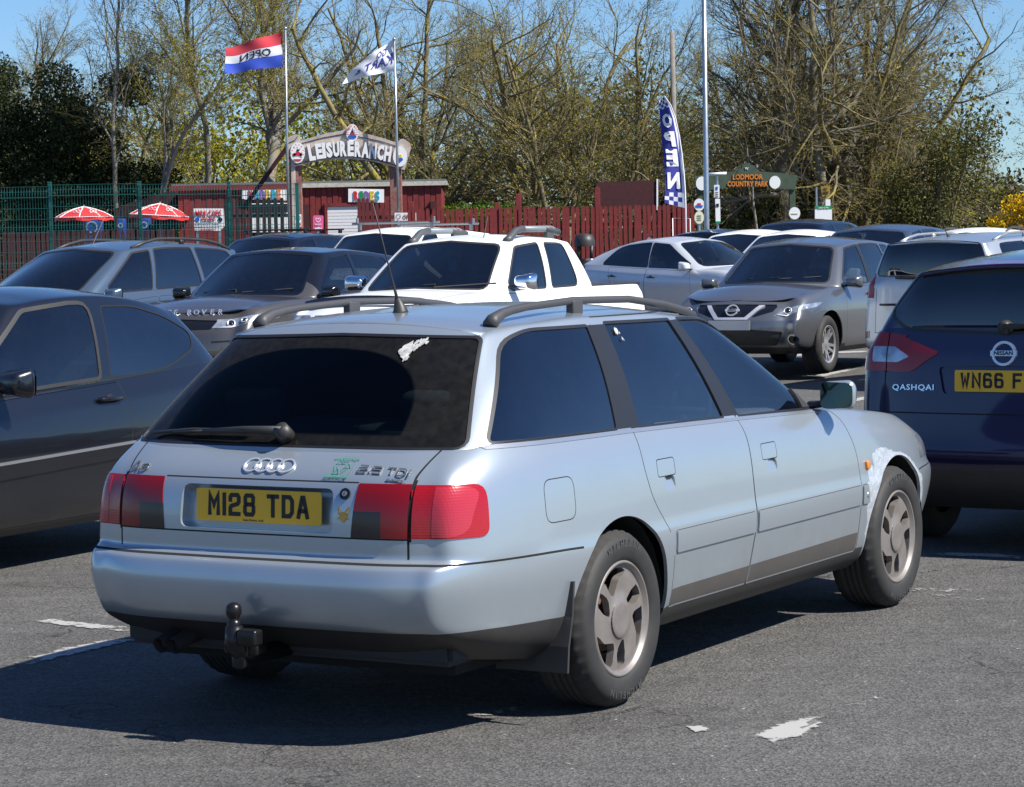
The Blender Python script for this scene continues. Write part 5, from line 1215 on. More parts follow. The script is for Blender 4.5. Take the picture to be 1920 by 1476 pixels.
# ---- white pickup
def pickup():
    PT = paint('white_paint_car', (.80, .81, .80), 0, .35, .5, dirt=.10); root = place('pickup_truck', 'white double-cab pickup with grey roof rails and chrome mirrors, facing us', .27, 27.7, 243.5, GROUPC); root['category'] = 'pickup'
    D = dict(xr=-1.13, xf=4.09, W=.925, wb=3.2, r=.38, zc=.42, xA=2.45, cowl=(2.78, 1.22), belt=[(-1.2, 1.19), (.3, 1.19), (1.2, 1.18), (2.45, 1.17)], hood=[(2.45, 1.17), (3.0, 1.16), (3.6, 1.12), (3.88, 1.06)], mid=.90, xrb=-1.08, rin=.03,
     xs=[-1.05, -.9, -.5, -.1, .15, .27, .5, .85, 1.25, 1.65, 2.05, 2.45, 2.8, 3.2, 3.55, 3.78, 3.94], iD=5, crown=(.03, .04, .015),
     edge=dict(x0=.42, x1=1.83, y=[(.4, .60), (1.0, .64), (1.83, .60)], z=[(.4, 1.67), (.8, 1.71), (1.3, 1.72), (1.83, 1.68)]),
     wins=[('front_door_window', 1.42, 1.30, 2.24, 1.80, [.04, .04, .06, .03]), ('rear_door_window', .62, .66, 1.26, 1.14, [.10, .03, .03, .04])],
     doors=[('fdoor', [(1.34, 1.16), (1.33, .52), (2.42, .52), (2.50, .8), (2.46, 1.12), (2.38, 1.16)]), ('rdoor', [(.50, 1.15), (.50, .85), (.62, .55), (1.315, .52), (1.325, 1.16)])],
     sealm=mat('rough_seal', (.02, .02, .021), .6), ws='five', bonnet=True, ms=1.15, mm=CHROME, gm2=PRIV, gmr=GLASS, flare=.03, cabx=.45, plan=[(-1.05, .95), (-.9, .985), (0, 1), (2.8, 1), (3.2, .985), (3.55, .95), (3.78, .90), (3.94, .82)], corner=(.86, .74), mirror=(2.25, .86, 1.28), seatm=mat('teal_seat', (.03, .05, .06), .9), wlo=.035, whi=.06,
     crease=[('L6', 0, 10, .7), ('G4', 3, 10, .3)])
    al = lambda c, n: n.x > .05 and c.x > 3.2
    D['carves'] = [('front', roundpoly([(.50, .86), (.56, .84), (.90, .86), (.90, 1.0), (.54, 1.0)], .02, 2), 'headlamp', lambda c, n: c.x > 3.4), ('front', roundpoly([(-.1, .83), (.46, .83), (.50, 1.0), (-.1, 1.01)], .02, 2), 'grille', al),
      ('front', roundpoly([(-.1, .50), (.6, .50), (.6, .66), (-.1, .68)], .02, 2), 'intake', al), ('side', roundpoly([(-3, .85), (-.98, .85), (-.98, 1.07), (-3, 1.07)], .02, 2), 'tail', lambda c, n: c.x < -.9 and c.y > .70),
      ('top', roundpoly([(-.98, -.1), (-.98, .72), (.22, .72), (.22, -.1)], .02, 2), 'hole', lambda c, n: c.z > 1.05 and n.z > .5), ('side', [(.30, .5), (.30, 1.13), (.307, 1.13), (.307, .5)], 'gap', lambda c, n: n.y > .3)]
    D['emits'] = [('headlamp', 'headlamp', CLEARL, .002, .01, 'LR'), ('grille', 'grille', BLKG, -.012, 0, 'C'), ('intake', 'lower_intake', BLKP, -.01, 0, 'C'), ('tail', 'tail_lamp', REDL, .004, .02, 'LR')]
    B = gen(D, 3); 
    finish(B, D, root, PT)
    mb = MB(); mb.box((-.38, 0, .68), (1.25, 1.46, .03))
    for s_ in (-1, 1): mb.box((-.38, s_*.735, .90), (1.25, .03, .45))
    for x in (-1.0, .24): mb.box((x, 0, .90), (.03, 1.46, .45))
    mb.build('load_bed', [BLKP], root)
    mb = MB()
    for s_ in (-1, 1): mb.box((-.38, s_*.78, 1.202), (1.30, .09, .025), bev=.008)
    mb.build('bed_rail_cap', [BLKP], root, True)
    for s_ in (-1, 1): handle(root, B, .80, 1.0, s_, BLKP); handle(root, B, 1.55, .99, s_, BLKP)
    GR = mat('grey_rail', (.16, .19, .21), .45)
    for s_ in (-1, 1):
        mb = MB(); zt = lambda x: B.topz(x, s_*.56)[0].z; y = s_*.56
        mb.tube([(.62, y, zt(.62)+.09), (.72, y, zt(.72)+.105), (1.45, y, zt(1.45)+.095)], .034, 8); mb.tube([(1.40, y, zt(1.4)+.095), (1.58, y, zt(1.55)+.085), (1.72, y, zt(1.70)+.02), (1.80, y, zt(1.78)+.0)], [.036, .036, .042, .04], 8, 1); mb.tube([(.55, y, zt(.6)+.08), (.90, y, zt(.9)+.10)], .04, 8, 1)
        mb.box((.78, y, zt(.78)+.04), (.16, .05, .10), 1, bev=.01); mb.build('roof_rail', [GR, mat('dark_rail', (.06, .065, .07), .5)], root, True)
    mb = MB(); pts = [B.topz(3.72, -.72+k*.144)[0]+Vector((.03-.06*abs(k-5)/5, 0, .05)) for k in range(11)]
    V = []; 
    for p in pts: V += [p, p+Vector((.035, 0, -.075)), p+Vector((.03, 0, -.085)), p+Vector((-.02, 0, -.012))]
    mb.add(V, [(i*4+k, (i+1)*4+k, (i+1)*4+(k+1) % 4, i*4+(k+1) % 4) for i in range(10) for k in range(4)]); mb.build('bonnet_guard', [BLKG], root, True)
    p = B.topz(1.70, .25)[0]; mb = MB(); mb.tube([p, p+Vector((-.10, 0, .22))], .005, 5); mb.build('roof_aerial', [BLKP], root)
    for y in (-.35, .2):
        mb = MB(); mb.tube([B.frontx(y, 1.25)[0]+Vector((.02, 0, -.01)), B.frontx(y+.55, 1.27)[0]+Vector((.015, 0, 0))], .010, 5); mb.build('windscreen_wiper', [BLKP], root)
    mb = MB(); mb.box((1.86, -.03, 1.56), (.03, .20, .06), bev=.01); mb.box((1.83, -.06, 1.46), (.02, .09, .15), 1, bev=.02); mb.build('interior_mirror', [DASH, mat('teal_tag', (.05, .35, .38), .6)], root, True)
    B.done()
pickup()
# ---- silver-blue people carrier
def mpv():
    PT = paint('blue_silver_paint', (.10, .145, .205), .6, .28, .9, dirt=.10); root = place('people_carrier', 'silver-blue people carrier with black roof rails by the green mesh fence', -4.30, 31.0, 239.5, GROUPC)
    D = dict(xr=-.90, xf=3.72, W=.905, wb=2.835, r=.32, zc=.22, xA=2.28, cowl=(2.78, 1.14), belt=[(-.9, 1.17), (0, 1.16), (1.2, 1.13), (2.28, 1.10)], hood=[(2.28, 1.10), (2.8, 1.04), (3.2, .92), (3.5, .78)], mid=.80, xrb=-.80,
     edge=dict(x0=-.74, x1=1.45, y=[(-.7, .56), (0, .62), (.8, .63), (1.45, .60)], z=[(-.74, 1.59), (-.3, 1.64), (.4, 1.67), (.9, 1.665), (1.45, 1.61)]),
     wins=[('front_door_window', 1.22, 1.08, 1.98, 1.38, [.02, .02, .03, .02]), ('rear_door_window', .25, .28, 1.12, .98, [.02, .02, .02, .02]), ('quarter_window', -.66, -.52, .15, .18, [.04, .02, .02, .06])],
     doors=[('fdoor', [(1.17, 1.06), (1.17, .30), (2.34, .30), (2.40, .6), (2.3, .98)]), ('rdoor', [(.20, 1.08), (.26, .75), (.42, .6), (.46, .30), (1.155, .30), (1.155, 1.06)])], cladz=.30,
     rw=[(-.1, 1.12), (.62, 1.12), (.52, 1.56), (-.1, 1.58)], sealm=SEALM, rwx=-.3, ws='ten', gm2=GLASSB, mirror=(2.12, .84, 1.10), ms=1.05)
    al = lambda c, n: c.x > 2.9
    D['carves'] = [('front', roundpoly([(.44, .60), (.85, .62), (.88, .74), (.46, .70)], .02, 2), 'headlamp', al), ('front', roundpoly([(-.1, .62), (.36, .62), (.36, .70), (-.1, .70)], .02, 2), 'grille', al),
        ('side', [(2.06, 1.04), (2.20, 1.035), (2.06, 1.16), (2.02, 1.16)], 'tri', lambda c, n: n.y > .1 and c.y > .3)]
    D['emits'] = [('headlamp', 'headlamp', CLEARL, .002, .01, 'LR'), ('grille', 'grille', BLKG, -.012, 0, 'C'), ('tri', 'corner_window', GLASS, -.003, 0, 'LR')]
    B = gen(D, 3); finish(B, D, root, PT); rails(root, B, -.62, 1.30, .58, .06, BLKP, .020, 1)
    p = B.topz(1.30, 0)[0]; mb = MB(); mb.tube([p, p+Vector((-.30, 0, .42))], .004, 5); mb.build('roof_aerial', [BLKP], root)
    B.done()
mpv()
# ---- silver SUV seen from behind
def suvr():
    PT = paint('silver_paint', (.40, .44, .48), .6, .34, .7, dirt=.18); root = place('silver_suv', 'silver SUV seen from behind, between the grey and the blue crossover', 5.0, 27.6, 52, GROUPC)
    D = dict(xr=-.85, xf=3.54, W=.91, wb=2.56, r=.355, zc=.26, xA=1.95, cowl=(2.30, 1.10), belt=[(-.8, 1.24), (-.2, 1.20), (.8, 1.13), (1.95, 1.07)], hood=[(1.95, 1.05), (2.5, 1.04), (3.0, .98), (3.3, .90)], mid=.82, xrb=-.78, rin=.03, bow=.03,
     edge=dict(x0=-.66, x1=1.40, y=[(-.6, .575), (0, .61), (.8, .62), (1.4, .59)], z=[(-.66, 1.585), (-.2, 1.62), (.5, 1.64), (1.0, 1.635), (1.4, 1.59)]),
     wins=[('front_door_window', 1.05, 1.0, 1.82, 1.36, [.02, .02, .03, .02]), ('rear_door_window', .18, .22, .97, .92, [.03, .02, .02, .02]), ('quarter_window', -.48, -.38, .10, .14, [.04, .02, .02, .04])],
     doors=[('fdoor', [(1.01, 1.07), (1.01, .32), (1.98, .32), (2.02, .7), (1.96, 1.02)]), ('rdoor', [(.14, 1.08), (.2, .85), (.44, .62), (.46, .32), (.995, .32), (.995, 1.07)])], cladz=.40,
     rw=[(-.1, 1.25), (.66, 1.25), (.665, 1.29), (.545, 1.585), (-.1, 1.61)], sealm=BLKG, rwx=-.3, ws='five')
    bk = lambda c, n: c.x < -.5
    D['carves'] = [('side', roundpoly([(-2, 1.0), (-.60, 1.0), (-.62, 1.27), (-2, 1.30)], .03, 2), 'tail', lambda c, n: c.x < -.4 and c.y > .70), ('rear', [(.66, .62), (.66, 1.10), (.667, 1.10), (.667, .62)], 'gap', bk), ('rear', [(-.1, .62), (-.1, .627), (.66, .627), (.66, .62)], 'gap', bk),
       ('rear', roundpoly([(-.1, .80), (.30, .80), (.30, .97), (-.1, .97)], .02, 2), 'pw', bk), ('side', [(-2, .56), (-.62, .56), (-.62, .64), (-2, .64)], 'refl', lambda c, n: c.x < -.4 and c.y > .74)]
    D['emits'] = [('tail', 'tail_lamp', REDL, .004, .02, 'LR'), ('pw', 'plate_recess', PT, -.012, -.012, 'C'), ('refl', 'reflector', REDD, .002, .01, 'LR')]
    B = gen(D, 3); finish(B, D, root, PT, True)
    p, n = B.rearx(0, .885); plate(root, frame(Vector((p.x-.008, 0, .885)), (0, -1, 0), (0, 0, 1)), 'WE10 FNP'.replace('1', '1') if False else '')
    p0, n0 = B.rearx(.48, .93); mb = MB(); mb.tube([p0+Vector((-.03, .10, 0)), p0+Vector((-.035, -.10, 0))], .014, 6); mb.build('tailgate_handle', [PT], root, True)
    p0, n0 = B.rearx(0, 1.22); p1, _ = B.rearx(.40, 1.21); mb = MB(); mb.tube([p0+n0*.03, p1+n0*.03], [.025, .012], 6); mb.build('rear_wiper', [BLKP], root, True)
    mb = MB(); q = [B.topz(-.62, -.54+k*.108)[0] for k in range(11)]; V = []
    for p in q: u = (p.y/.54)**2; V += [p+Vector((.08, 0, .002)), p+Vector((-.12+.05*u, 0, -.016)), p+Vector((-.11+.05*u, 0, -.040)), p+Vector((.02, 0, -.05))]
    mb.add(V, [(i*4+k, (i+1)*4+k, (i+1)*4+k+1, i*4+k+1) for i in range(10) for k in range(3)]); mb.build('roof_spoiler', [PT], root, True)
    p = B.topz(-.35, 0)[0]; mb = MB(); mb.tube([p, p+Vector((-.04, 0, .03)), p+Vector((-.12, 0, .16))], [.02, .006, .004], 6); mb.build('roof_aerial', [BLKP], root)
    rails(root, B, -.4, 1.1, .56, .05, ALLOY, .016, 1); B.done()
suvr()
# ---- further cars: generic bodies
def simple(name, label, cat, x, y, yaw, PT, kind, lvl=2, **kw):
    root = place(name, label, x, y, yaw, GROUPC); root['category'] = cat
    if kind == 'van':
        D = dict(xr=-.72, xf=3.45, W=.87, wb=2.69, r=.32, zc=.24, xA=2.12, cowl=(2.55, 1.14), belt=[(-.8, 1.12), (1, 1.10), (2.12, 1.08)], hood=[(2.12, 1.08), (2.6, 1.04), (3.0, .95), (3.22, .85)], mid=.80, xrb=-.69, rin=.01,
         edge=dict(x0=-.66, x1=1.55, y=[(-.6, .66), (.8, .68), (1.55, .62)], z=[(-.66, 1.62), (.3, 1.68), (1.0, 1.68), (1.55, 1.62)]), wins=[('front_door_window', 1.10, 1.10, 1.98, 1.42, [.03, .03, .12, .06])], cladz=.32, sealm=SEALM)
    elif kind == 'fast':
        D = dict(xr=-.92, xf=3.55, W=.91, wb=2.70, r=.32, zc=.20, xA=2.02, cowl=(2.42, .99), belt=[(-.9, 1.03), (-.3, 1.01), (.8, .96), (2.02, .92)], hood=[(2.02, .92), (2.6, .91), (3.1, .82), (3.3, .74)], mid=.74, xrb=-.82,
         edge=dict(x0=-.42, x1=1.28, y=[(-.4, .50), (.2, .56), (.8, .57), (1.28, .54)], z=[(-.42, 1.22), (-.1, 1.30), (.3, 1.37), (.8, 1.405), (1.28, 1.365)]),
         wins=[('front_door_window', .98, .90, 1.88, 1.24, [.02, .02, .03, .02]), ('rear_door_window', -.18, .02, .92, .83, [.05, .02, .02, .10])], rw=[(-.1, 1.06), (.56, 1.06), (.42, 1.24), (-.1, 1.27)], cladz=.26, sealm=BLKG, rwx=.2,
         doors=[('fdoor', [(.95, .94), (.95, .28), (2.02, .28), (2.06, .6), (1.98, .90)]), ('rdoor', [(.0, .98), (.1, .75), (.40, .55), (.42, .28), (.94, .28), (.94, .94)])])
    elif kind == 'estate':
        D = dict(xr=-1.0, xf=3.75, W=.92, wb=2.80, r=.33, zc=.20, xA=2.08, cowl=(2.5, 1.0), belt=[(-.9, 1.06), (.3, 1.02), (1.2, .99), (2.08, .95)], hood=[(2.08, .95), (2.7, .93), (3.2, .84), (3.5, .74)], mid=.76, xrb=-.86,
         edge=dict(x0=-.60, x1=1.32, y=[(-.6, .54), (.2, .59), (.8, .60), (1.32, .56)], z=[(-.6, 1.385), (-.1, 1.43), (.5, 1.46), (.9, 1.455), (1.32, 1.41)]),
         wins=[('front_door_window', 1.08, 1.02, 1.94, 1.30, [.02, .02, .03, .02]), ('rear_door_window', .22, .26, 1.0, .94, [.02, .02, .02, .02]), ('quarter_window', -.60, -.40, .16, .20, [.03, .02, .02, .05])], rw=[(-.1, 1.08), (.60, 1.08), (.50, 1.38), (-.1, 1.40)], cladz=.26, sealm=BLKG, rwx=-.2)
    elif kind == 'suv':
        D = dict(xr=-.88, xf=3.66, W=.93, wb=2.68, r=.365, zc=.25, xA=2.0, cowl=(2.38, 1.10), belt=[(-.8, 1.17), (0, 1.12), (2.0, 1.05)], hood=[(2.0, 1.05), (2.6, 1.03), (3.1, .96), (3.4, .86)], mid=.82, xrb=-.74,
         edge=dict(x0=-.66, x1=1.42, y=[(-.6, .54), (.2, .60), (1.42, .58)], z=[(-.66, 1.50), (-.2, 1.56), (.5, 1.59), (1.0, 1.58), (1.42, 1.53)]),
         wins=[('front_door_window', 1.08, 1.02, 1.88, 1.38, [.02, .02, .03, .02]), ('rear_door_window', .22, .26, 1.0, .94, [.02, .02, .02, .02]), ('quarter_window', -.52, -.30, .16, .20, [.06, .02, .02, .04])], rw=[(-.1, 1.19), (.60, 1.19), (.52, 1.50), (-.1, 1.52)], cladz=.36, sealm=BLKG, rwx=-.2)
    else:  # hatch
        D = dict(xr=-.74, xf=3.28, W=.88, wb=2.58, r=.31, zc=.20, xA=1.92, cowl=(2.28, 1.02), belt=[(-.7, 1.05), (.3, 1.01), (1.92, .95)], hood=[(1.92, .95), (2.4, .94), (2.8, .86), (3.05, .77)], mid=.75, xrb=-.62,
         edge=dict(x0=-.48, x1=1.25, y=[(-.5, .52), (.2, .57), (1.25, .55)], z=[(-.48, 1.385), (0, 1.44), (.7, 1.47), (1.25, 1.42)]),
         wins=[('front_door_window', 1.0, .94, 1.80, 1.22, [.02, .02, .03, .02]), ('rear_door_window', .12, .18, .93, .87, [.04, .02, .02, .03])], rw=[(-.1, 1.07), (.56, 1.07), (.48, 1.38), (-.1, 1.40)], cladz=.26, sealm=BLKG, rwx=0)
    D.update(kw); D['gm2'] = PRIV if kw.get('dark') else GLASSB
    xf = D['xf']; zn = D['hood'][-1][1]; al = lambda c, n: c.x > D['wb']+.2
    D['carves'] = [('front', roundpoly([(.46, zn-.14), (.84, zn-.12), (.86, zn-.01), (.50, zn-.05)], .02, 2), 'headlamp', al), ('front', roundpoly([(-.1, zn-.15), (.38, zn-.15), (.40, zn-.05), (-.1, zn-.05)], .02, 2), 'grille', al),
      ('side', roundpoly([(-3, .80), (D['xr']+.26, .80), (D['xr']+.30, 1.0), (-3, 1.0)], .02, 2), 'tail', lambda c, n: c.x < -.3 and c.y > .62)]
    D['emits'] = [('headlamp', 'headlamp', CLEARL, .002, .01, 'LR'), ('grille', 'grille', BLKG, -.01, 0, 'C'), ('tail', 'tail_lamp', REDL, .003, .01, 'LR')]
    B = gen(D, lvl); finish(B, D, root, PT, kw.get('full', False)); return root, B
WHP = MATS['white_paint_car']; SILV = MATS['silver_paint']; WSIL = paint('pale_silver_paint', (.58, .61, .64), .35, .35, .6, dirt=.12); DBLU = paint('black_blue_paint', (.008, .012, .024), .4, .25, 1., dirt=.08); STEEL = paint('steel_blue_paint', (.06, .085, .13), .5, .3, .8, dirt=.12)
GREYR = mat('grey_bar', (.25, .28, .29), .4, metal=.5)
def others():
    r_, B = simple('panel_van', 'white panel van with roof bars behind the white pickup', 'van', -1.2, 38.6, 243, WHP, 'van', 3, full=True)
    for x in (1.1, -.15):
        z = B.topz(x, 0)[0].z+.07; mb = MB(); mb.tube([(x, -.75, z), (x, .75, z)], .018, 6)
        for s_ in (-1, 1): mb.box((x, s_*.62, z-.05), (.05, .04, .10)); mb.box((x, s_*.66, z+.04), (.04, .03, .09), bev=.01)
        mb.build('roof_bar', [GREYR], r_)
    B.done()
    r_, B = simple('fastback_car', 'pale silver fastback car facing right beside the white pickup', 'car', 2.28, 42.0, -51, WSIL, 'fast', 3, full=True, dark=True)
    p = B.topz(.15, 0)[0]; mb = MB(); mb.add([p+Vector((.10, .0, 0)), p+Vector((-.10, .03, 0)), p+Vector((-.10, -.03, 0)), p+Vector((-.08, 0, .06))], [(0, 1, 3), (0, 3, 2), (1, 2, 3)]); mb.build('fin_aerial', [WSIL], r_)
    for s_ in (-1, 1): handle(r_, B, .15, .83, s_, WSIL); handle(r_, B, 1.1, .81, s_, WSIL)
    mb = MB(); mb.box((-.80, 0, 1.10), (.14, 1.15, .03), bev=.01); mb.build('boot_spoiler', [WSIL], r_, True); B.done()
    for args in CARS2:
        nm, lab, px, Y, yaw, P, kind, kw = args; q = col_at(px, Y)
        r_, B = simple(nm, lab, 'car', q.x, Y, yaw, P, kind, 2, **kw)
        if kw.get('bars'):
            for x in (1.1, .0):
                z = B.topz(x, 0)[0].z+.06; mb = MB(); mb.tube([(x, -.62, z), (x, .62, z)], .016, 6)
                for s_ in (-1, 1): mb.box((x, s_*.55, z-.03), (.06, .05, .07), bev=.01)
                mb.build('roof_bar', [BLKP], r_)
        if kw.get('rails'): rails(r_, B, -.4, 1.1, .55, .05, BLKP, .018, 1)
        B.done()
CARS2 = [('dark_car', 'black car with roof bars behind the bronze-grey SUV', 585, 42, 243, DBLU, 'suv', dict(bars=True)),
 ('dark_car', 'dark car nearly hidden left of the white panel van', 665, 46, 243, STEEL, 'hatch', {}),
 ('dark_car', 'dark car facing right in front of the red picket fence', 1290, 50, -42, DBLU, 'fast', {}),
 ('white_car', 'white hatchback roof showing behind the grey crossover', 1440, 44, 243, WHP, 'hatch', {}),
 ('dark_suv', 'dark blue SUV furthest back under the country park arch', 1535, 48, 243, DBLU, 'suv', dict(dark=True)),
 ('steel_blue_suv', 'steel blue SUV with chrome window line behind the grey crossover', 1690, 39, 243, STEEL, 'suv', dict(dark=True)),
 ('white_car', 'white car with black roof rails behind the silver SUV', 1860, 42, 243, WHP, 'estate', dict(rails=True)),
 ('white_car', 'small white car glimpsed behind the steel blue SUV', 1530, 43, 243, WHP, 'hatch', {})]
others()
# ---------------------------------------------------------------- buildings, fences, signs
MAROON = mat('maroon_boards', (.19, .018, .016), .7, var=.3, vscale=6, dark=(.11, .012, .012)); MAROOND = mat('dark_maroon', (.055, .010, .012), .8, var=.3)
ROOFG = mat('roof_felt', (.16, .17, .165), .85, var=.2); PALEW = mat('weathered_white', (.5, .47, .40), .7, var=.3, vscale=12); WOODG = mat('grey_wood', (.50, .43, .37), .8, var=.3, vscale=5, dark=(.34, .28, .24))
GREENM = mat('green_mesh', (.008, .095, .085), .45); STEELG = mat('galvanised', (.42, .45, .47), .35, metal=.8, var=.2); SIGNW = mat('sign_white', (.80, .80, .79), .45)
REDS = mat('sign_red', (.55, .015, .02), .5); PINKS = mat('sign_pink', (.75, .12, .32), .5); INKB = mat('sign_black', (.012, .012, .02), .5); BLUES = mat('sign_blue', (.02, .10, .45), .5); NAVYF = mat('flag_navy', (.030, .035, .26), .8); YELS = mat('sign_yellow', (.72, .52, .03), .5); ORAS = mat('sign_orange', (.70, .22, .02), .5); GRNS = mat('sign_green', (.01, .22, .09), .5); PURS = mat('sign_purple', (.25, .10, .38), .5); TEALS = mat('sign_teal', (.03, .35, .50), .5)
def mpp(Y): return Y/FPX
def pprism(mb, pts, Y, th, m=0):
    f = [at(x, y, Y) for x, y in pts]; n = len(f); b = [p+Vector((0, th, 0)) for p in f]
    return mb.add(f+b, [list(range(n)), [n+i for i in range(n)][::-1]]+[(i, n+i, n+(i+1) % n, (i+1) % n) for i in range(n)], m)
def ptext(mb, txt, px, py, Y, hpx, m=0, wpx=None, bold=0, ext=.01, rot=0, flip=False, off=.012, shear=0, space=1.0):
    V, F = textmesh(txt, 1, bold, 0, 'CENTER', shear, 1, space)
    x0 = min(v.x for v in V); x1 = max(v.x for v in V); y0 = min(v.y for v in V); y1 = max(v.y for v in V)
    s = mpp(Y); sy = hpx*s/(y1-y0); sx = (wpx*s/(x1-x0)) if wpx else sy
    c = at(px, py, Y); M_ = frame(c-Vector((0, off, 0)), (1, 0, 0), (0, 0, 1)) @ Matrix.Rotation(R(rot), 4, 'Z')
    P = [Vector(((v.x-(x0+x1)/2)*sx*(-1 if flip else 1), (v.y-(y0+y1)/2)*sy, 0)) for v in V]
    n = len(P); F = [list(f) for f in F]
    if flip: F = [f[::-1] for f in F]
    A = [M_ @ (p+Vector((0, 0, ext/2))) for p in P]; mb.add(A, F, m)
    if ext > .002:     # side walls
        from collections import Counter
        E = Counter(); D = {}
        for f in F:
            for i in range(len(f)): a, b = f[i], f[(i+1) % len(f)]; E[(min(a, b), max(a, b))] += 1; D[(min(a, b), max(a, b))] = (a, b)
        B_ = [M_ @ (p-Vector((0, 0, ext/2))) for p in P]; W = []
        for k, c_ in E.items():
            if c_ == 1: a, b = D[k]; W.append((b, a, a+n, b+n))
        mb.add(A+B_, W, m)
def top(name, label, cat, px, Y, group=None):
    q = col_at(px, Y); return empty(name, q, 0, label, cat, group)
def child(o, parent):
    bpy.context.view_layer.update(); o.parent = parent; o.matrix_parent_inverse = parent.matrix_world.inverted() if False else Matrix.Translation(-Vector(parent.location)); return o
def bld(mb, name, mats, parent, smooth=False):
    """geometry given in world coordinates, stored relative to the parent's base"""
    L = Vector(parent.location) if parent else Vector()
    mb.V = [v-L for v in mb.V]; o = mb.build(name, mats, parent, smooth); return o
def boards(mb, x0, x1, y, z0, z1, w=.14, m=0, jig=0):
    n = max(1, int((x1-x0)/w)); rnd = random.Random(3)
    for k in range(n):
        a = x0+(x1-x0)*k/n; mb.box(((a+(x1-x0)/n/2), y-(.012 if k % 2 else 0), (z0+z1)/2), ((x1-x0)/n-.012, .02, z1-z0), m)
def shed():
    Y = 66; r = top('kiddie_rides_shed', 'long maroon boarded shed with roller shutter and KIDDIE RIDES signs', 'shed', 590, Y)
    a = at(333, 352, Y); b = at(828, 360, Y); x0, x1 = a.x, b.x; zt = a.z; g = gz(0, Y)
    mb = MB(); boards(mb, x0, x1, Y, g, zt-.05, .15); mb.box(((x0+x1)/2, Y+1.8, (g+zt)/2-.05), (x1-x0-.02, 3.5, zt-g-.10)); bld(mb, 'wall', MAROON, r)
    mb = MB(); V = [(x0-.15, Y-.10, zt+.10), (x1+.12, Y-.10, zt+.10), (x1+.12, Y+3.8, zt+.02), (x0-.15, Y+3.8, zt+.02)]; V = [Vector(v) for v in V]
    mb.add(V+[v-Vector((0, 0, .07)) for v in V], [(0, 1, 2, 3), (7, 6, 5, 4), (0, 4, 5, 1), (1, 5, 6, 2), (2, 6, 7, 3), (3, 7, 4, 0)]); bld(mb, 'roof', ROOFG, r)
    xm = at(565, 350, Y).x
    mb = MB(); mb.box(((x0+xm)/2-.1, Y-.09, zt-.02), (xm-x0+.2, .04, .13), 0); bld(mb, 'fascia', MAROON, r)
    mb = MB(); mb.box(((x1+xm)/2+.06, Y-.09, zt-.01), (x1-xm+.2, .04, .11), 0); bld(mb, 'fascia', PALEW, r)
    # roller shutter
    p = at(614, 388, Y); q = at(676, 388, Y); mb = MB(); n = 24
    for k in range(n): z0 = g+(p.z-g)*k/n; mb.box(((p.x+q.x)/2, Y-.035, z0+(p.z-g)/n/2), (q.x-p.x, .02, (p.z-g)/n*.85))
    mb.box(((p.x+q.x)/2, Y-.022, (g+p.z)/2), (q.x-p.x, .01, p.z-g)); bld(mb, 'roller_shutter', mat('shutter_white', (.72, .72, .72), .5), r)
    mb = MB(); mb.box((p.x-.04, Y-.05, (g+p.z)/2), (.06, .06, p.z-g)); mb.box(((p.x+q.x)/2, Y-.05, p.z+.05), (q.x-p.x+.16, .06, .09)); bld(mb, 'shutter_frame', MAROON, r)
    d0 = at(566, 384, Y); d1 = at(580, 384, Y); mb = MB(); mb.box(((d0.x+d1.x)/2, Y-.04, (g+d0.z)/2), (d1.x-d0.x, .03, d0.z-g)); bld(mb, 'side_door', MAROOND, r)
    mb = MB(); e = at(812, 385, Y); mb.box((e.x, Y-.07, e.z), (.14, .12, .22), bev=.01); bld(mb, 'meter_box', MAROOND, r)
    # signs
    for pts, wd, cols, cx, cw in (([(454, 350), (537, 352), (537, 376), (454, 374)], 'KIDDIE', [REDS, TEALS, PURS, YELS, TEALS, ORAS], 497, 62), ([(653, 354), (720, 355), (720, 380), (653, 379)], 'RIDES', [REDS, GRNS, PURS, YELS, TEALS], 688, 50)):
        mb = MB(); pprism(mb, pts, Y-.10, .03); s = bld(mb, 'name_sign', SIGNW, r); n = len(wd)
        for i, ch in enumerate(wd):
            mb = MB(); ptext(mb, ch, cx-cw/2+cw*(i+.5)/n, 364+ (3 if wd == 'RIDES' else 0), Y-.10, 17, 0, 8.0 if ch != 'I' else 5.5, .02, .03); L = Vector(s.location)+Vector(r.location); mb.V = [v-L for v in mb.V]; mb.build('sign_letter', [cols[i]], s)
shed()
def darkshed():
    Y = 68; r = top('dark_shed', 'dark low shed joined to the left end of the maroon shed', 'shed', 270, Y); g = gz(0, Y); a = at(215, 392, Y); b = at(332, 354, Y)
    mb = MB(); boards(mb, a.x, b.x-.02, Y, g, a.z, .16); P = [(a.x, a.z), (b.x-.03, a.z), (b.x-.03, b.z), (a.x+.3, a.z+.12)]; mb.prism(P, Y, Y+3, 'y'); bld(mb, 'wall', mat('dark_boards', (.035, .012, .012), .8, var=.3), r)
darkshed()
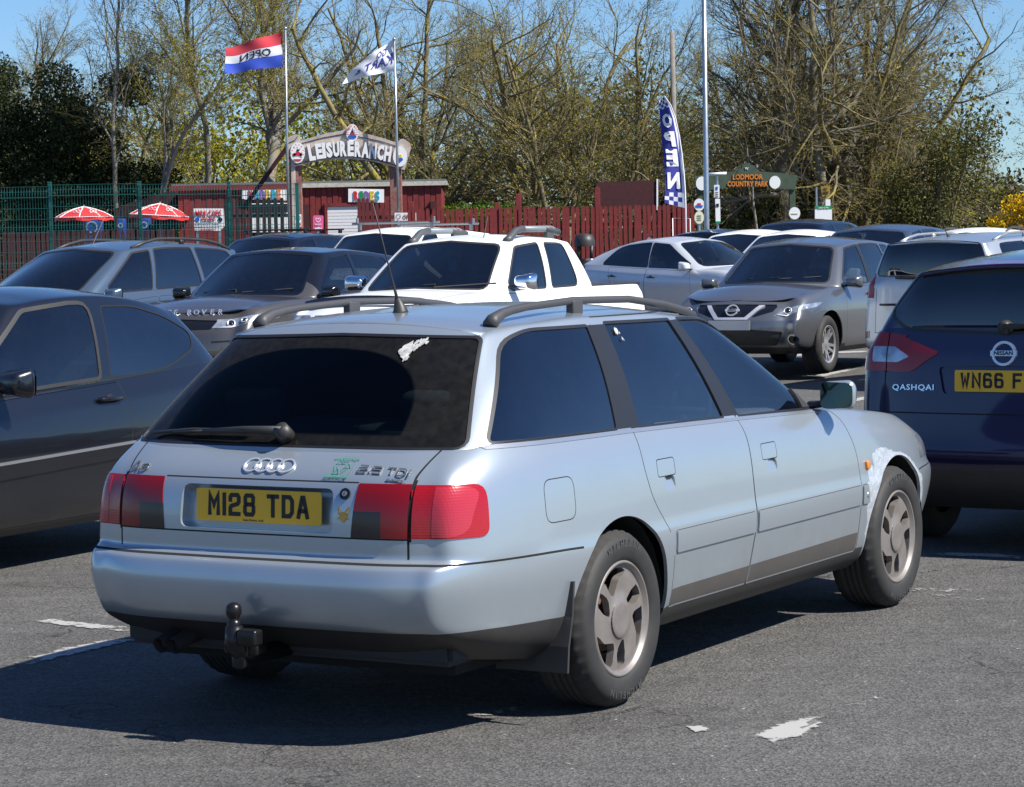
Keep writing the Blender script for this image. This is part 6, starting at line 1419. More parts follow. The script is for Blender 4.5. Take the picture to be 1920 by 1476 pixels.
def arch():
    Y = 62; r = top('entrance_arch', 'timber entrance arch with curved LEISURERANCH board between two maroon posts', 'arch', 655, Y); g = gz(0, Y); s = mpp(Y)
    for px, wpx, ty in ((552, 22, 262), (741, 22, 305)):
        p = at(px, ty, Y); mb = MB(); mb.box((p.x, Y+.16, (g+p.z)/2), (wpx*s, .28, p.z-g), 0, bev=.01)
        if px < 600: mb.box((p.x-.05, Y+.13, (g+p.z)/2), (.10, .30, p.z-g-.02), 1, bev=.01)
        bld(mb, 'post', [mat('maroon_post', (.20, .03, .022), .7, var=.3, vscale=9, dark=(.24, .17, .14)), WOODG], r)
    Z = lambda L: [(400+x/4.174, 220+y/4.174) for x, y in L]
    out = Z([(567, 175), (600, 148), (645, 133), (672, 142), (676, 182), (700, 178), (850, 135), (1000, 105), (1040, 88), (1140, 100), (1170, 122), (1300, 155), (1440, 200), (1462, 172), (1490, 168), (1540, 203), (1547, 235), (1497, 413), (1370, 377), (1220, 340), (1070, 327), (960, 328), (850, 338), (740, 358), (620, 392)])
    mb = MB(); pprism(mb, out, Y-.04, .06)
    b = bld(mb, 'sign_board', WOODG, r); L = Vector(r.location)
    mb = MB()
    for pts in ([(690, 205), (860, 160), (1000, 135), (1060, 128)], [(1130, 150), (1300, 185), (1430, 225)], [(640, 370), (850, 315), (1070, 305), (1300, 340), (1470, 390)], [(590, 200), (640, 180), (660, 150)]):
        q = [at(x, y, Y-.05) for x, y in Z(pts)]; mb.tube(q, .008, 4)
    mb.V = [v-L for v in mb.V]; mb.build('board_groove', [INKB], b)
    word = 'LEISURERANCH'; xs_ = [770, 828, 866, 908, 962, 1018, 1076, 1132, 1190, 1250, 1310, 1366]; ws_ = [48, 46, 24, 46, 48, 48, 46, 48, 54, 52, 48, 50]
    for i, ch in enumerate(word):
        x = xs_[i]; u = (x-1060)/300; y = 243+ (18*u*u+10*abs(u))*1.0+ (6 if u < 0 else 14)*abs(u); rot = -u*9
        px, py = Z([(x, y)])[0]; mb = MB(); ptext(mb, ch, px, py, Y-.06, 29 if i else 31, 0, ws_[i]/4.174*1.06, .058, .05, rot, off=.03)
        ptext(mb, ch, px+.8, py+1.0, Y-.05, 29 if i else 31, 1, ws_[i]/4.174*1.16, .075, .02, rot, off=.012)
        mb.V = [v-L for v in mb.V]; mb.build('board_letter', [SIGNW, mat('letter_shadow', (.25, .12, .11), .7)], b)
    # round badges
    for (cx, cy, rx, ry, kind) in ((558, 286.5, 14, 20, 'kart'), (660.5, 249, 12, 16.5, 'boat'), (750, 293.5, 13.5, 19.5, 'duck')):
        mb = MB(); pts = [(cx+(rx-(.8 if k % 2 else 0))*math.cos(2*math.pi*k/44), cy+(ry-(.8 if k % 2 else 0))*math.sin(2*math.pi*k/44)) for k in range(44)]; pprism(mb, pts, Y-.10, .04)
        o = bld(mb, 'round_badge', SIGNW, r)
        mb = MB()
        if kind == 'boat': 
            pprism(mb, [(cx-7, cy+5), (cx+7, cy+5), (cx+8, cy+8), (cx+5, cy+11), (cx-5, cy+11), (cx-8, cy+8)], Y-.112, .01, 0); pprism(mb, [(cx, cy-6), (cx+5, cy+4), (cx-5, cy+4)], Y-.112, .01, 2); pprism(mb, [(cx-2, cy), (cx+2, cy), (cx+3, cy+4), (cx-3, cy+4)], Y-.114, .01, 1)
            txt = 'BUMPER BOATS'
        elif kind == 'kart':
            for dx in (-6, 6): mb.prism(circ(0, 0, 2.6, 12), 0, 1, 'z', 2, lambda v, dx=dx: at(cx+dx+v.x, cy+4+v.y, Y-.112)+Vector((0, .01*v.z, 0)))
            pprism(mb, [(cx-8, cy+1), (cx+2, cy-2), (cx+9, cy+2), (cx+7, cy+5), (cx-7, cy+5)], Y-.112, .01, 1); pprism(mb, [(cx-1, cy-7), (cx+3, cy-6), (cx+2, cy-2), (cx-2, cy-2)], Y-.112, .01, 2); pprism(mb, [(cx-8, cy+12), (cx+8, cy+12), (cx+5, cy+15), (cx-5, cy+15)], Y-.112, .01, 1); txt = 'GO KARTS'
        else:
            pprism(mb, [(cx-6, cy+3), (cx+2, cy), (cx+6, cy+6), (cx, cy+11), (cx-5, cy+9)], Y-.112, .01, 0); pprism(mb, [(cx-3, cy-3), (cx+3, cy-4), (cx+3, cy+2), (cx-2, cy+3)], Y-.113, .01, 3); txt = None
        for i in range(len(txt) if txt else 0):
            a = R(200-(220/(len(txt)-1))*i+(0)) if False else R(195-(210/(len(txt)-1))*i); 
            if txt[i] != ' ': ptext(mb, txt[i], cx+rx*.74*math.cos(a), cy-ry*.76*math.sin(a), Y-.112, 3.6, 1, 2.6, .03, .004, math.degrees(a)-90)
        mb.V = [v-L for v in mb.V]; mb.build('badge_art', [BLUES, REDS, INKB, YELS], o)
    # no-smoking style notice on the left post
    mb = MB(); pprism(mb, [(553.5, 402), (565, 402), (565, 425), (553.5, 425)], Y-.03, .02); o = bld(mb, 'notice', SIGNW, r)
    mb = MB(); mb.ribbon(circ(0, 0, 4.2, 20), .9, 0, 1, 0, True, lambda a, b_, h: at(559+a, 409-b_, Y-.035)); mb.ribbon([(-3, 3), (3, -3)], .9, 0, 1, 0, False, lambda a, b_, h: at(559+a, 409-b_, Y-.035)); pprism(mb, [(555, 418), (564, 418), (564, 423), (555, 423)], Y-.036, .004, 1); mb.V = [v-L for v in mb.V]; mb.build('notice_print', [INKB, REDS], o)
    mb = MB(); pprism(mb, [(744.5, 324), (748, 324), (748, 343), (744.5, 343)], Y-.02, .02); bld(mb, 'small_notice', SIGNW, r)
arch()
def brace():
    Y = 62.6; r = top('timber_brace', 'slanting maroon timber brace left of the entrance arch', 'beam', 500, Y); mb = MB(); mb.tube([at(541, 272, Y), at(455, 392, Y)], .055, 4); bld(mb, 'brace_beam', MAROOND, r)
brace()
def flagpole(px0, py0, px1, label, Y=61.6):
    r = top('flagpole', label, 'flagpole', px1, Y); a = at(px0, py0, Y); b = at(px1, 262, Y); mb = MB(); mb.tube([Vector((b.x, Y, gz(0, Y))), b, a], [.032, .032, .026], 8); o = bld(mb, 'pole', STEELG, r, True)
    mb = MB(); mb.lathe([(0, .05), (.04, .03), (.045, 0), (.03, -.03), (0, -.04)], 'z', 10, 0, a); bld(mb, 'finial', STEELG, r, True)
flagpole(535, 54, 538, 'left grey flagpole behind the arch, flying the red white and blue flag'); flagpole(739, 74, 744, 'right grey flagpole behind the arch, flying the white flag')
def cloth(name, label, corners, Y, mats, bands, nx=28, ny=14, amp=.06, texts=(), cat='flag', wave=3.0):
    """corners: px TL TR BR BL ; bands: function (u,v)->slot"""
    TL, TR, BR, BL = [Vector(c) for c in corners]
    def P(u, v, o=0):
        p = (TL*(1-u)+TR*u)*(1-v)+(BL*(1-u)+BR*u)*v
        w_ = amp*math.sin(wave*2*math.pi*(1-u)+v*2.0)*(1-u)**.6+amp*.4*math.sin(11*(1-u)+5*v)
        p = p+Vector((0, 3.0*math.sin(wave*2*math.pi*(1-u)+1)*(1-u)))
        return at(p.x, p.y, Y+w_-o)
    V = [P(i/nx, j/ny) for j in range(ny+1) for i in range(nx+1)]; F = []; MI = []
    for j in range(ny):
        for i in range(nx): F.append((j*(nx+1)+i, (j+1)*(nx+1)+i, (j+1)*(nx+1)+i+1, j*(nx+1)+i+1)); MI.append(bands((i+.5)/nx, (j+.5)/ny))
    c = P(1, .5); r = empty(name, c, 0, label, cat); V = [v-c for v in V]
    o = meshobj('cloth', V, F, mats, r, True, MI)
    for (txt, u0, u1, v0, v1, m, bold, flip, sh) in texts:
        tv, tf = textmesh(txt, 1, bold, 0, 'CENTER', sh); x0 = min(v.x for v in tv); x1 = max(v.x for v in tv); y0 = min(v.y for v in tv); y1 = max(v.y for v in tv)
        W = []
        for v in tv:
            a = (v.x-x0)/(x1-x0); b = (v.y-y0)/(y1-y0); a = 1-a if flip else a; W.append(P(u0+(u1-u0)*a, v1+(v0-v1)*b, .012)-c)
        meshobj('flag_lettering', W, [list(f) for f in tf], [m], r, False)
        W2 = [w+Vector((0, .024, 0)) for w in W]; meshobj('flag_lettering', W2, [list(f) for f in tf], [m], r, False)
    return r
FR = mat('flag_red', (.60, .05, .07), .85); FW = mat('flag_white', (.72, .73, .78), .85); FB = mat('flag_blue', (.04, .09, .52), .85)
cloth('open_flag', 'red, white and blue flag reading OPEN in reverse on the left pole', [(424, 90), (529, 60), (530, 125), (421, 137)], 61.6, [FR, FW, FB], lambda u, v: 0 if v < .335 else 1 if v < .66 else 2, texts=[('OPEN', .26, .80, .38, .62, INKB, .012, True, 0)], wave=1.4)
cloth('go_kart_flag', 'white flag reading GO KART in reverse on the right pole', [(660, 128), (738, 73), (739, 132), (642, 155)], 61.6, [FW], lambda u, v: 0, texts=[('GO', .62, .84, .12, .38, NAVYF, .015, True, 0), ('KART', .38, .97, .42, .76, NAVYF, .015, True, 0), ('&', .18, .30, .45, .72, NAVYF, .01, True, 0)], wave=1.2, amp=.12)
def feather():
    Y = 58; r = top('feather_flag', 'tall navy feather flag reading OPEN in reverse with chequered ends', 'flag', 1285, Y)
    Rt = [(1245, 181), (1256, 197), (1265, 222), (1272, 255), (1277, 290), (1281, 330), (1283, 360), (1284, 390)]; Lf = [(1236, 190), (1236, 205), (1238, 225), (1240, 255), (1244, 290), (1247, 330), (1247, 360), (1246, 381)]
    ny = 44; nx = 9
    def P(u, v, o=0):
        k = v*7; i = min(6, int(k)); f = k-i; a = Vector(Lf[i]).lerp(Vector(Lf[i+1]), f); b = Vector(Rt[i]).lerp(Vector(Rt[i+1]), f); p = a.lerp(b, u); return at(p.x, p.y, Y+.05*math.sin(u*4+v*6)-o)
    L = Vector(r.location); V = [P(i/nx, j/ny)-L for j in range(ny+1) for i in range(nx+1)]; F = []; MI = []
    for j in range(ny):
        for i in range(nx):
            F.append((j*(nx+1)+i, (j+1)*(nx+1)+i, (j+1)*(nx+1)+i+1, j*(nx+1)+i+1)); v = (j+.5)/ny
            if i >= nx-1: MI.append(0)
            elif v < .17 or v > .86: MI.append((i//2+j//2) % 2)
            else: MI.append(1)
    meshobj('cloth', V, F, [FW, NAVYF], r, True, MI)
    for k, (ch, v0, v1) in enumerate((('O', .22, .36), ('P', .39, .51), ('E', .53, .65), ('N', .69, .83))):
        tv, tf = textmesh(ch, 1, .055, 0); x0 = min(v.x for v in tv); x1 = max(v.x for v in tv); y0 = min(v.y for v in tv); y1 = max(v.y for v in tv)
        W = [P(.14+.66*(1-(v.x-x0)/(x1-x0)), v1+(v0-v1)*(v.y-y0)/(y1-y0), .02)-L for v in tv]; meshobj('flag_lettering', W, [list(f) for f in tf], [SIGNW], r, False)
    mb = MB(); pts = [at(1246, 180, Y)]+[at(x+1.5, y, Y+.02) for x, y in Rt[1:]]+[Vector((at(1285, 400, Y).x, Y, gz(0, Y)))]; mb.tube(pts, [.008, .012, .014, .016, .018, .02, .02, .02, .022], 6); bld(mb, 'flag_pole', FW, r, True)
feather()
def picket_run(label, px0, px1, tops, Y, m, name='picket_fence', pitch=.115, w_=.085, hgt=None, posts=()):
    r = top(name, label, 'fence', (px0+px1)/2, Y); g = gz(0, Y); a = at(px0, 440, Y).x; b = at(px1, 440, Y).x; n = int((b-a)/pitch); L = Vector(r.location)
    base = None; rnd = random.Random(7)
    for k in range(n+1):
        x = a+k*pitch; px = px0+(px1-px0)*k/n; ty = tops(px); z = at(px, ty, Y).z; h = z-g
        if base is None or hgt:
            mb = MB(); P = [(-w_/2, 0), (w_/2, 0), (w_/2, h-.05), (w_*.35, h-.015), (0, h), (-w_*.35, h-.015), (-w_/2, h-.05)]; mb.prism(P, 0, .02, 'y'); o = mb.build('picket', [m], r); base = o
        else: o = base.copy(); link(o); o.parent = r
        o.location = (x-L.x, -.02+rnd.uniform(-.004, .004), rnd.uniform(-.015, .015)); o.rotation_euler = (0, rnd.uniform(-.012, .012), 0)
    z = at((px0+px1)/2, tops((px0+px1)/2), Y).z
    for f_ in (.25, .8): mb = MB(); mb.box(((a+b)/2, Y+.03, g+(z-g)*f_), (b-a+.1, .04, .09)); bld(mb, 'rail', m, r)
    for px, ty in posts: p = at(px, ty, Y); mb = MB(); mb.box((p.x, Y+.08, (g+p.z)/2), (.13, .13, p.z-g), bev=.01); bld(mb, 'post', m, r)
    return r
picket_run('maroon picket fence right of the shed', 768, 1306, lambda x: 392+(x-768)*.006, 60, MAROON, posts=((770, 378), (932, 380), (972, 364), (1120, 352), (1268, 388)))
picket_run('dark maroon curved-top pickets beside the roller shutter', 674, 736, lambda x: 371+max(0, (x-690)/46)**2*32, 61, mat('mid_maroon', (.11, .014, .014), .7), hgt=True, name='curved_picket_fence')
picket_run('dark picket fence in front of the white kiosk', 424, 540, lambda x: 372, 64, mat('black_boards', (.012, .008, .01), .8), name='dark_picket_fence', pitch=.16, w_=.09)
picket_run('dark maroon picket fence low behind the green mesh fence', -40, 330, lambda x: 436, 58, MAROOND, name='low_picket_fence')
def misc():
    Y = 65; r = top('white_kiosk', 'white kiosk glimpsed through dark pickets left of the arch', 'kiosk', 500, Y); g = gz(0, Y); a = at(466, 382, Y); b = at(538, 382, Y)
    mb = MB(); zb = at(500, 436, Y).z; mb.box(((a.x+b.x)/2, Y+.2, (a.z+zb)/2), (b.x-a.x, .3, a.z-zb), bev=.01); bld(mb, 'counter_front', SIGNW, r); mb = MB(); mb.box(((a.x+b.x)/2, Y+.03, (at(0, 400, Y).z)), (b.x-a.x, .06, .22)); bld(mb, 'counter_opening', INKB, r); mb = MB(); mb.box(((a.x+b.x)/2, Y+.3, (g+zb)/2), (b.x-a.x-.05, .2, zb-g)); bld(mb, 'plinth', MAROOND, r)
    # pink ice-cream sign
    Y = 63; r = top('ice_cream_sign', 'pink ice-cream sign standing left of the white roller shutter', 'sign', 597, Y); mb = MB(); pprism(mb, roundpoly([(587, 404), (606, 404), (606, 433), (587, 433)], 3, 3), Y, .06); o = bld(mb, 'panel', PINKS, r)
    L = Vector(r.location); mb = MB(); q = lambda a, b_, h: at(596.5+a, 413-b_, Y-.01)
    heart = [(0, -4), (-4, 0), (-4.5, 2.2), (-3, 4), (-1, 3.4), (0, 1.6), (1, 3.4), (3, 4), (4.5, 2.2), (4, 0)]; mb.ribbon(heart, 1.0, 0, 1, 0, True, q); ptext(mb, "WALL'S", 596.5, 421, Y, 3.2, 0, 12, .02, .004); pprism(mb, [(589, 432), (591, 427), (594, 428), (597, 425), (600, 428), (603, 427), (605, 432)], Y-.01, .004)
    mb.V = [v-L for v in mb.V]; mb.build('sign_print', [SIGNW], o); mb = MB(); p = at(596, 433, Y); mb.box((p.x, Y+.03, (p.z+gz(0, Y))/2), (.06, .05, p.z-gz(0, Y))); bld(mb, 'sign_leg', STEELG, r)
    # sign by the right post
    Y = 61.5; r = top('small_white_sign', 'small white sign at the foot of the right arch post', 'sign', 760, Y); mb = MB(); pprism(mb, [(740, 399), (782, 399), (782, 414), (740, 414)], Y, .02); o = bld(mb, 'panel', SIGNW, r); L = Vector(r.location)
    mb = MB(); mb.ribbon(circ(0, 0, 4, 18), .9, 0, 1, 0, True, lambda a, b_, h: at(747+a, 406-b_, Y-.01)); ptext(mb, 'OPEN', 767, 406, Y, 8, 1, 22, .03, .004); mb.V = [v-L for v in mb.V]; mb.build('sign_print', [INKB, mat('print_brown', (.35, .12, .05), .6)], o)
    mb = MB(); p = at(760, 414, Y); mb.box((p.x, Y+.02, (p.z+gz(0, Y))/2), (.05, .03, p.z-gz(0, Y))); bld(mb, 'sign_leg', STEELG, r)
    # MINI CARS sign
    Y = 46.5; r = top('mini_cars_sign', 'white MINI CARS FOR KIDS sign behind the green mesh fence', 'sign', 392, Y); L = Vector(r.location)
    mb = MB(); pprism(mb, [(363, 391), (419, 391), (421, 424), (413, 433), (365, 432)], Y, .03); o = bld(mb, 'panel', SIGNW, r)
    mb = MB(); ptext(mb, 'MINI CARS', 391, 400, Y, 11, 0, 48, .015, .006); ptext(mb, 'FOR KIDS', 391, 410.5, Y, 7, 0, 25, .015, .006); ptext(mb, 'No children under the age of 3.  Maximum age 7', 391, 418, Y, 2.4, 1, 46, 0, .004); ptext(mb, 'Please queue here to pay and wait for a car', 391, 423.5, Y, 2.4, 1, 46, 0, .004); ptext(mb, 'NO BUMPING', 389, 430, Y, 3.2, 0, 28, .02, .004)
    for cx, c in ((370, 2), (413, 1)): pprism(mb, [(cx-4, 410), (cx-1, 407), (cx+4, 410), (cx+4, 414), (cx, 416), (cx-4, 413)], Y-.01, .004, c)
    mb.V = [v-L for v in mb.V]; mb.build('sign_print', [REDS, INKB, BLUES], o)
    for px in (370, 412): mb = MB(); p = at(px, 432, Y); mb.box((p.x, Y+.03, (p.z+gz(0, Y))/2), (.05, .03, p.z-gz(0, Y))); bld(mb, 'sign_leg', STEELG, r)
    # notice panel in maroon
    Y = 60.5; r = top('maroon_screen', 'dark maroon timber screen with white edge post above the picket fence', 'screen', 1178, Y); g = gz(0, Y)
    mb = MB(); pprism(mb, [(1121, 342), (1231, 337), (1231, 392), (1117, 392)], Y, .05); bld(mb, 'panel', MAROOND, r)
    for pts in ([(1117, 352), (1122, 350), (1122, 392), (1117, 392)],): mb = MB(); pprism(mb, pts, Y-.05, .05); bld(mb, 'side_board', MAROON, r)
    mb = MB(); pprism(mb, [(1231, 336), (1234, 336), (1234, 394), (1231, 394)], Y-.03, .05); bld(mb, 'edge_post', SIGNW, r)
    mb = MB(); a = at(1231, 353, Y); b = at(1262, 353, Y); mb.box(((a.x+b.x)/2, Y+.02, a.z), (b.x-a.x, .04, .05)); bld(mb, 'cross_rail', MAROOND, r); mb = MB(); a = at(1225, 390, Y); b = at(1268, 390, Y); mb.box(((a.x+b.x)/2, Y+.02, a.z), (b.x-a.x, .04, .07)); bld(mb, 'cross_rail', MAROOND, r)
    for px in (1124, 1228): mb = MB(); p = at(px, 392, Y); mb.box((p.x, Y+.06, (g+p.z)/2), (.1, .06, p.z-g)); bld(mb, 'leg', MAROOND, r)
    # bin
    Y = 52; r = top('litter_bin', 'black round-topped litter bin in front of the picket fence', 'bin', 1096, Y); c = Vector((col_at(1096, Y).x, Y, gz(0, Y))); zt = at(1096, 437, Y).z; h = zt-c.z
    mb = MB(); mb.lathe([(.20, 0), (.21, h*.62)], 'z', 16, 0, c); mb.lathe([(0, h*.62), (.19, h*.62)], 'z', 16, 0, c); bld(mb, 'body', BLKP, r, True)
    mb = MB(); mb.lathe([(.215, h*.80), (.22, h*.88), (.17, h*.97), (0, h)], 'z', 16, 0, c); mb.lathe([(.215, h*.80), (0, h*.80)], 'z', 16, 0, c)
    for k in range(4): a = R(45+90*k); mb.box(c+Vector((.19*math.cos(a), .19*math.sin(a), h*.71)), (.06, .06, h*.20))
    bld(mb, 'hood', BLKP, r, True)
    # white tubular frame
    Y = 57; r = top('tubular_frame', 'white tubular frame against the right end of the picket fence', 'frame', 1277, Y); g = gz(0, Y); a, b = at(1261, 409, Y), at(1294, 410, Y); mb = MB(); mb.tube([Vector((a.x, Y, g)), a, b, Vector((b.x, Y, g))], .014, 6); bld(mb, 'tube', SIGNW, r, True)
    # lamp column & telegraph pole
    Y = 53; r = top('lamp_column', 'tall silver lamp column right of the feather flag', 'lamp post', 1324, Y); mb = MB(); b = at(1325, 420, Y); a = at(1319.5, -60, Y); mb.tube([Vector((b.x, Y, gz(0, Y))), b, a+Vector((0, 0, 1.5))], [.062, .058, .046], 14); bld(mb, 'column', STEELG, r, True)
    mb = MB(); t = a+Vector((0, 0, 1.5)); mb.tube([t, t+Vector((.5, -.2, .12))], .03, 6); mb.box(t+Vector((.75, -.3, .12)), (.5, .2, .09), bev=.03); bld(mb, 'lantern', STEELG, r)
    Y = 68; r = top('wooden_pole', 'weathered wooden pole behind the feather flag', 'pole', 1263, Y); mb = MB(); b = at(1265, 300, Y); a = at(1260, 60, Y); mb.tube([Vector((b.x, Y, gz(0, Y))), b, a], [.085, .08, .065], 10); bld(mb, 'pole', mat('weathered_pole', (.20, .18, .155), .9, var=.3), r, True); mb = MB(); mb.tube([a, a+Vector((0, 0, .06))], [.03, .02], 6); bld(mb, 'pole_cap', STEELG, r)
    # country park arch
    Y = 69; r = top('country_park_arch', 'green timber arch reading LODMOOR COUNTRY PARK with round discs', 'arch', 1400, Y); g = gz(0, Y); L = Vector(r.location); GT = mat('green_timber', (.055, .085, .055), .8, var=.3, vscale=6)
    mb = MB(); pprism(mb, [(1302, 331), (1330, 325), (1380, 321), (1385, 311), (1400, 306), (1415, 311), (1420, 321), (1470, 325), (1496, 329), (1491, 356), (1440, 352), (1400, 350), (1350, 354), (1308, 360)], Y, .08); o = bld(mb, 'board', GT, r)
    mb = MB(); ptext(mb, 'LODMOOR', 1402, 332, Y, 10, 0, 56, .02, .02, -1); ptext(mb, 'COUNTRY PARK', 1402, 345, Y, 10, 0, 76, .02, .02, -1); ptext(mb, 'W', 1400, 316, Y, 5, 1, 7, .01, .01); mb.V = [v-L for v in mb.V]; mb.build('board_lettering', [ORAS, SIGNW], o)
    mb = MB(); mb.prism(circ(0, 0, 10.5, 24, ry=12), 0, 1, 'z', 0, lambda v: at(1453+v.x, 342+v.y, Y-.03)+Vector((0, .03*v.z, 0))); bld(mb, 'round_disc', SIGNW, r)
    mb = MB(); mb.prism(circ(0, 0, 11, 24, ry=13), 0, 1, 'z', 0, lambda v: at(1316+v.x, 344+v.y, Y-.03)+Vector((0, .03*v.z, 0))); bld(mb, 'round_disc', SIGNW, r)
    for px in (1312, 1486): mb = MB(); p = at(px, 350, Y); mb.box((p.x, Y+.15, (g+p.z)/2), (.16, .2, p.z-g), bev=.01); bld(mb, 'post', GT, r)
    # roundels and notices near the arch
    for nm, lab, cx, cy, rx, ry, Y, c in (('round_sign', 'round boat sign left of the silver lamp column', 1311, 384, 10, 11.5, 59, 1), ('round_sign', 'pale yellow round sign below the boat sign', 1311, 408, 9, 12, 58.5, 0), ('round_sign', 'round white sign above the dark SUV', 1490, 400, 10.5, 11.5, 60, 2)):
        r = top(nm, lab, 'sign', cx, Y, 'round signs near the country park arch'); L = Vector(r.location); mb = MB(); mb.prism(circ(0, 0, 1, 28), 0, 1, 'z', 0, lambda v: at(cx+rx*v.x, cy+ry*v.y, Y)+Vector((0, .03*v.z, 0))); o = bld(mb, 'disc', mat('cream_sign', (.72, .70, .50), .6) if c == 0 else SIGNW, r)
        mb = MB()
        if c == 1: pprism(mb, [(cx-7, cy+1), (cx+7, cy+1), (cx+6, cy+5), (cx-6, cy+5)], Y-.01, .006, 0); pprism(mb, [(cx-3, cy-3), (cx+3, cy-3), (cx+4, cy), (cx-4, cy)], Y-.01, .006, 1)
        elif c == 0: [pprism(mb, [(cx-4, cy+d), (cx+4, cy+d), (cx+4, cy+d+1), (cx-4, cy+d+1)], Y-.01, .006, 2) for d in (-4, 0, 4)]
        else: pprism(mb, [(cx-6, cy), (cx+6, cy), (cx+6, cy+1.5), (cx-6, cy+1.5)], Y-.01, .006, 3)
        mb.V = [v-L for v in mb.V]; mb.build('sign_print', [BLUES, REDS, GRNS, YELS], o); mb = MB(); p = at(cx, cy+ry, Y); mb.tube([Vector((p.x, Y+.05, gz(0, Y))), Vector((p.x, Y+.05, at(cx, cy, Y).z))], .03, 6); bld(mb, 'sign_post', STEELG, r)
    Y = 57; r = top('white_totem_sign', 'tall narrow white notice right of the silver lamp column', 'sign', 1345, Y); L = Vector(r.location); mb = MB(); pprism(mb, [(1339, 347), (1349, 347), (1349, 371), (1339, 371)], Y, .03); o = bld(mb, 'upper_panel', SIGNW, r); mb = MB(); pprism(mb, [(1341, 373), (1350, 373), (1351, 415), (1342, 415)], Y, .03); o2 = bld(mb, 'lower_panel', SIGNW, r)
    mb = MB(); pprism(mb, [(1342, 415), (1351, 415), (1351, 419), (1342, 419)], Y-.005, .03, 1); pprism(mb, [(1343, 382), (1348, 382), (1348, 388), (1343, 388)], Y-.01, .005, 0); pprism(mb, [(1342, 350), (1346, 350), (1346, 356), (1342, 356)], Y-.01, .005, 2); [pprism(mb, [(1341, d), (1347, d), (1347, d+1), (1341, d+1)], Y-.01, .005, 0) for d in (360, 364, 368)]; mb.V = [v-L for v in mb.V]; mb.build('sign_print', [INKB, GRNS, BLUES], o2)
    mb = MB(); p = at(1346, 419, Y); mb.tube([Vector((p.x, Y+.05, gz(0, Y))), Vector((p.x, Y+.05, at(1346, 330, Y).z))], .03, 6); bld(mb, 'sign_post', STEELG, r)
    mb = MB(); a = at(1328, 327, Y); mb.tube([a, at(1362, 325, Y)], .035, 6); bld(mb, 'cross_arm', SIGNW, r, True)
    Y = 58; r = top('pay_here_sign', 'yellow PAY HERE arrow sign on a grey post', 'sign', 1545, Y); L = Vector(r.location); mb = MB(); pprism(mb, [(1539, 350), (1556, 348), (1557, 366), (1549, 374), (1541, 367)], Y, .02); o = bld(mb, 'panel', mat('ochre_sign', (.30, .19, .03), .6), r)
    mb = MB(); ptext(mb, 'PAY', 1548, 354, Y, 4, 0, 8, .03, .004); ptext(mb, 'HERE', 1548, 361, Y, 4.5, 0, 11, .03, .004); pprism(mb, [(1546, 367), (1550, 367), (1548, 371)], Y-.01, .005, 0); mb.V = [v-L for v in mb.V]; mb.build('sign_print', [INKB], o)
    mb = MB(); p = at(1531, 351, Y); mb.tube([Vector((p.x, Y+.05, gz(0, Y))), Vector((p.x, Y+.05, p.z))], .025, 6); p = at(1548, 372, Y); mb.tube([Vector((p.x, Y+.05, gz(0, Y))), Vector((p.x, Y+.05, at(1548, 352, Y).z))], .02, 6); bld(mb, 'sign_post', STEELG, r)
    r = top('tariff_board', 'white tariff board with green heading below the PAY HERE sign', 'sign', 1544, 57); Y = 57; L = Vector(r.location); mb = MB(); pprism(mb, [(1528, 392), (1560, 392), (1560, 412), (1528, 412)], Y, .03); o = bld(mb, 'panel', SIGNW, r); mb = MB(); pprism(mb, [(1528, 386.5), (1560, 386.5), (1560, 392), (1528, 392)], Y-.005, .03, 0); ptext(mb, 'Lodmoor Car Park', 1544, 389.5, Y, 3.4, 1, 19, .01, .004); pprism(mb, [(1548, 374), (1557, 374), (1557, 386), (1548, 386)], Y-.005, .02, 1); mb.V = [v-L for v in mb.V]; mb.build('heading', [GRNS, SIGNW], o)
    mb = MB(); p = at(1544, 412, Y); mb.tube([Vector((p.x, Y+.03, gz(0, Y))), p+Vector((0, .03, .1))], .03, 6); bld(mb, 'sign_post', STEELG, r)
misc()
def meshfence():
    Y = 45; r = top('mesh_fence', 'green welded mesh fence on green posts across the left side', 'fence', 300, Y); g = gz(0, Y); s = mpp(Y)
    posts = [(-76, 350, 352), (92, 343, 350), (260, 342, 343), (428, 343, 343), (556, 345, 345)]
    for k in range(len(posts)-1):
        x0 = at(posts[k][0], 440, Y).x; x1 = at(posts[k+1][0], 440, Y).x; zt = at(posts[k][0], [350, 344, 343, 344][k], Y).z; mb = MB(); n = int((x1-x0)/.05)
        for i in range(n): x = x0+(x1-x0)*(i+.5)/n; mb.box((x, Y, (g+zt)/2), (.0055, .0055, zt-g-.05))
        for j in range(13):
            z = zt-.03-j*.195
            if z < g: break
            for dz in (0,): mb.box(((x0+x1)/2, Y-.006, z), (x1-x0, .006, .007))
        for zb in (zt-.12, zt-.75, zt-1.4):
            for dz in (0, -.10): mb.box(((x0+x1)/2, Y-.03, zb+dz), (x1-x0, .006, .008))
            for i in range(n): x = x0+(x1-x0)*(i+.5)/n; mb.tube([(x, Y, zb+.05), (x, Y-.035, zb-.05), (x, Y, zb-.15)], .0035, 3, cap=False)
        bld(mb, 'mesh_panel', GREENM, r)
    for px, ty, _ in posts: p = at(px, ty, Y); mb = MB(); mb.box((p.x, Y+.04, (g+p.z)/2), (.06, .06, p.z-g)); mb.box((p.x, Y+.04, p.z+.01), (.07, .07, .02)); bld(mb, 'post', GREENM, r)
meshfence()
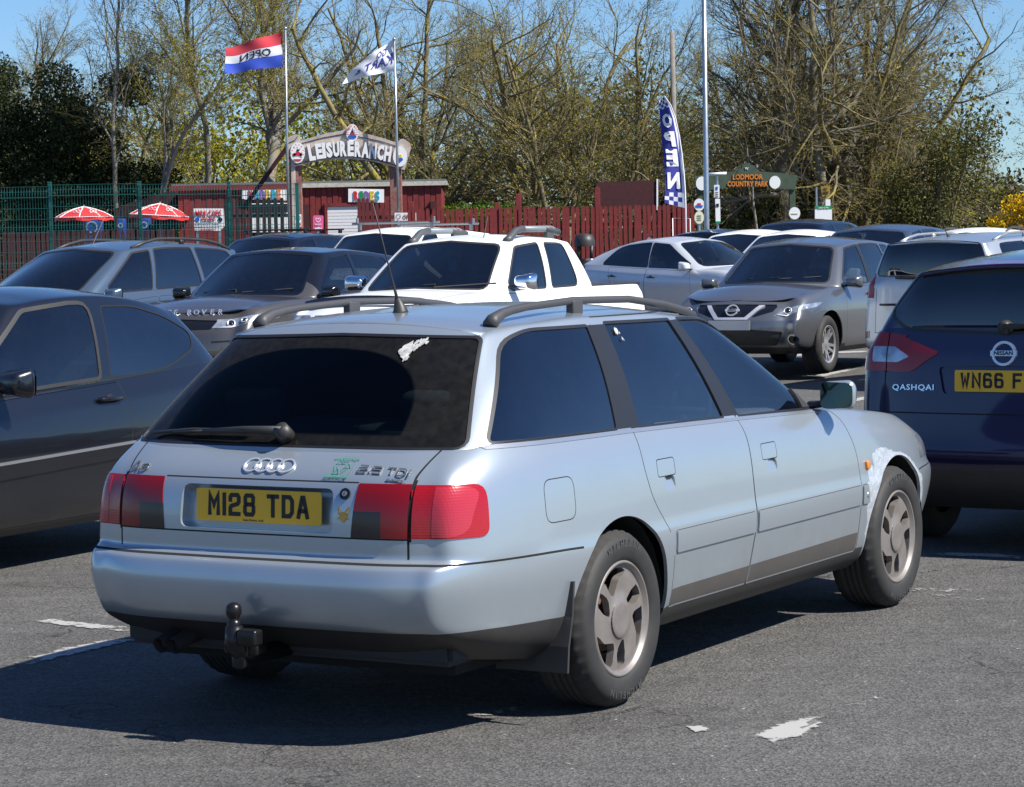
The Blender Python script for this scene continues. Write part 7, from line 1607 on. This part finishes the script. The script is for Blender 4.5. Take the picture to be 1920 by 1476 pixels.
def parasol(label, cx, ty, by, wpx, Y, tilt, seed):
    r = top('parasol', label, 'parasol', cx, Y, 'red parasols behind the green mesh fence'); g = gz(0, Y); R_ = wpx/2*mpp(Y); a = at(cx, ty, Y); h = (by-ty)*mpp(Y); n = 8
    rot = Matrix.Rotation(R(tilt), 3, 'Y'); c0 = a
    V = [c0]; rows = [(.0, 0), (.35, .22), (.7, .55), (1, 1), (1.0, 1.28)]; F = []; MI = []; K = 32
    for f, d in rows[1:]:
        for k in range(K):
            t = 2*math.pi*(k+.5)/K; sc_ = 1-.05*(1-abs(math.cos(t*4))) if f > .5 else 1; V.append(c0+rot @ Vector((R_*f*sc_*math.cos(t), R_*f*sc_*math.sin(t), -h*.78*d-(0 if d <= 1 else .02*math.sin(8*t)))))
    for k in range(K): F.append((0, 1+k, 1+(k+1) % K)); MI.append(0)
    for i in range(3):
        for k in range(K): F.append((1+i*K+k, 1+(i+1)*K+k, 1+(i+1)*K+(k+1) % K, 1+i*K+(k+1) % K)); MI.append(0)
    L = Vector(r.location); V = [v-L for v in V]; o = meshobj('canopy', V, F, [mat('parasol_red', (.62, .025, .03), .7), SIGNW], r, False, MI)
    mb = MB()
    for k in range(8):
        t = 2*math.pi*(k)/8; mb.tube([c0+rot @ Vector((R_*f*math.cos(t)*.99, R_*f*math.sin(t)*.99, -h*.78*d+.006)) for f, d in rows[:4]], .014, 4)
    pts = [c0+rot @ Vector((R_*.985*math.cos(2*math.pi*k/32), R_*.985*math.sin(2*math.pi*k/32), -h*.78*.98)) for k in range(33)]; mb.tube(pts, .012, 4, cap=False)
    for t0 in (-100, -55):
        for s_ in (-1, 1): 
            t = R(t0+s_*5); mb.tube([c0+rot @ Vector((R_*.72*math.cos(t+.08*math.cos(q))-.0, R_*.72*math.sin(t+.08*math.cos(q)), -h*.78*.57+.04+.035*math.sin(q)*1)) for q in [2*math.pi*i/10 for i in range(11)]], .009, 4, cap=False)
    mb.V = [v-L for v in mb.V]; mb.build('canopy_print', [SIGNW], o)
    mb = MB(); mb.tube([Vector((c0.x+.02, Y, g)), c0+Vector((0, 0, .05))], .02, 8); bld(mb, 'pole', STEELG, r, True); mb = MB(); mb.lathe([(0, .08), (.2, .06), (.22, 0)], 'z', 16, 0, Vector((c0.x, Y, g))); bld(mb, 'base', BLKP, r, True)
parasol('left red and white parasol over the blue ride', 157, 388, 414, 110, 66, 0, 1); parasol('right red and white parasol, canopy tilted', 300, 382, 411, 112, 66, 4, 2)
def rides():
    for lab, px, ty, w_, h_ in (('blue ride cabinet under the left parasol', 172, 413, 36, 26), ('narrow blue ride cabinet between the parasols', 226, 410, 14, 28), ('blue ride cabinet behind the right parasol post', 270, 409, 20, 28)):
        Y = 67.5; r = top('blue_ride_cabinet', lab, 'ride', px, Y, 'blue ride cabinets behind the fence'); g = gz(0, Y); p = at(px, ty, Y); mb = MB(); mb.box((p.x, Y+.2, (g+p.z)/2), (w_*mpp(Y), .4, p.z-g), bev=.04); o = bld(mb, 'cabinet', mat('ride_blue', (.02, .06, .28), .5, var=.5, vscale=5), r)
        mb = MB(); L = Vector(r.location); mb.ribbon(circ(0, 0, w_*.28, 16), 2.4, 0, 1, 0, True, lambda a, b_, h: at(px+a, ty+13-b_, Y-.02)); mb.V = [v-L for v in mb.V]; mb.build('cabinet_art', [mat('ride_grey', (.25, .33, .42), .6)], o)
rides()
# ---------------------------------------------------------------- trees and undergrowth
rng = np.random.default_rng(11)
def barkmat(name, c1, c2, c3):
    m, t, b = newmat(name); N = t.nodes; L = t.links; tc = N.new('ShaderNodeTexCoord')
    n1 = N.new('ShaderNodeTexNoise'); n1.inputs['Scale'].default_value = 1.3; n1.inputs['Detail'].default_value = 8; n1.inputs['Roughness'].default_value = .75; L.new(tc.outputs['Object'], n1.inputs['Vector'])
    cr = N.new('ShaderNodeValToRGB'); L.new(n1.outputs[0], cr.inputs[0]); e = cr.color_ramp.elements; e[0].position = .38; e[0].color = (*c1, 1); e[1].position = .62; e[1].color = (*c3, 1); k = cr.color_ramp.elements.new(.5); k.color = (*c2, 1)
    L.new(cr.outputs[0], b.inputs['Base Color']); b.inputs['Roughness'].default_value = .95; b.inputs['Specular IOR Level'].default_value = .1; return m
BARK = barkmat('lichen_bark', (.11, .095, .065), (.18, .155, .09), (.29, .23, .055)); BARKG = barkmat('grey_bark', (.13, .12, .10), (.21, .195, .165), (.20, .165, .085)); BARKP = barkmat('grey_twigs', (.10, .082, .066), (.15, .125, .10), (.20, .17, .14))
def leafmat(name, cols):
    m, t, b = newmat(name); N = t.nodes; L = t.links; g = N.new('ShaderNodeNewGeometry'); cr = N.new('ShaderNodeValToRGB'); L.new(g.outputs['Random Per Island'], cr.inputs[0]); e = cr.color_ramp.elements
    e[0].color = (*cols[0], 1); e[1].color = (*cols[-1], 1)
    for i, c in enumerate(cols[1:-1]): k = cr.color_ramp.elements.new((i+1)/(len(cols)-1)); k.color = (*c, 1)
    N.remove(b); b = N.new('ShaderNodeBsdfDiffuse'); L.new(cr.outputs[0], b.inputs[0])
    out = N['Material Output']; tl = N.new('ShaderNodeBsdfTranslucent'); L.new(cr.outputs[0], tl.inputs[0]); mx = N.new('ShaderNodeMixShader'); mx.inputs[0].default_value = .25; L.new(b.outputs[0], mx.inputs[1]); L.new(tl.outputs[0], mx.inputs[2]); L.new(mx.outputs[0], out.inputs[0]); return m
def npmesh(name, V, F, k, m, parent=None, smooth=False):
    """V (n,3), F (m,k) arrays"""
    me = bpy.data.meshes.new(name); nv = len(V); nf = len(F); me.vertices.add(nv); me.vertices.foreach_set('co', V.astype(np.float32).ravel()); me.loops.add(nf*k); me.loops.foreach_set('vertex_index', F.astype(np.int32).ravel())
    me.polygons.add(nf); me.polygons.foreach_set('loop_start', np.arange(0, nf*k, k, dtype=np.int32)); 
    if smooth: me.polygons.foreach_set('use_smooth', np.ones(nf, bool))
    me.materials.append(m); me.update(calc_edges=True); o = link(bpy.data.objects.new(name, me)); 
    if parent: o.parent = parent
    return o
def segmesh(name, S, m, parent, n=3):
    """S (k,8): p0 p1 r0 r1"""
    S = np.array(S); p0, p1, r0, r1 = S[:, :3], S[:, 3:6], S[:, 6], S[:, 7]; d = p1-p0; d /= np.linalg.norm(d, axis=1)[:, None]+1e-9
    up = np.where(np.abs(d[:, 2:3]) < .9, np.array([[0, 0, 1.]]), np.array([[1., 0, 0]])); a = np.cross(d, up); a /= np.linalg.norm(a, axis=1)[:, None]+1e-9; b = np.cross(a, d)
    V = []; 
    for P, r in ((p0, r0), (p1+d*r1[:, None]*.3, r1)):
        for k in range(n):
            t = 2*math.pi*k/n; V.append(P+(a*math.cos(t)+b*math.sin(t))*r[:, None])
    V = np.stack(V, 1).reshape(-1, 3); base = np.arange(len(S))[:, None]*(2*n); F = []
    for k in range(n): F.append(base+np.array([[k, (k+1) % n, n+(k+1) % n, n+k]]))
    F = np.concatenate(F, 0); return npmesh(name, V, F, 4, m, parent, True)
def grow(rnd, base, H, spread=.5, stems=1, r0=.16, up=.35, maxd=5, dens=1.0, lean=(0, 0), first=.25, twig=.0048, kink=.18):
    """bare tree: returns thick and thin segments"""
    big = []; small = []
    def br(p, d, L, r, dep):
        n = max(3, int(L/(.45 if dep < 2 else .28))) if dep < 4 else 3; st = L/n; q = p
        for i in range(n):
            u = (i+1)/n; d = (d+Vector((rnd.gauss(0, kink), rnd.gauss(0, kink), rnd.gauss(0, kink*.7)))*(.5 if dep == 0 else 1)+Vector((0, 0, up*.12))).normalized()
            q2 = q+d*st; ra = r*(1-.62*i/n); rb = r*(1-.62*u); (big if ra > .022 else small).append((*q, *q2, max(ra, twig), max(rb, twig*.8))); q = q2
            if dep < maxd and (u > (first if dep == 0 else .12)):
                k = (1.1 if dep == 0 else 1.55 if dep < 3 else 2.0)*dens
                while k > 0 and rnd.random() < k:
                    k -= 1
                    ax = d.orthogonal().normalized(); ax.rotate(Matrix.Rotation(rnd.uniform(0, 6.283), 3, d)); an = rnd.uniform(.35, .95)*(spread*1.6 if dep == 0 else 1); nd = (d*math.cos(an)+ax*math.sin(an)).normalized()
                    LL = L*rnd.uniform(.38, .66)*(1-.45*u) if dep > 0 else H*rnd.uniform(.30, .5)*(1-.35*u)
                    if LL > .16: br(q, nd, LL, rb*rnd.uniform(.38, .60) if dep > 0 else rb*rnd.uniform(.42, .62), dep+1)
    for s in range(stems):
        a = rnd.uniform(0, 6.28); l = spread*.5 if stems > 1 else 0
        br(Vector(base)+Vector((math.cos(a), math.sin(a), 0))*(.15 if stems > 1 else 0), Vector((lean[0]+l*math.cos(a), lean[1]+l*math.sin(a), 1)).normalized(), H*rnd.uniform(.75, 1), r0*(1 if stems == 1 else rnd.uniform(.6, .9)), 0)
    return big, small
TREES = {}
def tree(label, px, Y, key, seed, bark, rz=0, sc_=1.0, group='bare trees of the wood', cat='tree', name='bare_tree', **kw):
    q = col_at(px, Y); r = empty(name, q, rz, label, cat, group); r.scale = (sc_,)*3
    if key not in TREES:
        b, s = grow(random.Random(seed), (0, 0, 0), **kw); t = segmesh('trunk_and_limbs', b, bark, r, 6); c = segmesh('twigs', s, bark if bark is not BARKG else BARK, r, 3); TREES[key] = [t, c]
        if key in LEAFY:
            n_, lm_ = LEAFY[key]; A = np.array(s)[:, 3:6]; i = rng.integers(0, len(A), n_); V, F = quads(A[i]+rng.normal(size=(n_, 3))*.10, .030, rng); TREES[key].append(npmesh('young_leaves', V, F, 4, lm_, r))
    else:
        for o in TREES[key]: c = o.copy(); link(c); c.parent = r
    return r
def quads(c, size, rnd):
    n = len(c); a = rnd.normal(size=(n, 3)); a /= np.linalg.norm(a, axis=1)[:, None]; b = np.cross(a, rnd.normal(size=(n, 3))); b /= np.linalg.norm(b, axis=1)[:, None]+1e-9
    s = size*rnd.uniform(.5, 1.3, n)[:, None]; return np.stack([c-a*s, c+b*s*.5, c+a*s, c-b*s*.5], 1).reshape(-1, 3), np.arange(n*4).reshape(-1, 4)
def cloud(n, lumps, size, rnd, flat=0.):
    """leaf quads scattered in a union of ellipsoids: lumps (cx,cy,cz,rx,ry,rz)"""
    L = np.array(lumps); vol = L[:, 3]*L[:, 4]*L[:, 5]; i = rnd.choice(len(L), n, p=vol/vol.sum()); d = rnd.normal(size=(n, 3)); d /= np.linalg.norm(d, axis=1)[:, None]; rad = rnd.random(n)**.42; c = L[i, :3]+d*rad[:, None]*L[i, 3:6]
    a = rnd.normal(size=(n, 3)); a /= np.linalg.norm(a, axis=1)[:, None]; b = np.cross(a, rnd.normal(size=(n, 3))); b /= np.linalg.norm(b, axis=1)[:, None]+1e-9
    s = size*rnd.uniform(.5, 1.3, n)[:, None]; V = np.stack([c-a*s, c+b*s*.5, c+a*s, c-b*s*.5], 1).reshape(-1, 3); F = np.arange(n*4).reshape(-1, 4); return V, F
def shrub(label, name, px, Y, lumps, n, size, lm, group=None, stems=True, cat='shrub'):
    q = col_at(px, Y); r = empty(name, q, 0, label, cat, group); V, F = cloud(n, lumps, size, rng); npmesh('foliage', V, F, 4, lm, r)
    if stems:
        S = []
        rr = random.Random(n)
        for k in range(14):
            l = lumps[rr.randrange(len(lumps))]; p = Vector((rr.uniform(-.2, .2), rr.uniform(-.2, .2), 0)); t = Vector((l[0]+rr.uniform(-.3, .3)*l[3], l[1], l[2]+l[5]*.5)); m = p.lerp(t, .5)+Vector((rr.uniform(-.3, .3), rr.uniform(-.2, .2), .2)); S += [(*p, *m, .05, .035), (*m, *t, .035, .012)]
        segmesh('stems', S, BARK, r, 5)
    return r
DKL = leafmat('dark_leaves', [(.022, .032, .014), (.045, .058, .024), (.085, .10, .05), (.03, .042, .018)]); YGL = leafmat('young_leaves', [(.19, .20, .02), (.31, .29, .03), (.13, .14, .018), (.38, .32, .045)]); GRL = leafmat('green_leaves', [(.04, .09, .012), (.09, .16, .02), (.06, .12, .016), (.13, .19, .04)])
OLL = leafmat('olive_leaves', [(.03, .042, .013), (.07, .08, .02), (.045, .045, .018), (.095, .10, .028)]); BRL = leafmat('brown_scrub', [(.07, .052, .036), (.12, .09, .06), (.05, .045, .025), (.16, .125, .09)]); GOR = leafmat('yellow_blossom', [(.62, .36, .01), (.72, .46, .02), (.50, .27, .01), (.20, .17, .02)])
LEAFY = {'g': (6000, YGL), 'k': (5000, YGL), 'b': (8000, YGL), 'c': (9000, YGL), 'd': (5000, YGL), 'f': (10000, YGL), 'e': (8000, YGL)}
def wood():
    H = dict(spread=.55, r0=.14, maxd=5)
    # trunks one can tell apart
    tree('slim bare tree leaning left in front of the dark evergreen', 232, 71, 'a', 21, BARKG, 0, 1.0, 'bare trees of the wood', lean=(-.12, 0), H=9.5, spread=.42, r0=.085, dens=.9, first=.35)
    tree('slim pale tree just left of the yellow-green thicket', 252, 70, 'b', 22, BARKG, 0, 1.0, lean=(.04, 0), H=9.5, spread=.40, r0=.085, dens=.9, first=.35)
    tree('pale trunk right of the two slim trees', 303, 71, 'b', 22, BARKG, 2.1, 1.02); tree('straight grey trunk left of the red white and blue flag', 384, 72, 'c', 23, BARKG, 0, 1.0, H=10.5, spread=.38, r0=.12, first=.45, dens=.9)
    tree('thick grey trunk below the red white and blue flag', 468, 70, 'd', 24, BARKG, 0, 1.0, H=11, spread=.5, r0=.21, first=.32, dens=.95)
    tree('wide-spreading multi-stemmed tree right of the entrance arch', 800, 72, 'e', 25, BARK, 0, 1.0, H=9.0, spread=1.05, stems=7, r0=.17, first=.15, dens=.85, up=.25)
    tree('multi-stemmed tree behind the picket fence', 1045, 71, 'f', 26, BARK, 0, 1.0, H=8.0, spread=.75, stems=5, r0=.16, first=.2, dens=.9)
    tree('lichen-covered tree behind the maroon screen', 1180, 73, 'f', 26, BARK, 1.9, .95); tree('large fanning tree right of the lamp column', 1505, 74, 'g', 27, BARKG, 0, 1.0, H=11, spread=.85, stems=5, r0=.23, first=.22, dens=.9, up=.3)
    tree('big bare tree with long limbs reaching right', 1590, 76, 'e', 25, BARK, 2.6, 1.0); tree('small pale tree under the country park arch', 1420, 71, 'h', 28, BARKG, 0, 1.0, H=4.5, spread=.6, r0=.06, maxd=4, first=.3, twig=.005)
    tree('bare tree reaching in from the top right corner', 1985, 60, 'b', 22, BARK, 1.2, .85)
    # the wood behind
    k = 0; rr = random.Random(5); keys = [('b', BARKG), ('c', BARK), ('e', BARK), ('f', BARK), ('g', BARK), ('d', BARK)]
    for i in range(14):
        px = -60+i*150+rr.uniform(-45, 45); Y = rr.uniform(78, 104)
        if px > 1640: Y = rr.uniform(120, 150)
        key, bk = keys[rr.randrange(6)]; s = rr.uniform(.62, .85)*(1 if px < 1640 else .8); tree('bare tree deep in the wood behind the car park', px, Y, key, 0, bk, rr.uniform(0, 6.28), s, 'bare trees deep in the wood')
    # brown twiggy scrub at the right
    for i, px in enumerate((1450, 1560, 1680)): tree('twiggy brown scrub tree at the right edge of the wood', px, 76+3*(i % 3), 'k', 31, BARKP, i*1.3, .9+.1*(i % 3), 'twiggy scrub trees on the right', H=4.6, spread=1.1, stems=7, r0=.06, maxd=4, dens=1.35, first=.1, up=.15, twig=.006, kink=.25)
    # evergreens and shrubs
    e = []; rr = random.Random(9)
    for k in range(46): a = rr.uniform(-3.3, 2.5); z = rr.uniform(.8, 6.3); lim = 2.9*math.sqrt(max(.05, 1-((z-2.6)/4.4)**2)); a = max(-lim-.8, min(lim*.9, a)); e.append((a, rr.uniform(-.9, .9), z, rr.uniform(.55, 1.05), .9, rr.uniform(.45, .85)))
    e += [(-1.6, 0, 2.9, 2.0, .9, 2.7), (.2, 0, 2.2, 2.0, .9, 2.1), (-.6, 0, 3.6, 1.8, .8, 2.0)]
    shrub('large dark evergreen oak at the left behind the mesh fence', 'evergreen_tree', 145, 73, e, 90000, .062, DKL, None, True, 'tree')
    for i, (px, Y, w_, h_, n) in enumerate(((405, 76, 1.7, 4.6, 8000), (520, 80, 1.6, 3.4, 6000), (335, 78, 1.3, 3.8, 6000), (640, 82, 2.0, 3.0, 5000))):
        rr = random.Random(40+i); l = [(rr.uniform(-w_, w_), rr.uniform(-.8, .8), rr.uniform(.3, h_), rr.uniform(.4, .8), .8, rr.uniform(.4, .9)) for _ in range(16)]
        shrub('yellow-green young-leaved thicket in the wood, %s' % ['left of the thick grey trunk', 'behind the entrance arch post', 'right of the dark evergreen', 'behind the LEISURERANCH board'][i], 'young_leaved_thicket', px, Y, l, n, .045, YGL, 'young-leaved thickets in the wood')
    l = [(x, 0, z, .55, .6, .5) for x in (-.8, -.3, .3, .8) for z in (.5, 1.1, 1.6)]
    shrub('bright green bush at the right end of the maroon shed', 'green_bush', 885, 68, l, 9000, .055, GRL); shrub('green bush behind the picket fence beside the green shrub', 'green_bush', 955, 70, [(x, 0, z, .5, .6, .5) for x in (-.6, 0, .6) for z in (.5, 1.1, 1.6)], 5000, .055, OLL)
    rr = random.Random(77); l = [(rr.uniform(-1.4, 1.3), rr.uniform(-.8, .8), z, .75-.06*z, .8, .6) for z in np.linspace(.3, 3.9, 30)]
    shrub('green conifer-like tree at the right beyond the cars', 'dense_green_tree', 1765, 72, l, 20000, .05, leafmat('spring_green', [(.07, .075, .025), (.13, .13, .04), (.09, .08, .04), (.19, .18, .055)]), None, True, 'tree')
    for i, (px, Y) in enumerate(((1345, 77), (1420, 78), (1480, 76), (1250, 80), (1110, 78), (1650, 80))):
        rr = random.Random(60+i); l = [(rr.uniform(-1.2, 1.2), rr.uniform(-.6, .6), rr.uniform(.3, 2.4), .5, .6, .5) for _ in range(12)]
        shrub('olive green bush in the undergrowth of the wood', 'olive_bush', px, Y, l, 5500, .055, OLL if i % 2 else GRL, 'olive bushes in the undergrowth')
    shrub('yellow flowering gorse bush at the right edge', 'gorse_bush', 1888, 52, [(-.15, 0, 1.45, .28, .4, .2), (.2, 0, 1.75, .35, .4, .3), (.45, 0, 1.5, .4, .4, .5), (.0, 0, .9, .5, .4, .5), (.6, 0, 1.85, .4, .4, .35), (.3, 0, .6, .6, .4, .5)], 7500, .032, GOR)
    # uncountable undergrowth and far wood
    n = 190000; x = rng.uniform(-27, 32, n); y = rng.uniform(84, 114, n); hmax = 6.0+1.0*np.sin(x*.5)+.8*np.sin(x*1.3+1)+.7*np.sin(x*2.9); hmax = np.where(x > 17.0, 3.0+.5*np.sin(x*2), hmax); z = .8+rng.random(n)**1.35*hmax; c = np.stack([x, y, z], 1)
    a = rng.normal(size=(n, 3)); a /= np.linalg.norm(a, axis=1)[:, None]; b = np.cross(a, rng.normal(size=(n, 3))); b /= np.linalg.norm(b, axis=1)[:, None]; s = .10*rng.uniform(.5, 1.4, n)[:, None]
    V = np.stack([c-a*s, c+b*s*.5, c+a*s, c-b*s*.5], 1).reshape(-1, 3); F = np.arange(n*4).reshape(-1, 4)
    pr = rng.random(n); yel = np.exp(-((x+8.5)/6.0)**2)*.62+.10; bro = np.where(yel > .4, .12, .38); k_ = np.where(pr < yel, 2, np.where(pr < yel+bro, 1, 0))
    for j, m in enumerate((OLL, BRL, YGL)):
        v = V.reshape(-1, 4, 3)[k_ == j].reshape(-1, 3); o = npmesh('undergrowth', v, np.arange(len(v)).reshape(-1, 4), 4, m); tag(o, 'tangled undergrowth filling the wood behind the car park', 'undergrowth', None, 'stuff')
wood()
